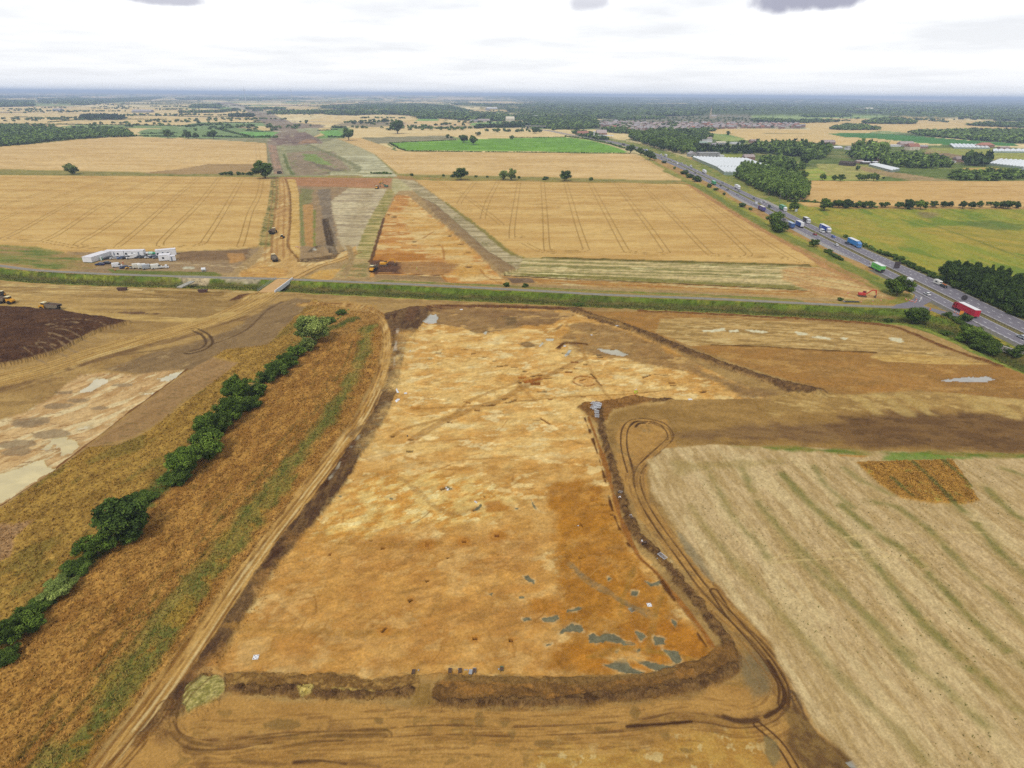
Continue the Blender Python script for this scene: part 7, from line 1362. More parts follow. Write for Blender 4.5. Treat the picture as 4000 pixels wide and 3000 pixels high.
gpx('barn', 1838, 1868, 476, 16, 4, 4, M_GREY, M_SLATE, 'left low grey barn beyond the far wheat', 'barn', chim=False, win=0); gpx('barn', 1868, 1914, 475, 20, 4, 6, M_GREY, M_TILE, 'right wide brown-roofed barn beyond the far wheat', 'barn', chim=False, win=0)
gpx('warehouse', 2083, 2124, 462, 40, 9, 3, M_WHITE, M_WHITE, 'long white warehouse in the trees left of the town', 'warehouse', chim=False, win=0); gpx('warehouse', 2127, 2156, 459, 40, 8, 3, M_WHITE, M_WHITE, 'short white warehouse beside the long one left of the town', 'warehouse', chim=False, win=0)
gpx('warehouse', 1905, 1945, 432, 60, 14, 5, M_GREY, M_WHITE, 'white shed glimpsed in the blue woods above the far wheat', 'warehouse', chim=False, win=0)
gpx('roadhouse', 2258, 2300, 529, 20, 4, 7, M_BRICK, M_RED, 'red roofed roadhouse left of the fuel station', 'roadhouse', chim=False); gpx('roadhouse', 2333, 2371, 527, 22, 5, 8, M_BRICK, M_TILE, 'brown roofed roadhouse behind the fuel station canopy', 'roadhouse', chim=False)
fq = g1(2366, 538); fs = empty('fuel_station', (fq[0], fq[1], 0), label='white fuel station canopy beside the dual carriageway', cat='fuel station')
MB().box(-20, 20, -8, 8, 5, 6.2).build('canopy', M_WHITE, fs)
for a in (-14, 14): MB().box(a - .3, a + .3, -.3, .3, 0, 4.99).build('column', M_GREY, fs)
tq = g1(2320, 538); tw = empty('water_tower', (tq[0], tq[1], 0), label='slim white tower at the left of the fuel station', cat='tower'); MB().tube((0, 0, 0), (0, 0, 13), 1.6, 1.4, 10).build('shaft', M_WHITE, tw); MB().tube((0, 0, 13.01), (0, 0, 16), 2.4, 2.4, 10).build('tank', M_WHITE, tw)
# motorway bridge
bq = g1(2092, 502); br = empty('road_bridge', (bq[0], bq[1], 0), -.1, label='dark concrete road bridge over the far end of the dual carriageway', cat='bridge')
MB().box(-34, 34, -5, 5, 6.2, 7.8).build('deck', M_DARK, br); MB().box(-34, 34, -5.4, -5.01, 6.6, 9).build('parapet', M_CONC, br)
for a in (-22, -8, 8, 22): MB().box(a - .6, a + .6, -4, 4, 0, 6.19).build('pier', M_CONC, br)
# farm buildings and nursery on the right
gpx('shed', 2705, 2764, 568, 18, 5, 3, M_DARK, M_GREENR, 'open farm shed with a pale green roof by the roadside wood', 'shed', chim=False, win=0); gpx('shed', 2738, 2782, 556, 14, 5, 2, M_WHITE, M_GREY, 'long pale shed behind the green roofed shed', 'shed', chim=False, win=0)
gpx('farmhouse', 2750, 2782, 549, 12, 5, 3, M_RENDER, M_TILE, 'grey farmhouse above the farm sheds'); gpx('shed', 2782, 2812, 572, 12, 4, 3, M_GREY, M_SLATE, 'small pale shed right of the green roofed shed', 'shed', chim=False, win=0); gpx('shed', 2800, 2836, 564, 12, 4, 2, M_GREY, M_RENDER, 'shed with sandy roof at the right end of the farm sheds', 'shed', chim=False, win=0)
gpx('cottage', 2932, 2964, 559, 12, 5, 3, M_BRICK, M_TILE, 'cottage with brown roof at the edge of the far wheat'); gpx('shed', 2857, 2892, 563, 10, 3, 1, M_WHITE, M_WHITE, 'thin white shed left of the domed warehouse', 'shed', flat=True, win=0)
wq = gpx('warehouse', 2946, 3038, 590, 46, 5, 4, M_WHITE, M_WHITE, 'large white low-domed warehouse in the trees beyond the glasshouse', 'warehouse', chim=False, win=0)
gpx('shed', 2693, 2722, 613, 16, 5, 4, M_GREY, M_SLATE, 'dark gabled shed at the road end of the glasshouse', 'shed', chim=False, win=0, ridge_x=False); gpx('packing_shed', 2731, 2812, 613, 20, 6, 1, M_GREY, M_GREY, 'long flat grey packing shed behind the glasshouse', 'shed', flat=True, win=3)
gpx('shed', 2812, 2828, 615, 8, 3, 1, M_WHITE, M_WHITE, 'little white shed at the end of the packing shed', 'shed', flat=True, win=0)
gpx('cottage', 2908, 2948, 628, 14, 6, 4, M_BRICK, M_TILE, 'red brick cottage tucked behind the big glasshouse')
def glasshouse(name, pts, spans, hh, rh, label, along=0, cat='glasshouse'):
 """pts: near-left, near-right, far-right, far-left ground pixels; ridges run from near to far"""
 A, B, Cc, D = gs(pts); root = empty(name, (A[0], A[1], 0), label=label, cat=cat); o = A
 w_ = MB(); r_ = MB(); f_ = MB()
 P4 = [np.array(p) - o for p in (A, B, Cc, D)]
 w_.add([(*p, 0) for p in P4] + [(*p, hh) for p in P4], [(0, 1, 5, 4), (1, 2, 6, 5), (2, 3, 7, 6), (3, 0, 4, 7)])
 for i in range(spans):
  a0 = P4[0] + (P4[1] - P4[0]) * i / spans; a1 = P4[0] + (P4[1] - P4[0]) * (i + 1) / spans; d0 = P4[3] + (P4[2] - P4[3]) * i / spans; d1 = P4[3] + (P4[2] - P4[3]) * (i + 1) / spans
  am = (a0 + a1) / 2; dm = (d0 + d1) / 2
  r_.add([(*a0, hh + .01), (*am, hh + rh), (*dm, hh + rh), (*d0, hh + .01), (*a1, hh + .01), (*d1, hh + .01)], [(0, 1, 2, 3), (1, 4, 5, 2), (0, 4, 1), (3, 2, 5)])
  f_.tube((*a0, hh + .15), (*d0, hh + .15), .28, n=4); f_.tube((*a0, 0), (*a0, hh), .12, n=4)
 for i in range(9):
  q = P4[3] + (P4[0] - P4[3]) * i / 8; f_.tube((*q, 0), (*q, hh), .14, n=4)
 w_.build('wall', M_GH2, root); r_.build('roof', M_GH, root); f_.build('frame', M_FRAME, root); return root
M_GH2 = mat('side_glass', '9fb0a4', .3, spec=.5, var=.1, scale=.3)
glasshouse('glasshouse', [(2797, 662), (3012, 664), (2918, 630), (2704, 622)], 16, 4, 2.0, 'huge whitened glasshouse with many ridges beside the dual carriageway')
glasshouse('glasshouse', [(2828, 684), (3050, 688), (3014, 665.5), (2799, 663.5)], 16, 4, 2.0, 'lower front block of the whitened glasshouse beside the dual carriageway')
gpx('farmhouse', 3215, 3262, 567, 14, 6, 5, M_BRICK, M_TILE, 'brick farmhouse in front of the far wheat, left of the tall clump'); gpx('shed', 3228, 3292, 582, 18, 3, 2, M_GREY, M_WHITE, 'low white roofed sheds under the left brick farmhouse', 'shed', chim=False, win=0)
gpx('house', 3310, 3343, 586, 12, 5, 2, M_WHITE, M_SLATE, 'white walled house left of the tall clump'); gpx('house', 3518, 3570, 573, 16, 6, 5, M_BRICK, M_TILE, 'big brick farmhouse with two roofs beside the orange roofed house')
gpx('house', 3553, 3592, 587, 18, 7, 6, M_RENDER, M_RED, 'cream house with a bright orange roof'); gpx('house', 3594, 3624, 580, 10, 4, 3, M_BRICK, M_SLATE, 'low dark brick house right of the orange roofed house'); gpx('shed', 3468, 3530, 573, 12, 3, 1, M_WHITE, M_WHITE, 'low white nursery shed left of the brick farmhouse', 'shed', flat=True, win=0)
gpx('house', 3828, 3884, 576, 16, 5, 5, M_BRICK, M_RED, 'brick house with hipped red roof beside the right hand glasshouses', hip=True); gpx('house', 3906, 3946, 584, 10, 4, 2, M_BRICK, M_TILE, 'low brick building between the right hand glasshouses')
gpx('house', 3390, 3434, 631, 14, 5, 5, M_BRICK, M_TILE, 'brick house half hidden behind the low white nursery sheds'); gpx('shed', 3348, 3374, 638, 9, 3, 2, M_BRICK, M_TILE, 'small red shed left of the low nursery sheds', 'shed', chim=False, win=0); gpx('shed', 3371, 3400, 641, 9, 3, 1, M_DARK, M_WHITE, 'small white roofed shed at the head of the long nursery shed', 'shed', chim=False, win=0)
gpx('shed', 3412, 3430, 641, 8, 3, 1, M_DARK, M_WHITE, 'second small white roofed shed behind the long nursery shed', 'shed', chim=False, win=0); gpx('barn', 3735, 3774, 634, 12, 5, 4, M_BRICK, M_TILE, 'brown barn at the left of the near-black cedars', 'barn', chim=False); gpx('shed', 3706, 3734, 636, 6, 2.5, .4, M_WHITE, M_WHITE, 'white caravan-like shed left of the brown barn', 'shed', flat=True, win=0)
gpx('shed', 3275, 3330, 645, 10, 4, 3, M_DARK, M_DARK, 'weathered timber shed behind the paddock', 'shed', chim=False, win=0, y1=650)
gpx('house', 3878, 3900, 636, 0.1 + 8, 2, 1, M_GREY, M_GREY, 'tiny grey store behind the near-black cedars', 'shed', flat=True, win=0)
glasshouse('glasshouse', [(3482, 674), (3515, 668), (3422, 646), (3392, 650)], 3, 3, 1.6, 'long narrow white roofed nursery house beside the rough paddock')
glasshouse('glasshouse', [(3725, 581), (3866, 583), (3850, 570), (3708, 567)], 9, 3, 1.5, 'flat white glasshouse in front of the red hipped house')
glasshouse('glasshouse', [(3876, 597), (4200, 600), (4190, 589), (3876, 588)], 14, 3, 1.5, 'long low glasshouse at the right edge below the red hipped house')
glasshouse('glasshouse', [(3858, 645), (4010, 662), (4130, 640), (3900, 628)], 12, 3, 1.5, 'white glasshouse block right of the near-black cedars'); glasshouse('glasshouse', [(3990, 590 + 76), (4260, 690), (4300, 660), (4030, 645)], 14, 3, 1.5, 'further glasshouse block cut by the right edge')
glasshouse('glasshouse', [(3700, 522), (3756, 523), (3756, 516), (3700, 515)], 4, 3, 1.5, 'white glasshouse roofs seen through the thick woodland'); glasshouse('glasshouse', [(3865, 522), (4200, 530), (4200, 515), (3865, 512)], 14, 3, 1.5, 'long white glasshouse behind the thick woodland at the right edge')
# polytunnel
pq0, pq1 = g1(3613, 617), g1(3677, 618); pt = empty('polytunnel', (pq0[0], pq0[1], 0), label='white rounded polytunnel in the rough ground on the right', cat='polytunnel'); L_ = pq1[0] - pq0[0]
prof = [(4.5 * math.cos(a), 4.8 * math.sin(a)) for a in np.linspace(0, math.pi, 11)]
vs = [(x, p[0] + 4.5, max(0, p[1])) for x in (0, L_) for p in prof]; MB().add(vs, [(i, i + 1, i + 12, i + 11) for i in range(10)] + [tuple(range(10, -1, -1)), tuple(range(11, 22))]).build('cover', M_WHITE, pt)
M_HOOP = M_FRAME; [MB().tube((x, 0, 0), (x, .01, 1), .1, n=5).build('hoop', M_HOOP, pt) for x in (.2, L_ - .2)]
gpx('house', 2400, 2414, 476, 12, 5, 3, M_WHITE, M_SLATE, 'white house at the back left of the town'); gpx('manor', 3385, 3412, 432, 40, 14, 9, M_RENDER, M_RENDER, 'pale mansion in the far woods on the right', 'mansion', chim=False); gpx('house', 3345, 3372, 434, 30, 9, 8, M_RENDER, M_TILE, 'long pale house left of the far mansion'); gpx('house', 3412, 3448, 435, 30, 8, 7, M_RENDER, M_TILE, 'low pale house right of the far mansion')
for i, (x0_, x1_, y_) in enumerate(((705 + 0, 0, 0),)): pass
gpx('farm', 205, 235, 434, 60, 8, 5, M_GREY, M_SLATE, 'grey farm sheds beside dark trees in the far left wheat', 'farm', chim=False, win=0); gpx('farm', 515, 590, 440, 70, 8, 6, M_GREY, M_SLATE, 'long grey farm buildings in the left distance', 'farm', chim=False, win=0)
# wind turbines
def turbine(x, yb, yt, rot, label, rp=None):
 q = g1(x, yb); D = depth_at(x, yb); hh = (yb - yt) * D / FPX; root = empty('wind_turbine', (q[0], q[1], 0), label=label, cat='wind turbine')
 MB().tube((0, 0, 0), (0, 0, hh), hh * .022, hh * .014, 8).build('tower', M_WHITE, root); MB().box(-hh * .02, hh * .02, -hh * .05, hh * .05, hh + .01, hh * 1.03).build('nacelle', M_WHITE, root)
 for k_ in range(3):
  a = rot + k_ * 2.094; l = hh * .22
  MB().tube((0, -hh * .06, hh * 1.015), (l * math.sin(a), -hh * .06, hh * 1.015 + l * math.cos(a)), hh * .016, hh * .004, 4).build('blade', M_WHITE, root)
turbine(961, 400, 355, .1, 'tallest white wind turbine on the horizon, left of the far haul road'); turbine(1142, 400, 357, -.5, 'wind turbine on the horizon right of the tallest one'); turbine(1100, 388, 373, .9, 'white wind turbine below the horizon between the other two'); turbine(1962, 418, 397, 0, 'white wind turbine in front of the blue woods above the middle fields')
# poles
def pole(x, y, hpx, label, lamp=False):
 q = g1(x, y); D = depth_at(x, y); hh = hpx * D / FPX / math.cos(PITCH - .1); root = empty('lamp_post' if lamp else 'pole', (q[0], q[1], 0), label=label, cat='lamp post' if lamp else 'pole')
 MB().tube((0, 0, 0), (0, 0, hh), .16, .09, 7).build('shaft', M_GREY, root)
 if lamp: MB().box(-.3, 1.2, -.15, .15, hh + .01, hh + .15).build('lamp', M_GREY, root)
 return root
pole(3043, 795, 44, 'tall slim grey mast at the end of the poplar plantation'); pole(3647, 1076, 18, 'short grey pole at the edge of the dark conifer belt'); pole(1838, 476, 20, 'thin white pole beside the left low barn')
for i, (x, y) in enumerate(((3022, 522), (3170, 528), (3117, 557), (2874, 518))): pole(x, y, 14, ('pole in the far wheat nearest the town', 'pole in the far wheat, right of centre', 'pole in front of the low garden sheds', 'pole beside the dark tree alone in the wheat')[i])
# fences and culvert
cv = empty('culvert_headwall', (*g1(3945, 1370), -1.2), R(-62), label='grey concrete culvert headwall under the road at the right edge', cat='culvert')
MB().box(-5, 5, -.3, .3, 0, 2.2).build('wall', M_CONC, cv); MB().box(-5.2, 5.2, -.45, .45, 2.203, 2.4).build('coping', M_CONC, cv); MB().tube((0, -.36, .8), (0, -.31, .8), .9, .9, 14).build('opening_shade', M_DARK, cv)  # dark disc on the wall face stands in for shade inside the pipe
# ------------------------------------------------------------------ vehicles
M_TYRE = mat('tyre', '2e2c2c', .9, var=.1); M_GLASS = mat('tinted_glass', '303840', .1, spec=.6, var=.03); M_BLACK = mat('black_plastic', '3a3a3c', .6); M_CHROME = mat('silver_metal', 'b9bcc0', .35, .5)
COL = {}
def paint(h, rough=.3):
 if h not in COL: COL[h] = mat('paint_' + h, h, rough, spec=.5, var=.03)
 return COL[h]
M_LAMPR = mat('tail_lamp', 'a82020', .3); M_LAMPW = mat('head_lamp', 'dedede', .2)
def mk_car(kind='hatch'):
 root = empty('car', (0, -600, 0), label='car', cat='car')
 L = {'hatch': 4.2, 'estate': 4.7, 'saloon': 4.6}[kind] / 2; h = .85; H_ = 1.47
 body = MB().prism([(-L, .35), (L - .1, .3), (L, .55), (L - .15, .78), (L - 1.15, .92), (-L + .15, .98), (-L, .8)], -.88, .88, ins=[.08, .08, .12, .1, .02, .05, .1])
 rear = {'hatch': -L + .2, 'estate': -L + .12, 'saloon': -L + .75}[kind]
 body.prism([(rear + .35, 1.445), (L - 2.05, 1.445), (L - 2.15, H_), (rear + .55, H_)], -.66, .66, ins=[0, 0, .1, .1])
 body.build('body', paint('c8c8c8'), root)
 MB().prism([(rear, .93), (L - 1.2, .925), (L - 2.02, 1.44), (rear + .32, 1.44)], -.84, .84, ins=[.04, .04, .18, .18]).build('window', M_GLASS, root)
 for x in (-L + .85, L - .85):
  for y in (-.8, .8): MB().wheel(x, y, .32, .32, .2).build('wheel', M_TYRE, root)
 for y in (-.6, .6):
  MB().box(L - .18, L + .005, y - .2, y + .2, .56, .7).build('headlight', M_LAMPW, root); MB().box(-L - .01, -L + .1, y - .18, y + .18, .68, .84).build('tail_light', M_LAMPR, root)
 return root
def mk_van():
 root = empty('van', (0, -620, 0), label='van', cat='van')
 MB().prism([(-2.6, .4), (2.5, .35), (2.6, .8), (2.45, 1.05), (1.75, 1.2), (1.15, 2.2), (.95, 2.4), (-2.45, 2.45), (-2.6, 2.2)], -.98, .98, ins=[0, .05, .1, .08, .02, .1, .14, .14, .05]).build('body', paint('c8c8c8'), root)
 MB().prism([(1.83, 1.22), (2.0, 1.2), (1.24, 2.2), (1.14, 2.15)], -.86, .86, ins=[0, 0, .08, .08]).build('windscreen', M_GLASS, root)
 for y in (-.985, .93): MB().box(.7, 1.5, y, y + .06, 1.25, 1.85).build('window', M_GLASS, root)
 for x in (-1.7, 1.75):
  for y in (-.88, .88): MB().wheel(x, y, .36, .36, .24).build('wheel', M_TYRE, root)
 return root
def mk_truck(tl=12.0, rigid=False, cab_h=3.5, tr_h=4.0):
 root = empty('lorry', (0, -650, 0), label='lorry', cat='lorry'); W = 1.25
 ct = tl / 2 + (.35 if rigid else .6)
 MB().prism([(ct, .5), (ct + 2.2, .45), (ct + 2.3, 1.4), (ct + 2.15, 2.4), (ct + 1.8, cab_h - .35), (ct + .9, cab_h), (ct, cab_h)], -W, W, ins=[0, .04, .06, .08, .1, .16, .05]).build('cab', paint('c8c8c8'), root)
 MB().prism([(ct + 2.2, 1.75), (ct + 2.26, 1.75), (ct + 2.12, 2.55), (ct + 2.05, 2.55)], -W + .16, W - .16).build('windscreen', M_GLASS, root)
 for y in (-W - .01, W - .05): MB().box(ct + 1.1, ct + 1.9, y, y + .06, 1.8, 2.45).build('window', M_GLASS, root)
 MB().box(-tl / 2, ct + 1.2, -.5, .5, .75, 1.04).build('chassis', M_BLACK, root)
 t = MB().box(-tl / 2, tl / 2, -W - .02, W + .02, 1.05, tr_h - .08).build('trailer' if not rigid else 'box_body', paint('c8c8c8'), root)
 MB().box(-tl / 2 - .02, tl / 2 + .02, -W - .04, W + .04, tr_h - .077, tr_h).build('trailer_roof', M_WHITE, root)
 xs = [ct + 1.4, ct - .2 if not rigid else -tl / 2 + 2] + ([] if rigid else [-tl / 2 + 1.6, -tl / 2 + 2.9, -tl / 2 + 4.2])
 for x in xs:
  for y in (-W + .15, W - .15): MB().wheel(x, y, .5, .5, .3).build('wheel', M_TYRE, root)
 for y in (-.9, .9): MB().box(-tl / 2 - .05, -tl / 2 + .02, y - .2, y + .2, .8, 1.0).build('tail_light', M_LAMPR, root)
 return root
PR = {'hatch': mk_car('hatch'), 'estate': mk_car('estate'), 'saloon': mk_car('saloon'), 'van': mk_van(), 'lorry': mk_truck(), 'lorry_short': mk_truck(10), 'rigid': mk_truck(7.2, True, 3.1, 3.7)}
def kids(o): return list(o.children)
def setcol(o, nm, m):
 for c in kids(o):
  if c.name.split('.')[0] == nm: c.material_slots[0].link = 'OBJECT'; c.material_slots[0].material = m
def road_heading(y):
 i = min(range(len(CD)), key=lambda k_: abs(CD[k_][1] - y)); a = CD[max(i - 2, 0)]; b = CD[min(i + 2, len(CD) - 1)]
 return math.atan2(b[1] - a[1], b[0] - a[0])      # towards the camera
def vehicle(kind, px, py, head, label, body='dddddd', cab=None, trailer=None, z=.03, group=None, roof=None, cat=None):
 """head: 'to' / 'away' along the dual carriageway, or an angle"""
 q = g1(px, py)
 a = head if not isinstance(head, str) else road_heading(q[1]) + (0 if head == 'to' else math.pi)
 o = copy_tree(PR[kind]); o.location = (q[0], q[1], z); o.rotation_euler = (0, 0, a); o['label'] = label
 o.scale = (1.13,) * 3 if kind in ('lorry', 'lorry_short', 'rigid') else (1.1,) * 3
 if group: o['group'] = group
 setcol(o, 'body', paint(body))
 if cab: setcol(o, 'cab', paint(cab))
 if trailer: setcol(o, 'trailer', paint(trailer, .6)); setcol(o, 'box_body', paint(trailer, .6))
 if roof: setcol(o, 'trailer_roof', paint(roof))
 if cat: o['category'] = cat
 return o
def side_text(o, txt, size, x, z, hexc, side=1, W=1.29):
 cu = bpy.data.curves.new('lettering', 'FONT'); cu.body = txt; cu.size = size; cu.align_x = 'CENTER'; cu.align_y = 'CENTER'; cu.extrude = .005
 cu.materials.append(paint(hexc, .6)); t0 = bpy.data.objects.new('l', cu); me = bpy.data.meshes.new_from_object(t0); bpy.data.objects.remove(t0); t = bpy.data.objects.new('lettering', me); link(t, o); t.location = (x, W * side, z); t.rotation_euler = (R(90), 0, 0 if side < 0 else math.pi)
# lorries heading away on the near carriageway
r = vehicle('lorry', 3776, 1228, 'away', 'red articulated lorry with a white roof at the road junction', cab='b3172f', trailer='cc1238'); 
r = vehicle('lorry_short', 3427, 1058, 'away', 'lorry with a bright green lettered trailer and white cab', cab='e8e8ea', trailer='6ed45e'); side_text(r, 'GREENDOR', 1.3, 0, 2.4, '2f9a4a', 1)
MB().box(-5.06, -5.03, -1.2, 1.2, 1.1, 2.1).build('tail_lift', M_BLACK, r)
r = vehicle('lorry_short', 3086, 889, 'away', 'lorry with a trailer half grey and half dark blue in the left lane', cab='e8e8ea', trailer='3c64a4', roof='9fb4cc'); MB().box(1.0, 5.04, -1.3, 1.3, 1.1, 3.95).build('front_curtain', paint('c9cccb', .6), r)
r = vehicle('lorry_short', 3122, 886, 'away', 'overtaking lorry with a blue trailer, white rear doors and white roof', cab='e8e8ea', trailer='2456b0'); MB().box(-5.06, -5.02, -1.2, 1.2, 1.15, 3.9).build('rear_door', M_WHITE, r)
r = vehicle('lorry_short', 2976, 824, 'away', 'lorry with a dark purple lettered trailer beside the long lay-by', cab='7a3a6a', trailer='4b4390', roof='d9cfc2'); side_text(r, 'SSSOSS', 1.1, 0, 2.6, 'c6bfe0', 1)
r = vehicle('lorry_short', 2787, 721, 'away', 'lorry with a plain green trailer between the verge bushes', cab='d8d8da', trailer='2f9c66', roof='7ac49a')
vehicle('lorry_short', 2525, 593, 'to', 'distant lorry with a blue and white body by the tall roadside wood', cab='e8e8ea', trailer='3a5cb0')
# heading towards the camera on the far carriageway
r = vehicle('lorry', 3331, 958, 'to', 'bright sky-blue articulated lorry and blue cab', cab='5a9ade', trailer='1f8ad6')
r = vehicle('lorry', 3218, 901, 'to', 'lorry with a royal blue trailer bearing a pale round emblem and a white cab', cab='f0f0f2', trailer='2450b8'); MB().tube((-3.2, -1.29, 2.5), (-3.2, -1.275, 2.5), 1.15, 1.15, 20).build('emblem', paint('9fb4dc'), r)
vehicle('rigid', 3147, 868, 'to', 'black boxed rigid truck with a white cab', cab='eaeaec', trailer='35323a')
r = vehicle('lorry_short', 3055, 820, 'to', 'dark green container lorry with white letters and white cab', cab='f0f0f2', trailer='1f8a50', roof='4aa874'); side_text(r, 'evyd', 1.6, 0, 2.7, 'e8f0e8', -1)
vehicle('lorry_short', 2878, 737, 'to', 'white articulated lorry beside the poplar plantation', cab='f2f2f2', trailer='f0f0f0'); vehicle('lorry_short', 2750, 676, 'to', 'white articulated lorry passing the long glasshouse', cab='f2f2f2', trailer='ececec'); vehicle('rigid', 2600, 612, 'to', 'grey and white rigid truck at the far bend', cab='e8e8e8', trailer='d5d0c4')
vehicle('lorry_short', 2435, 568, 'away', 'dark lorry half hidden by the hedge at the far bend', cab='444048', trailer='5a5058', roof='8c8488')
for k_, x, y, hd, c_, lb in (('van', 3547, 1102, 'away', 'eeeeee', 'white van passing the round tree at the junction corner'), ('hatch', 3620, 1152, 'away', 'f2f2f2', 'white hatchback car just past the junction'), ('estate', 3990, 1321, 'away', 'c9ced4', 'silver car cut by the right edge of the view'),
  ('saloon', 3309, 953, 'to', '3d4048', 'dark grey car alongside the sky-blue lorry'), ('hatch', 3255, 928, 'to', '3a62c4', 'small royal blue car ahead of the white van'), ('van', 3211, 908, 'to', 'f4f4f4', 'white van alongside the royal blue trailer'), ('hatch', 3182, 918, 'away', 'b03a40', 'red car in the overtaking lane'),
  ('saloon', 3265, 959, 'away', 'f0f0f0', 'white saloon car behind the red car'), ('hatch', 3063, 859, 'away', '6a6a72', 'grey car behind the dark purple lorry'), ('van', 2951, 799, 'away', 'd6d8de', 'pale silver van ahead of the purple lorry'), ('hatch', 2971, 791, 'to', 'eeeeee', 'white car nearest the headland, left one of the pair'), ('hatch', 2988, 791, 'to', 'f2f2f2', 'white car pulling out of the small lay-by, right one of the pair'),
  ('estate', 3012, 810, 'to', '8a909a', 'grey car ahead of the dark green container lorry'), ('hatch', 2945, 777, 'to', '4a4c52', 'dark car behind the pair of white cars'), ('hatch', 2881, 762, 'away', 'b9bcc2', 'silver car by the corner of the far wheat'), ('hatch', 2887, 749, 'to', '787c84', 'grey car just in front of the white lorry by the poplars'),
  ('hatch', 2842, 743, 'away', '34343a', 'black car, nearer of two black cars heading away'), ('hatch', 2815, 727, 'away', '2e3034', 'black car, farther of two black cars heading away'), ('hatch', 2823, 716, 'to', '8f9299', 'grey car level with the green trailer'), ('hatch', 2722, 667, 'to', 'ececec', 'white car behind the white lorry by the glasshouse'),
  ('hatch', 2715, 677, 'away', '2c2e32', 'black car level with the white lorry by the glasshouse'), ('van', 2699, 652, 'to', 'f2f2f2', 'white van in the stream of cars by the glasshouse'), ('hatch', 2701, 657, 'to', '70747c', 'dark car in front of the white van by the glasshouse'), ('hatch', 2679, 647, 'to', 'f0f0f0', 'white car, nearer of two beside the farm sheds'),
  ('hatch', 2663, 639, 'to', 'dcdcdc', 'white car, farther of two beside the farm sheds'), ('van', 2645, 642, 'away', 'f4f4f4', 'white van heading away near the leaning verge bush'), ('hatch', 2620, 637, 'away', 'e4e4e4', 'white car following the little group heading away, left lane'), ('hatch', 2626, 633, 'away', 'ededed', 'white car of the little group heading away, right lane'),
  ('hatch', 2605, 625, 'away', 'd0d0d2', 'pale car below the grey rigid truck'), ('van', 2583, 607, 'to', 'f0f0f0', 'white van beside the far grey rigid truck'), ('hatch', 2584, 618, 'away', '5c5f78', 'blue-grey car behind the far white van'), ('hatch', 2599, 613, 'to', '70737a', 'grey car just before the far rigid truck'), ('hatch', 2155, 513, 'to', 'ededed', 'white car near the far road bridge'), ('hatch', 2141, 511, 'to', 'c8c8c8', 'grey car under the far road bridge')):
 vehicle(k_, x, y, hd, lb, c_)
# caravan towed by a dark car with an orange canoe
q = g1(3683, 1120); a = road_heading(q[1]); o = vehicle('estate', 3686, 1122, 'to', 'black car towing the caravan', '35383c')
cn = empty('canoe', (o.location.x, o.location.y, 1.56), a, label='orange canoe strapped to the roof of the black towing car', cat='canoe')
MB().prism([(-2.3, .28), (-1.6, .02), (1.6, .02), (2.3, .28), (2.0, .34), (-2.0, .34)], -.4, .4, ins=[.36, .12, .12, .36, .1, .1]).build('hull', paint('f08a3c'), cn)
d = Vector((math.cos(a), math.sin(a), 0)); cv_ = empty('caravan', (o.location.x - d.x * 6.2, o.location.y - d.y * 6.2, .03), a, label='white touring caravan behind the black car', cat='caravan')
MB().prism([(-2.9, .45), (2.7, .45), (3.0, 1.2), (2.6, 2.3), (2.3, 2.55), (-2.4, 2.6), (-2.9, 2.2)], -1.1, 1.1, ins=[.05, .05, .05, .08, .15, .15, .08]).build('body', paint('f1efe8'), cv_); MB().box(2.66, 2.9, -.8, .8, 1.55, 2.1, tx=.0).build('window', M_GLASS, cv_)
MB().box(-1, 1, -1.13, -1.08, 1.4, 2.0).build('window', M_GLASS, cv_); [MB().wheel(0, y, .32, .32, .2).build('wheel', M_TYRE, cv_) for y in (-.95, .95)]; MB().box(2.9, 4.1, -.06, .06, .4, .5).build('drawbar', M_BLACK, cv_)
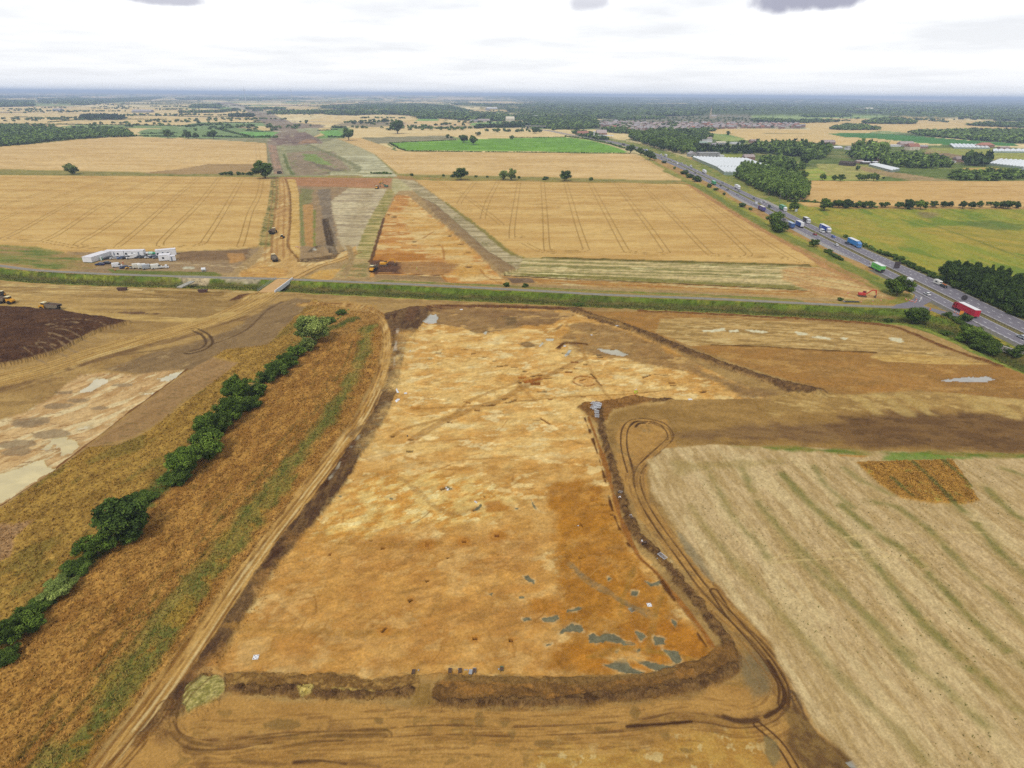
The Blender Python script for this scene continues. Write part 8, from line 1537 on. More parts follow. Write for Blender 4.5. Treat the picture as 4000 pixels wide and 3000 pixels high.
# ------------------------------------------------------------------ site compound
def CAR(k_, x, y, a_, lb, c_):
 o = vehicle(k_, x, y, R(a_), lb, c_, z=hgt(*g1(x, y))); o.scale = (1.22,) * 3; return o
for k_, x, y, a_, c_, lb in (('hatch', 422, 1012, 215, '3c3e44', 'dark car at the left end of the row below the long white cabins'), ('estate', 448, 1011, 215, 'eeeeee', 'white pick-up style car second from the left below the cabins'), ('hatch', 473, 1011, 215, '6c86b4', 'pale blue car third in the row below the cabins'), ('hatch', 492, 1011, 215, '3a3d44', 'black car squeezed between the blue car and the white van'),
  ('van', 514, 1010, 215, 'f0f0f0', 'white van in the middle of the row below the cabins'), ('hatch', 541, 1008, 215, '5a5c64', 'dark grey car right of the white van by the cabins'), ('hatch', 560, 1008, 215, '464a52', 'charcoal car beside the dark grey one by the cabins'), ('hatch', 581, 1008, 215, 'eaeaea', 'white car left of the navy car near the tanks'), ('hatch', 599, 1007, 215, '33436c', 'navy car near the tanks'), ('hatch', 613, 1009, 215, '8c9098', 'grey car partly behind the small front cabin'),
  ('saloon', 391, 1036, 180, '2c3a6a', 'navy saloon parked alone at the yard entrance'), ('saloon', 416, 1031, 178, '2e3038', 'black saloon parked behind the navy one'), ('hatch', 485, 1048, 215, '2f3a66', 'navy car with a pale bonnet next to the chevroned van'), ('hatch', 507, 1049, 215, 'd6a21e', 'amber yellow car in the front row'), ('hatch', 524, 1047, 215, 'eeeeee', 'small white car after the amber one'), ('van', 541, 1047, 215, 'efe9d8', 'white van with a yellow rear in the front row'),
  ('van', 562, 1048, 215, 'eeece4', 'first cream-white van of the front row with yellow rear doors'), ('van', 579, 1050, 215, 'b8bcc2', 'second, silver van of the front row with yellow rear doors'), ('van', 613, 1049, 215, 'f2f0e4', 'white crew van near the right end of the front row')):
 o = CAR(k_, x, y, a_, lb, c_)
 if 'yellow rear' in lb or 'crew' in lb: MB().box(-2.66, -2.61, -.8, .8, .7, 1.5).build('rear_chevrons', paint('e0c83a'), o); o.rotation_euler.z += math.pi
 if 'crew' in lb: pass
o = vehicle('van', 459, 1043, R(30), 'tall white van with orange and yellow chevrons at the left of the front row', 'f4f4f4', z=hgt(*g1(459, 1043))); o.scale = (1.1, 1.1, 1.15); MB().box(-2.66, -2.61, -.85, .85, .6, 2.0).build('rear_chevrons', paint('efae2a'), o)
# tipper pick-up
q = g1(641, 1048); tp = empty('tipper_truck', (q[0], q[1], 0), R(20), label='white dropside tipper at the right end of the front row', cat='truck')
MB().prism([(.9, .4), (2.7, .35), (2.8, .9), (2.4, 1.2), (1.9, 2.1), (.9, 2.15)], -.95, .95, ins=[0, .05, .08, .05, .12, .1]).build('cab', paint('f2f2f2'), tp); MB().box(1.7, 2.35, -.8, .8, 1.25, 1.9, tx=.2).build('windscreen', M_GLASS, tp)
bd = MB().box(-2.8, .85, -1, 1, .75, .85); bd.box(-2.8, -2.72, -1, 1, .851, 1.3); bd.box(-2.71, .85, -1, -.92, .851, 1.3); bd.box(-2.71, .85, .92, 1, .851, 1.3); bd.box(.77, .849, -.91, .91, .851, 1.5); bd.build('dropside_bed', paint('e6e6e6'), tp)
[MB().wheel(x, y, .36, .36, .24).build('wheel', M_TYRE, tp) for x in (-1.8, 2.0) for y in (-.85, .85)]; MB().box(-2.85, -2.81, -.9, .9, .8, 1.2).build('rear_chevrons', paint('d8e04a'), tp)
# cabins
M_CAB = mat('cabin_panel', 'fbfbfd', .5, var=.04, scale=.8); M_CABR = mat('cabin_roof', 'eceaee', .7, var=.08, scale=.6)
def cabin(x0, y0, x1, y1, dpt, hh, label, win=((.2,), (.7,)), door=.5, z=0):
 a = np.array(g1(x0, y0)); b = np.array(g1(x1, y1)); L = np.linalg.norm(b - a); t = (b - a) / L; root = empty('site_cabin', (a[0], a[1], z), math.atan2(t[1], t[0]), label=label, cat='cabin'); root.scale = (1, 1.2, 1.3)
 w_ = MB().box(0, L, 0, dpt, .25, hh); w_.build('wall', M_CAB, root); MB().box(-.06, L + .06, -.06, dpt + .06, hh + .003, hh + .14).build('roof', M_CABR, root); MB().box(.3, L - .3, .2, dpt - .2, 0, .247).build('skid', M_BLACK, root)
 for u in win: MB().box(u * L - .6, u * L + .6, -.04, .02, 1.1, 2.0).build('window', M_GLASS, root)
 if door is not None: MB().box(door * L - .45, door * L + .45, -.045, .02, .3, 2.3).build('door', mat('cabin_door', '8f98a4', .6), root)
 return root
cabin(325, 1025, 361, 1027, 14.0, 2.7, 'long white cabin standing end-on at the left of the compound', (), None)
cabin(411, 1003, 486, 1003, 3.4, 2.9, 'left half of the long white cabin row at the back of the compound', (.3, .7), .5); cabin(488, 1003, 563, 1001, 3.4, 2.9, 'right half of the long white cabin row with two windows', (.1, .42), .75)
cabin(611, 1004, 690, 997, 3.4, 3.2, 'white cabin with dark windows behind the small front cabin', (.1, .6), .35); cabin(622, 1021, 667, 1018, 4.5, 2.9, 'small white cabin in front of the right hand one', (.4,), None); cabin(664, 1022, 689, 1019, 3.0, 2.5, 'white toilet cabin with a dark door at the right front corner', (), .35)
M_GREEN = mat('green_plastic', '2f9c70', .5)
def toilet(x, y, label):
 q = g1(x, y); root = empty('portable_toilet', (q[0], q[1], 0), .3, label=label, cat='portable toilet'); MB().box(-.6, .6, -.6, .6, 0, 2.15, tx=.03, ty=.03).build('wall', M_GREEN, root); MB().box(-.62, .62, -.62, .62, 2.153, 2.35, tx=.1, ty=.1).build('roof', M_WHITE, root); MB().box(-.4, .4, -.64, -.59, .1, 1.95).build('door', M_WHITE, root)
toilet(391, 1017, 'green portable toilet, left one of the pair by the end-on cabin'); toilet(397, 1017, 'green portable toilet, right one of the pair by the end-on cabin')
def tank(x, y, label, m, r_=1.1, L=2.6):
 q = g1(x, y); root = empty('fuel_tank', (q[0], q[1], 0), .2, label=label, cat='tank'); MB().tube((-L / 2, 0, 1.4), (L / 2, 0, 1.4), r_, n=14).build('vessel', m, root); [MB().box(a - .15, a + .15, -.8, .8, 0, .7).build('support', M_GREY, root) for a in (-.8, .8)]
tank(574, 997, 'small cream water tank beside the cabin row', M_WHITE, .9); tank(592, 997, 'white and green fuel tank between the cabins', mat('pale_green', 'b5dccb', .4)); tank(605, 997, 'low green fuel tank beside the right hand cabin', M_GREEN, .8, 2.0); tank(797, 1060, 'white water bowser beside the field lane', M_WHITE, 1.0, 2.4)
# ------------------------------------------------------------------ plant: dumpers, excavators, dozer
YEL = 'e8a818'
M_YEL = mat('machine_yellow', 'eaa81c', .5, var=.08); M_YELP = mat('machine_roof', 'f0e2b0', .5); M_MUD = mat('muddy_steel', '6b5846', .8, var=.2); M_SOIL = mat('loaded_soil', '5c4636', .95, var=.3, scale=6)
def mk_dumper(load=True):
 root = empty('dump_truck', (0, -700, 0), label='x', cat='dump truck')
 b = MB(); b.prism([(2.2, 1.1), (5.0, 1.1), (5.2, 1.5), (5.0, 2.0), (3.7, 2.25), (2.2, 2.25)], -1.2, 1.2, ins=[0, .2, .25, .25, .1, 0]); b.build('bonnet', M_YEL, root)
 c = MB().box(1.9, 3.5, -.95, .95, 2.253, 3.3, ty=.1); c.build('cab', M_YEL, root); MB().box(1.8, 3.65, -1.0, 1.0, 3.303, 3.45).build('cab_roof', M_YELP, root); MB().box(2.05, 3.56, -.99, .99, 2.6, 3.2, ty=.05).build('window', M_GLASS, root)
 MB().box(-4.2, 4.6, -.45, .45, .8, 1.09).build('chassis', M_MUD, root)
 k_ = MB(); o_ = [(-5.0, 1.9), (-3.8, 1.35), (.6, 1.35), (1.5, 2.6), (1.5, 3.0), (-4.9, 2.75)]
 k_.prism(o_, -1.5, -1.4, ins=[0] * 6); k_.prism(o_, 1.4, 1.5); k_.prism([(-5.0, 1.9), (-3.8, 1.35), (.6, 1.35), (1.5, 2.6), (1.4, 2.6), (.55, 1.45), (-3.75, 1.45), (-4.95, 1.98)], -1.399, 1.399); k_.box(1.3, 1.7, -1.5, 1.5, 2.6, 3.1); k_.build('tipping_body', mat('dusty_steel', '8a7c66', .7, var=.2), root)
 if load:
  l = MB(); ys = np.linspace(-1.38, 1.38, 6); xs = np.linspace(-4.7, 1.3, 9); vs = [(x, y, 2.45 + .55 * math.cos(y * 1.0) * math.cos((x + 1.7) * .42) + rnd.uniform(-.08, .08)) for x in xs for y in ys]
  l.add(vs, [(i * 6 + j_, (i + 1) * 6 + j_, (i + 1) * 6 + j_ + 1, i * 6 + j_ + 1) for i in range(8) for j_ in range(5)]); l.build('soil_load', M_SOIL, root)
 for x in (3.6, -1.2, -3.0):
  for y in (-1.15, 1.15): MB().wheel(x, y, .85, .85, .6, n=16).build('wheel', M_TYRE, root)
 return root
def mk_exc():
 root = empty('excavator', (0, -720, 0), label='x', cat='excavator')
 for y in (-1.15, 1.15): MB().prism([(-1.9, .1), (-1.5, 0), (1.5, 0), (1.9, .1), (2.1, .45), (1.8, .85), (-1.8, .85), (-2.1, .45)], y - .3, y + .3).build('track', M_MUD, root)
 MB().box(-.9, .9, -.8, .8, .45, 1.0).build('undercarriage', M_MUD, root)
 MB().box(-2.3, 1.3, -1.3, 1.3, 1.05, 2.1, tx=.1, ty=.05).build('engine_housing', M_YEL, root); c = MB().box(-.1, 1.6, .4, 1.3, 1.8 + .303, 3.0, tx=.12, ty=.05).build('cab', M_YEL, root); MB().box(-.0, 1.62, .36, 1.34, 2.25, 2.9, tx=.1).build('window', M_GLASS, root)
 b = MB(); b.prism([(1.2, 1.6), (1.6, 1.4), (4.2, 3.8), (6.0, 3.9), (6.0, 4.2), (4.0, 4.3)], -.22, .22); b.build('boom', M_YEL, root)
 MB().prism([(5.7, 4.3), (5.5, 3.9), (6.4, 1.4), (6.7, 1.45), (6.2, 4.2)], -.16, .16).build('stick', M_YEL, root); MB().prism([(6.7, 1.5), (6.3, 1.4), (5.6, .7), (5.9, .25), (6.7, .2)], -.55, .55).build('bucket', M_MUD, root)
 return root
PR['dumper'] = mk_dumper(); PR['dumper_empty'] = mk_dumper(False); PR['exc'] = mk_exc()
def machine(kind, x, y, a_, label, body=None, sc=1.0):
 q = g1(x, y); o = copy_tree(PR[kind]); o.location = (q[0], q[1], hgt(*q)); o.rotation_euler = (0, 0, R(a_)); o['label'] = label; o.scale = (sc * 1.12,) * 3
 if body:
  for nm in ('engine_housing', 'cab', 'boom', 'stick', 'bonnet', 'tipping_body'): setcol(o, nm, body)
 return o
machine('dumper', 200, 1210, 172, 'yellow articulated dump truck driving left above the dark topsoil heap'); machine('dumper', 20, 1184, -10, 'yellow articulated dump truck cut by the left edge, facing right')
machine('dumper', 1067, 912, 92, 'loaded dump truck driving away up the haul road'); machine('dumper_empty', 1073, 1018, 118, 'dump truck turning on the wide part of the haul road near the bridge'); machine('dumper_empty', 1459, 1054, -92, 'yellow dump truck facing the camera beside the second excavation'); machine('dumper', 1473, 737, -85, 'far dump truck waiting on the brown strip beyond the stubble')
machine('exc', 1500, 1036, 5, 'yellow excavator working on the dark soil of the second excavation'); machine('exc', 1508, 731, 175, 'far dark green excavator at the corner of the brown strip', mat('machine_green', '4a7a58', .5)); machine('exc', 1486, 716, 60, 'far yellow mini excavator on the brown strip', None, .7)
machine('exc', 3368, 1158, -20, 'red excavator digging by the field lane junction', mat('machine_red', 'cc3a28', .5), .9)
def roller(x, y, a_, label):
 q = g1(x, y); root = empty('tractor', (q[0], q[1], hgt(*q)), R(a_), label=label, cat='tractor'); MB().box(-.2, 1.9, -.45, .45, .9, 1.7).build('bonnet', M_YEL, root); MB().box(-1.6, -.21, -.75, .75, 1.2, 2.7, tx=.1, ty=.08).build('cab', M_GLASS, root); MB().box(-1.7, -.1, -.85, .85, 2.703, 2.85).build('cab_roof', M_YELP, root); MB().box(-2.3, -1.5, -.7, .7, .6, 1.15).build('rear_frame', M_YEL, root)
 [MB().wheel(x_, y_, r_, r_, .5).build('wheel', M_TYRE, root) for x_, r_ in ((-1.1, .85), (1.4, .6)) for y_ in (-.9, .9)]
roller(1104, 930, 92, 'small yellow tractor driving up the haul road beside the loaded dump truck'); roller(5, 1156, 190, 'yellow loader with a dark cab behind the left edge dump truck')
q = g1(1092, 678); machine('dumper_empty', 1092, 678, 90, 'distant dark dump truck where the haul road crosses the field strip', M_MUD)
for x, y, c_, lb in ((479, 1134, '5b382a', 'rusty brown skip below the drain bank'), (794, 1141, '5b382a', 'dark skip near the culvert crossing')):
 q = g1(x, y); root = empty('skip', (q[0], q[1], hgt(*q)), .2, label=lb, cat='skip'); MB().prism([(-1.9, 0), (1.9, 0), (2.6, 1.5), (-2.6, 1.5)], -1.0, 1.0).build('container', paint(c_, .8), root); MB().box(-2.3, 2.3, -.88, .88, 1.503, 1.6).build('load', M_SOIL, root)
q = g1(530, 1134); root = empty('timber_stack', (q[0], q[1], hgt(*q)), 0, label='flat stack of pale timber mats beside the rusty brown skip', cat='timber'); [MB().box(-4, 4, -1.0 + .5 * i, -.53 + .5 * i, 0, .3).build('board', paint('d8b878', .8), root) for i in range(4)]
# pipes by the lane
for i in range(4):
 q = g1(3326, 1180); root = empty('drain_pipe', (q[0], q[1] + .42 * i - .6, .05), .0, label='long black plastic drain pipe lying in a bundle beside the field lane', cat='pipe', group='black pipes beside the field lane'); MB().tube((-4, 0, .22), (4, 0, .22), .2, n=10).build('barrel', M_BLACK, root); MB().tube((-4.3, 0, .22), (-4.01, 0, .22), .24, n=10).build('socket', M_GREY, root)
# ------------------------------------------------------------------ bridge over the drain
a = np.array(g1(1040, 1142)); b = np.array(g1(1112, 1090)); t = (b - a); L = np.linalg.norm(t); t = t / L; ang_ = math.atan2(t[1], t[0])
bd = empty('haul_bridge', (a[0], a[1], 0), ang_, label='temporary haul road bridge with steel parapets over the drain', cat='bridge')
MB().box(0, L, -4.6, 4.6, -.7, .12).build('deck', mat('dusty_deck', 'cfa568', .95, var=.12, scale=.5), bd)
rl = MB()
for i in range(15): x = L * i / 14; rl.tube((x, 4.9, .1), (x, 4.9, 1.7), .05, n=5)
for z in (.5, 1.0, 1.7): rl.tube((0, 4.9, z), (L, 4.9, z), .05, n=5)
rl.build('railing', M_CHROME, bd)
for i in range(7):
 MB().box(L * i / 7 + .08, L * (i + 1) / 7 - .08, -5.1, -4.65, -1.1, 1.1).build('barrier_panel', M_WHITE, bd)
MB().box(-.5, .6, -5, 5, -3.2, -.71).build('abutment', M_CONC, bd); MB().box(L - .6, L + .5, -5, 5, -3.2, -.71).build('abutment', M_CONC, bd)
a = np.array(g1(700, 1122)); b = np.array(g1(752, 1098)); t = b - a; L = np.linalg.norm(t)
cb = empty('footbridge', (a[0], a[1], 0), math.atan2(t[1], t[0]), label='narrow farm crossing with green railings over the left part of the drain', cat='bridge'); MB().box(0, L, -1.6, 1.6, -.4, .1).build('deck', M_CONC, cb)
for y in (-1.7, 1.7):
 rl = MB(); [rl.tube((L * i / 8, y, .1), (L * i / 8, y, 1.1), .04, n=5) for i in range(9)]; rl.tube((0, y, 1.1), (L, y, 1.1), .05, n=5); rl.build('railing', mat('green_rail', '8fae8f', .6), cb)
def barrier_rw(x, y, label):
 q = g1(x, y); root = empty('road_barrier', (q[0], q[1], hgt(*q)), 0, label=label, cat='barrier')
 [MB().box(-1 + .4 * i, -.61 + .4 * i, -.05, .05, .8, 1.05).build('board', paint('d05040' if i % 2 else 'f0e8e4'), root) for i in range(5)]; [MB().box(x_ - .05, x_ + .05, -.3, .3, 0, .8).build('leg', paint('d05040'), root) for x_ in (-.8, .8)]
barrier_rw(1160, 968, 'left red and white barrier on the yellow verge of the haul road'); barrier_rw(1168, 970, 'right red and white barrier on the yellow verge of the haul road')
# ------------------------------------------------------------------ road signs and cones
def sign(x, y, wd, hh, z0, hexc, label, a_, name='road_sign', post=True, oval=False, cat='sign', face=None):
 q = g1(x, y); root = empty(name, (q[0], q[1], 0), R(a_), label=label, cat=cat)
 if oval: MB().tube((0, -.05, z0 + hh / 2), (0, .05, z0 + hh / 2), wd / 2, n=18).build('panel', paint(hexc, .7), root)
 else: MB().box(-wd / 2, wd / 2, -.05, .05, z0, z0 + hh).build('panel', paint(hexc, .7), root)
 if face: MB().box(-wd / 2 * .8, wd / 2 * .8, -.08, -.051, z0 + hh * .12, z0 + hh * .88).build('face', paint(face, .7), root)
 [MB().tube((x_, .1, 0), (x_, .1, z0 + hh * .9), .06, n=6).build('post', M_GREY, root) for x_ in (-wd * .3, wd * .3)]
sign(3500, 1052, 3.4, 4.2, .8, '4a3e42', 'dark back of a tall road sign on the central reservation', -15); sign(3761, 1182, 3.0, 1.4, 2.0, '3c3438', 'dark round-backed sign on the central reservation above the red lorry', -20, oval=True); sign(3003, 814, 2.6, 3.0, .5, '3a463c', 'dark sign back beside the grey car', -20)
sign(3108, 832, 2.6, 2.6, 1.2, 'aab4b6', 'grey square sign on two posts at the edge of the meadow', 10, face='c4ccd0'); 
sign(3753, 1232, 1.7, 2.2, .2, 'f08a20', 'orange temporary roadworks sign standing by the red lorry', -30, face='f5a030'); sign(3632, 1213, 1.0, 1.2, .3, 'f0902a', 'small orange roadworks sign on the slip road corner', 20); sign(3728, 1206, 1.6, .5, .8, 'c8ccc8', 'low grey direction sign on the junction island', 0); sign(3596, 1172, 1.1, 1.1, .7, 'f0ece8', 'white give way sign at the slip road mouth', 10)
M_CO = paint('e86a3a'); M_CW = paint('f4f0ec')
def mk_cone():
 root = empty('traffic_cone', (0, -760, 0), label='x', cat='traffic cone'); MB().box(-.25, .25, -.25, .25, 0, .05).tube((0, 0, .05), (0, 0, .9), .2, .04, 8).build('body', M_CO, root); MB().tube((0, 0, .4), (0, 0, .62), .155, .105, 8).build('band', M_CW, root); return root
PR['cone'] = mk_cone()
def cones(L, grp, lb):
 for x, y in L:
  q = g1(x, y); o = copy_tree(PR['cone']); o.location = (q[0], q[1], hgt(*q) + .05); o['label'] = lb; o['group'] = grp; o.scale = (1.2, 1.2, 1.1)
cones([(3537, 1169), (3541, 1173), (3552, 1174), (3558, 1177), (3565, 1178), (3573, 1182), (3578, 1178), (3580, 1171)], 'cones at the mouth of the slip road', 'orange and white cone guarding the mouth of the slip road')
cones([(3728, 1220), (3739, 1226), (3763, 1238), (3775, 1242)], 'cones along the near kerb by the red lorry', 'white banded cone between the red lorry and the near verge')
cones([(3893, 1192), (3907, 1197)], 'cones on the far verge by the conifers', 'orange cone on the far verge under the dark conifers')
cones([(3363, 1181), (3441, 1175), (3312, 1147)], 'marker cones round the red excavator', 'pale marker cone beside the red excavator works')
# ------------------------------------------------------------------ people
M_HIV = paint('d8f020', .8); M_ORG = paint('f06428', .8); M_SKIN = mat('skin', 'c79a7c', .6); M_NAVY = paint('2c3450', .8); M_HELM = paint('f4f4f0', .4)
def person(x, y, a_, top, bottom, label, lean=0.0, armx=.25, z=None, rz_=None):
 q = g1(x, y); zz = hgt(*q) if z is None else z; root = empty('person', (q[0], q[1], zz), R(a_), label=label, cat='person'); root.scale = (1.2,) * 3
 J = [((0, 0, .95), .135), ((0, 0, 1.2), .14), ((0, 0, 1.42), .15), ((0, 0, 1.53), .06), ((0, 0, 1.62), .085), ((0, 0, 1.74), .08),
         ((0, .1, .9), .095), ((.03, .12, .5), .065), ((0, .13, .08), .045), ((.14, .13, .04), .035), ((0, -.1, .9), .095), ((-.05, -.12, .5), .065), ((-.08, -.13, .08), .045), ((.06, -.13, .04), .035),
         ((0, .2, 1.4), .06), ((.02, .27, 1.14), .045), ((armx, .25, .95), .034), ((armx + .08, .25, .92), .03), ((0, -.2, 1.4), .06), ((.02, -.27, 1.14), .045), ((armx * .6, -.25, .92), .034), ((armx * .6 + .08, -.25, .9), .03)]
 E_ = [(0, 1), (1, 2), (2, 3), (3, 4), (4, 5), (0, 6), (6, 7), (7, 8), (8, 9), (0, 10), (10, 11), (11, 12), (12, 13), (2, 14), (14, 15), (15, 16), (16, 17), (2, 18), (18, 19), (19, 20), (20, 21)]
 def bend(p): return (p[0] + max(0, p[2] - .95) * lean, p[1], p[2] - max(0, p[2] - .95) * lean * lean * .4)
 def skin(nm, sel, gr, m):
  ids = sorted({i for e in sel for i in e}); mp = {i: k_ for k_, i in enumerate(ids)}; me = bpy.data.meshes.new(nm); me.from_pydata([bend(J[i][0]) for i in ids], [(mp[a0], mp[b0]) for a0, b0 in sel], []); me.materials.append(m)
  ob = bpy.data.objects.new(nm, me); link(ob, root); sk = ob.modifiers.new('skin', 'SKIN')
  for i in ids: v = me.skin_vertices[0].data[mp[i]]; v.radius = (J[i][1] * gr,) * 2
  me.skin_vertices[0].data[0].use_root = True; su = ob.modifiers.new('sub', 'SUBSURF'); su.levels = 1; su.render_levels = 1; return ob
 skin('body', E_, 1.0, M_SKIN); skin('jacket', [(0, 1), (1, 2), (2, 14), (14, 15), (15, 16), (2, 18), (18, 19), (19, 20)], 1.25, top); skin('trousers', [(0, 6), (6, 7), (7, 8), (0, 10), (10, 11), (11, 12)], 1.22, bottom)
 h_ = bend((0, 0, 1.78)); MB().tube((h_[0], 0, h_[2] - .08), (h_[0], 0, h_[2] + .06), .13, .08, 10).box(h_[0] - .02, h_[0] + .19, -.1, .1, h_[2] - .1, h_[2] - .07).build('helmet', M_HELM, root)
 return root
person(2479, 1546, -90, M_HIV, M_HIV, 'left worker in yellow hi-vis and white helmet standing on the spoil bank', .1, z=.55); person(2487, 1545, 180, M_HIV, M_HIV, 'right worker in yellow hi-vis facing the left one on the spoil bank', .25, z=.55)
bg = empty('tool_bag', (*g1(2478, 1552), .6), .4, label='orange and red tool bag at the feet of the two workers on the bank', cat='bag'); MB().box(-.55, .55, -.3, .3, 0, .38, tx=.06, ty=.08).build('pouch', M_ORG, bg); MB().tube((-.2, 0, .381), (.2, 0, .52), .03, n=6).build('handle', paint('b82020'), bg)
person(1628, 1052, 0, M_HIV, M_HIV, 'worker in yellow hi-vis bending over in the second excavation', .7); person(3406, 1189, -60, M_ORG, M_HIV, 'worker with orange jacket and yellow trousers on the field lane'); person(624, 1018, -90, M_HIV, M_HIV, 'worker in yellow hi-vis beside the small front cabin'); person(482, 1033, -60, M_ORG, M_ORG, 'worker in orange hi-vis between the two rows of parked vehicles')
# ------------------------------------------------------------------ tools and targets on the dig
def barrow(x, y, a_, hexc, label):
 q = g1(x, y); root = empty('wheelbarrow', (q[0], q[1], hgt(*q)), R(a_), label=label, cat='wheelbarrow')
 t_ = MB().add([(-.3, -.2, .3), (.35, -.2, .3), (.35, .2, .3), (-.3, .2, .3), (-.5, -.33, .62), (.55, -.33, .62), (.55, .33, .62), (-.5, .33, .62)], [(0, 3, 2, 1), (0, 1, 5, 4), (1, 2, 6, 5), (2, 3, 7, 6), (3, 0, 4, 7)]); t_.add([(-.45, -.3, .55), (.5, -.3, .55), (.5, .3, .55), (-.45, .3, .55)], [(0, 1, 2, 3)], 1); t_.build('tray', [paint(hexc, .6), M_SOIL if hexc != 'c4c8cc' else M_CHROME], root)
 [MB().tube((.6, y_ * .4, .22), (-1.0, y_, .58), .02, n=6).build('handle', M_BLACK, root) for y_ in (-.3, .3)]; MB().wheel(.66, 0, .2, .2, .09).build('wheel', M_TYRE, root); [MB().tube((-.3, y_, .38), (-.35, y_, 0), .018, n=5).build('leg', M_BLACK, root) for y_ in (-.22, .22)]
for x, y, a_, c_, lb in ((1615, 2627, 88, '39303c', 'black wheelbarrow on its own, leftmost along the bottom edge of the dig'), (1758, 2623, 92, '3c3a48', 'black wheelbarrow left of the yellow tools'), (1797, 2622, 90, '2e3040', 'black wheelbarrow next to the yellow tools'), (1838, 2628, 88, 'c4c8cc', 'galvanised wheelbarrow, left one of the touching pair'), (1853, 2621, 90, 'b4bac0', 'galvanised wheelbarrow, right one of the touching pair'), (1960, 2615, 88, '3c8c68', 'green wheelbarrow at the bottom edge of the dig'),
  (2423, 1936, 160, 'dcdcdc', 'white wheelbarrow on the east spoil bank'), (2463, 2035, 100, 'e4ddd4', 'pale wheelbarrow beside the east bank'), (2517, 2134, 200, '3a2c38', 'dark wheelbarrow below the white sheet on the east bank')): barrow(x, y, a_, c_, lb)
def shovel(x, y, a_, label, c_='d8b23a'):
 q = g1(x, y); root = empty('shovel', (q[0], q[1], hgt(*q) + .06), R(a_), label=label, cat='shovel'); MB().tube((-.6, 0, 0), (.5, 0, .05), .03, n=6).build('shaft', paint(c_), root); MB().box(.5, .8, -.13, .13, 0, .04).build('blade', M_CHROME, root)
shovel(1628, 2624, 70, 'yellow handled shovel beside the leftmost black wheelbarrow'); shovel(1817, 2622, 60, 'left one of the two yellow shovels crossed between the wheelbarrows'); shovel(1821, 2622, 115, 'right one of the two yellow shovels crossed between the wheelbarrows'); shovel(1789, 2621, 85, 'wooden handled shovel left of the black wheelbarrow', 'b89058'); shovel(1948, 2620, 90, 'yellow shovel left of the green wheelbarrow'); shovel(2465, 2022, 80, 'yellow shovel by the pale wheelbarrow on the east bank'); shovel(2574, 2192, 120, 'yellow shovel lying beside the wire panel')
def target(x, y, sz, label, dots=9, a_=0.1):
 q = g1(x, y); root = empty('survey_target', (q[0], q[1], hgt(*q) + .03), a_, label=label, cat='survey target'); MB().box(-sz / 2, sz / 2, -sz / 2, sz / 2, 0, .03).build('board', M_WHITE, root)
 d_ = MB()
 for i in range(3):
  for j_ in range(3):
   if (i + j_) % 2 == 0 or dots > 9: d_.box((i - 1) * sz * .3 - sz * .08, (i - 1) * sz * .3 + sz * .08, (j_ - 1) * sz * .3 - sz * .08, (j_ - 1) * sz * .3 + sz * .08, .033, .036)
 d_.build('pattern', M_BLACK, root)
target(998, 2562, 1.1, 'white checkered survey board at the bottom left of the dig'); target(2537, 2358, 1.0, 'white patterned survey board at the lower right of the dig'); target(1584, 1533, 1.1, 'white survey board near the west edge of the dig'); target(1802, 1206, 1.4, 'white survey board at the top edge of the dig'); target(2411, 1270, 1.6, 'white survey board by the north east bank'); target(2697, 1559, 1.5, 'white survey board on the southern edge of the pale triangle'); target(2206, 1349, 1.1, 'white board beside the dark spoil in the north of the dig'); target(2311, 1306, .9, 'white board in the small northern pit')
def bag(x, y, sx, sy, label, hh=.4, c_='f2f2f4'):
 q = g1(x, y); root = empty('plastic_sheet', (q[0], q[1], hgt(*q)), rnd.uniform(-.4, .4), label=label, cat='sheet'); m = MB(); n_ = 5
 vs = [((i / (n_ - 1) - .5) * sx + rnd.uniform(-.05, .05), (j_ / (n_ - 1) - .5) * sy + rnd.uniform(-.05, .05), .05 + hh * rnd.uniform(.2, 1) * (0 < i < n_ - 1 and 0 < j_ < n_ - 1)) for i in range(n_) for j_ in range(n_)]
 m.add(vs, [(i * n_ + j_, (i + 1) * n_ + j_, (i + 1) * n_ + j_ + 1, i * n_ + j_ + 1) for i in range(n_ - 1) for j_ in range(n_ - 1)]); m.build('sheeting', paint(c_, .5), root)
bag(1549, 1524, 1.0, 4.2, 'long crumpled white plastic sheet on the west bank, upper one'); bag(1551, 1561, 1.1, 2.8, 'shorter crumpled white plastic sheet on the west bank, lower one'); bag(2420, 1951, .7, .5, 'small white sheet below the white wheelbarrow on the east bank'); bag(2507, 2121, .5, .4, 'white sheet above the dark wheelbarrow on the east bank'); bag(1602, 1368, .5, .4, 'small white bag on the orange west edge', c_='d8d8dc'); bag(1749, 1909, .7, .6, 'crumpled white bag beside the dark pit in the middle of the dig')
def bucket(x, y, label, c_='f0f0f0', r_=.22):
 q = g1(x, y); root = empty('bucket', (q[0], q[1], hgt(*q)), 0, label=label, cat='bucket'); MB().tube((0, 0, 0), (0, 0, .34), r_ * .8, r_, 12).build('pail', paint(c_, .5), root); MB().tube((-r_, 0, .35), (r_, 0, .36), .02, n=5).build('handle', M_BLACK, root)
bucket(1743, 1902, 'white bucket by the dark pit in the middle of the dig'); bucket(1856, 1958, 'white bucket, left one of two above the clay pit', r_=.25); bucket(1861, 1961, 'white bucket, right one of two above the clay pit', r_=.25); bucket(2259, 2046, 'white bucket at the corner of the angled trench'); bucket(1591, 1700, 'dark bucket at the west end of the long ditch', '2c3040'); bucket(2325, 1592, 'pink bucket beside the pile of barriers', 'e8c0b8'); bucket(2504, 2128, 'brown bucket beside the dark wheelbarrow', '9c6a50')
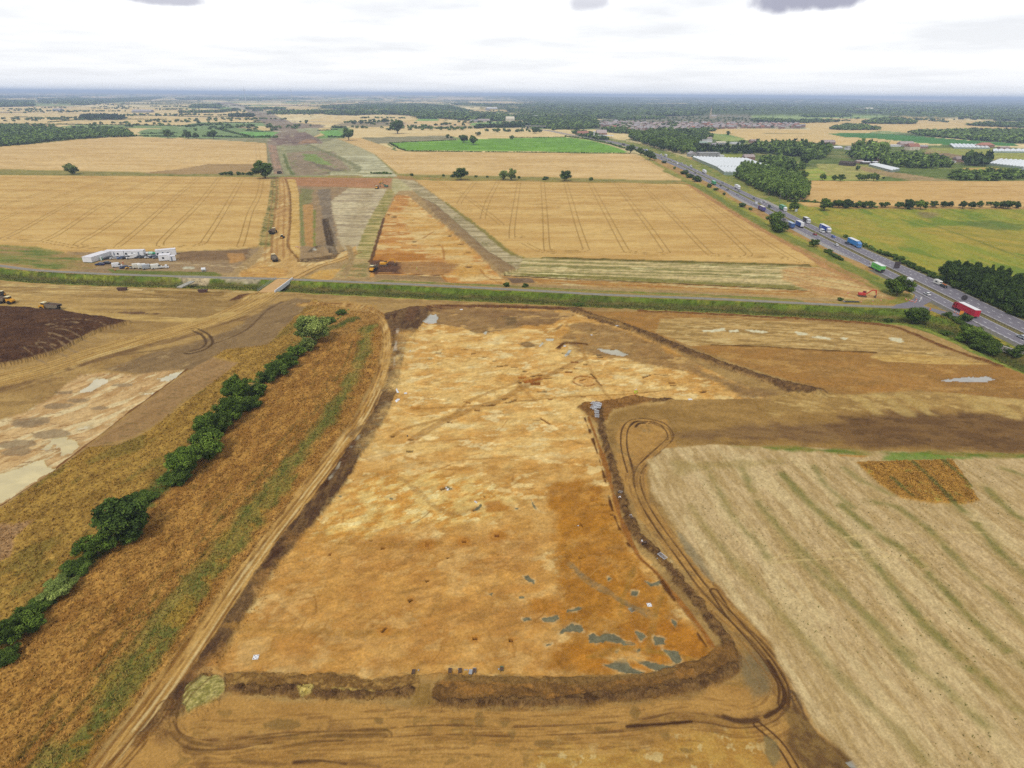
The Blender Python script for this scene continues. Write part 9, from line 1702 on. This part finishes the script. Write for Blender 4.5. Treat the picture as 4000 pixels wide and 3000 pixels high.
# wire mesh panels dumped on the corner of the bank
def panel(x, y, a_, label, group=None, z=.35, w_=2.1, h_=1.5):
 q = g1(x, y); root = empty('mesh_panel', (q[0], q[1], hgt(*q) + z), R(a_), label=label, cat='barrier panel', group=group); f_ = MB()
 for p0, p1 in (((-w_ / 2, -h_ / 2), (w_ / 2, -h_ / 2)), ((w_ / 2, -h_ / 2), (w_ / 2, h_ / 2)), ((w_ / 2, h_ / 2), (-w_ / 2, h_ / 2)), ((-w_ / 2, h_ / 2), (-w_ / 2, -h_ / 2))): f_.tube((*p0, 0), (*p1, 0), .05, n=6)
 f_.build('frame', M_PIPE, root); b_ = MB(); [b_.tube((-w_ / 2 + w_ * i / 14, -h_ / 2, 0), (-w_ / 2 + w_ * i / 14, h_ / 2, 0), .022, n=4) for i in range(1, 14)]; tag(b_.build('bar', M_PIPE, root), kind='stuff')
M_PIPE = mat('zinc', 'd4d8de', .4, .2)
for i, (x, y, a_) in enumerate(((2318, 1583, 60), (2326, 1587, 75), (2316, 1594, 65), (2334, 1592, 80), (2328, 1600, 70), (2340, 1598, 75), (2322, 1606, 78), (2336, 1606, 82))): panel(x, y, a_, 'steel mesh barrier panel in the heap on the corner of the bank', 'heap of steel mesh barrier panels', .3 + .07 * i)
panel(2330, 1618, 80, 'steel mesh panel lying between the heap and the lowest panel', z=.3); panel(2332, 1632, 84, 'lowest steel mesh panel below the heap on the bank', z=.3); panel(2585, 2187, -55, 'steel mesh panel lying alone on the east bank', z=.35, w_=2.2, h_=1.1)
# small red things at the compound
bucket(450, 1056, 'red barrel beside the grass verge of the field lane', 'e05848', .6)
for k_ in list(PR): wipe(PR[k_])
# ------------------------------------------------------------------ air
hm = bpy.data.materials.new('haze'); hm.use_nodes = True; t = hm.node_tree; t.nodes.clear()
o_ = N(t, 'ShaderNodeOutputMaterial'); v_ = N(t, 'ShaderNodeVolumePrincipled')
v_.inputs['Density'].default_value = HAZE_D; v_.inputs['Color'].default_value = (0.50, 0.62, 0.84, 1); v_.inputs['Anisotropy'].default_value = 0.0
t.links.new(v_.outputs[0], o_.inputs['Volume'])
S_ = 90000
zt = 146
hz_o = MB().box(-S_, S_, -S_, S_, -14, zt).build('haze', hm); tag(hz_o, kind='stuff')
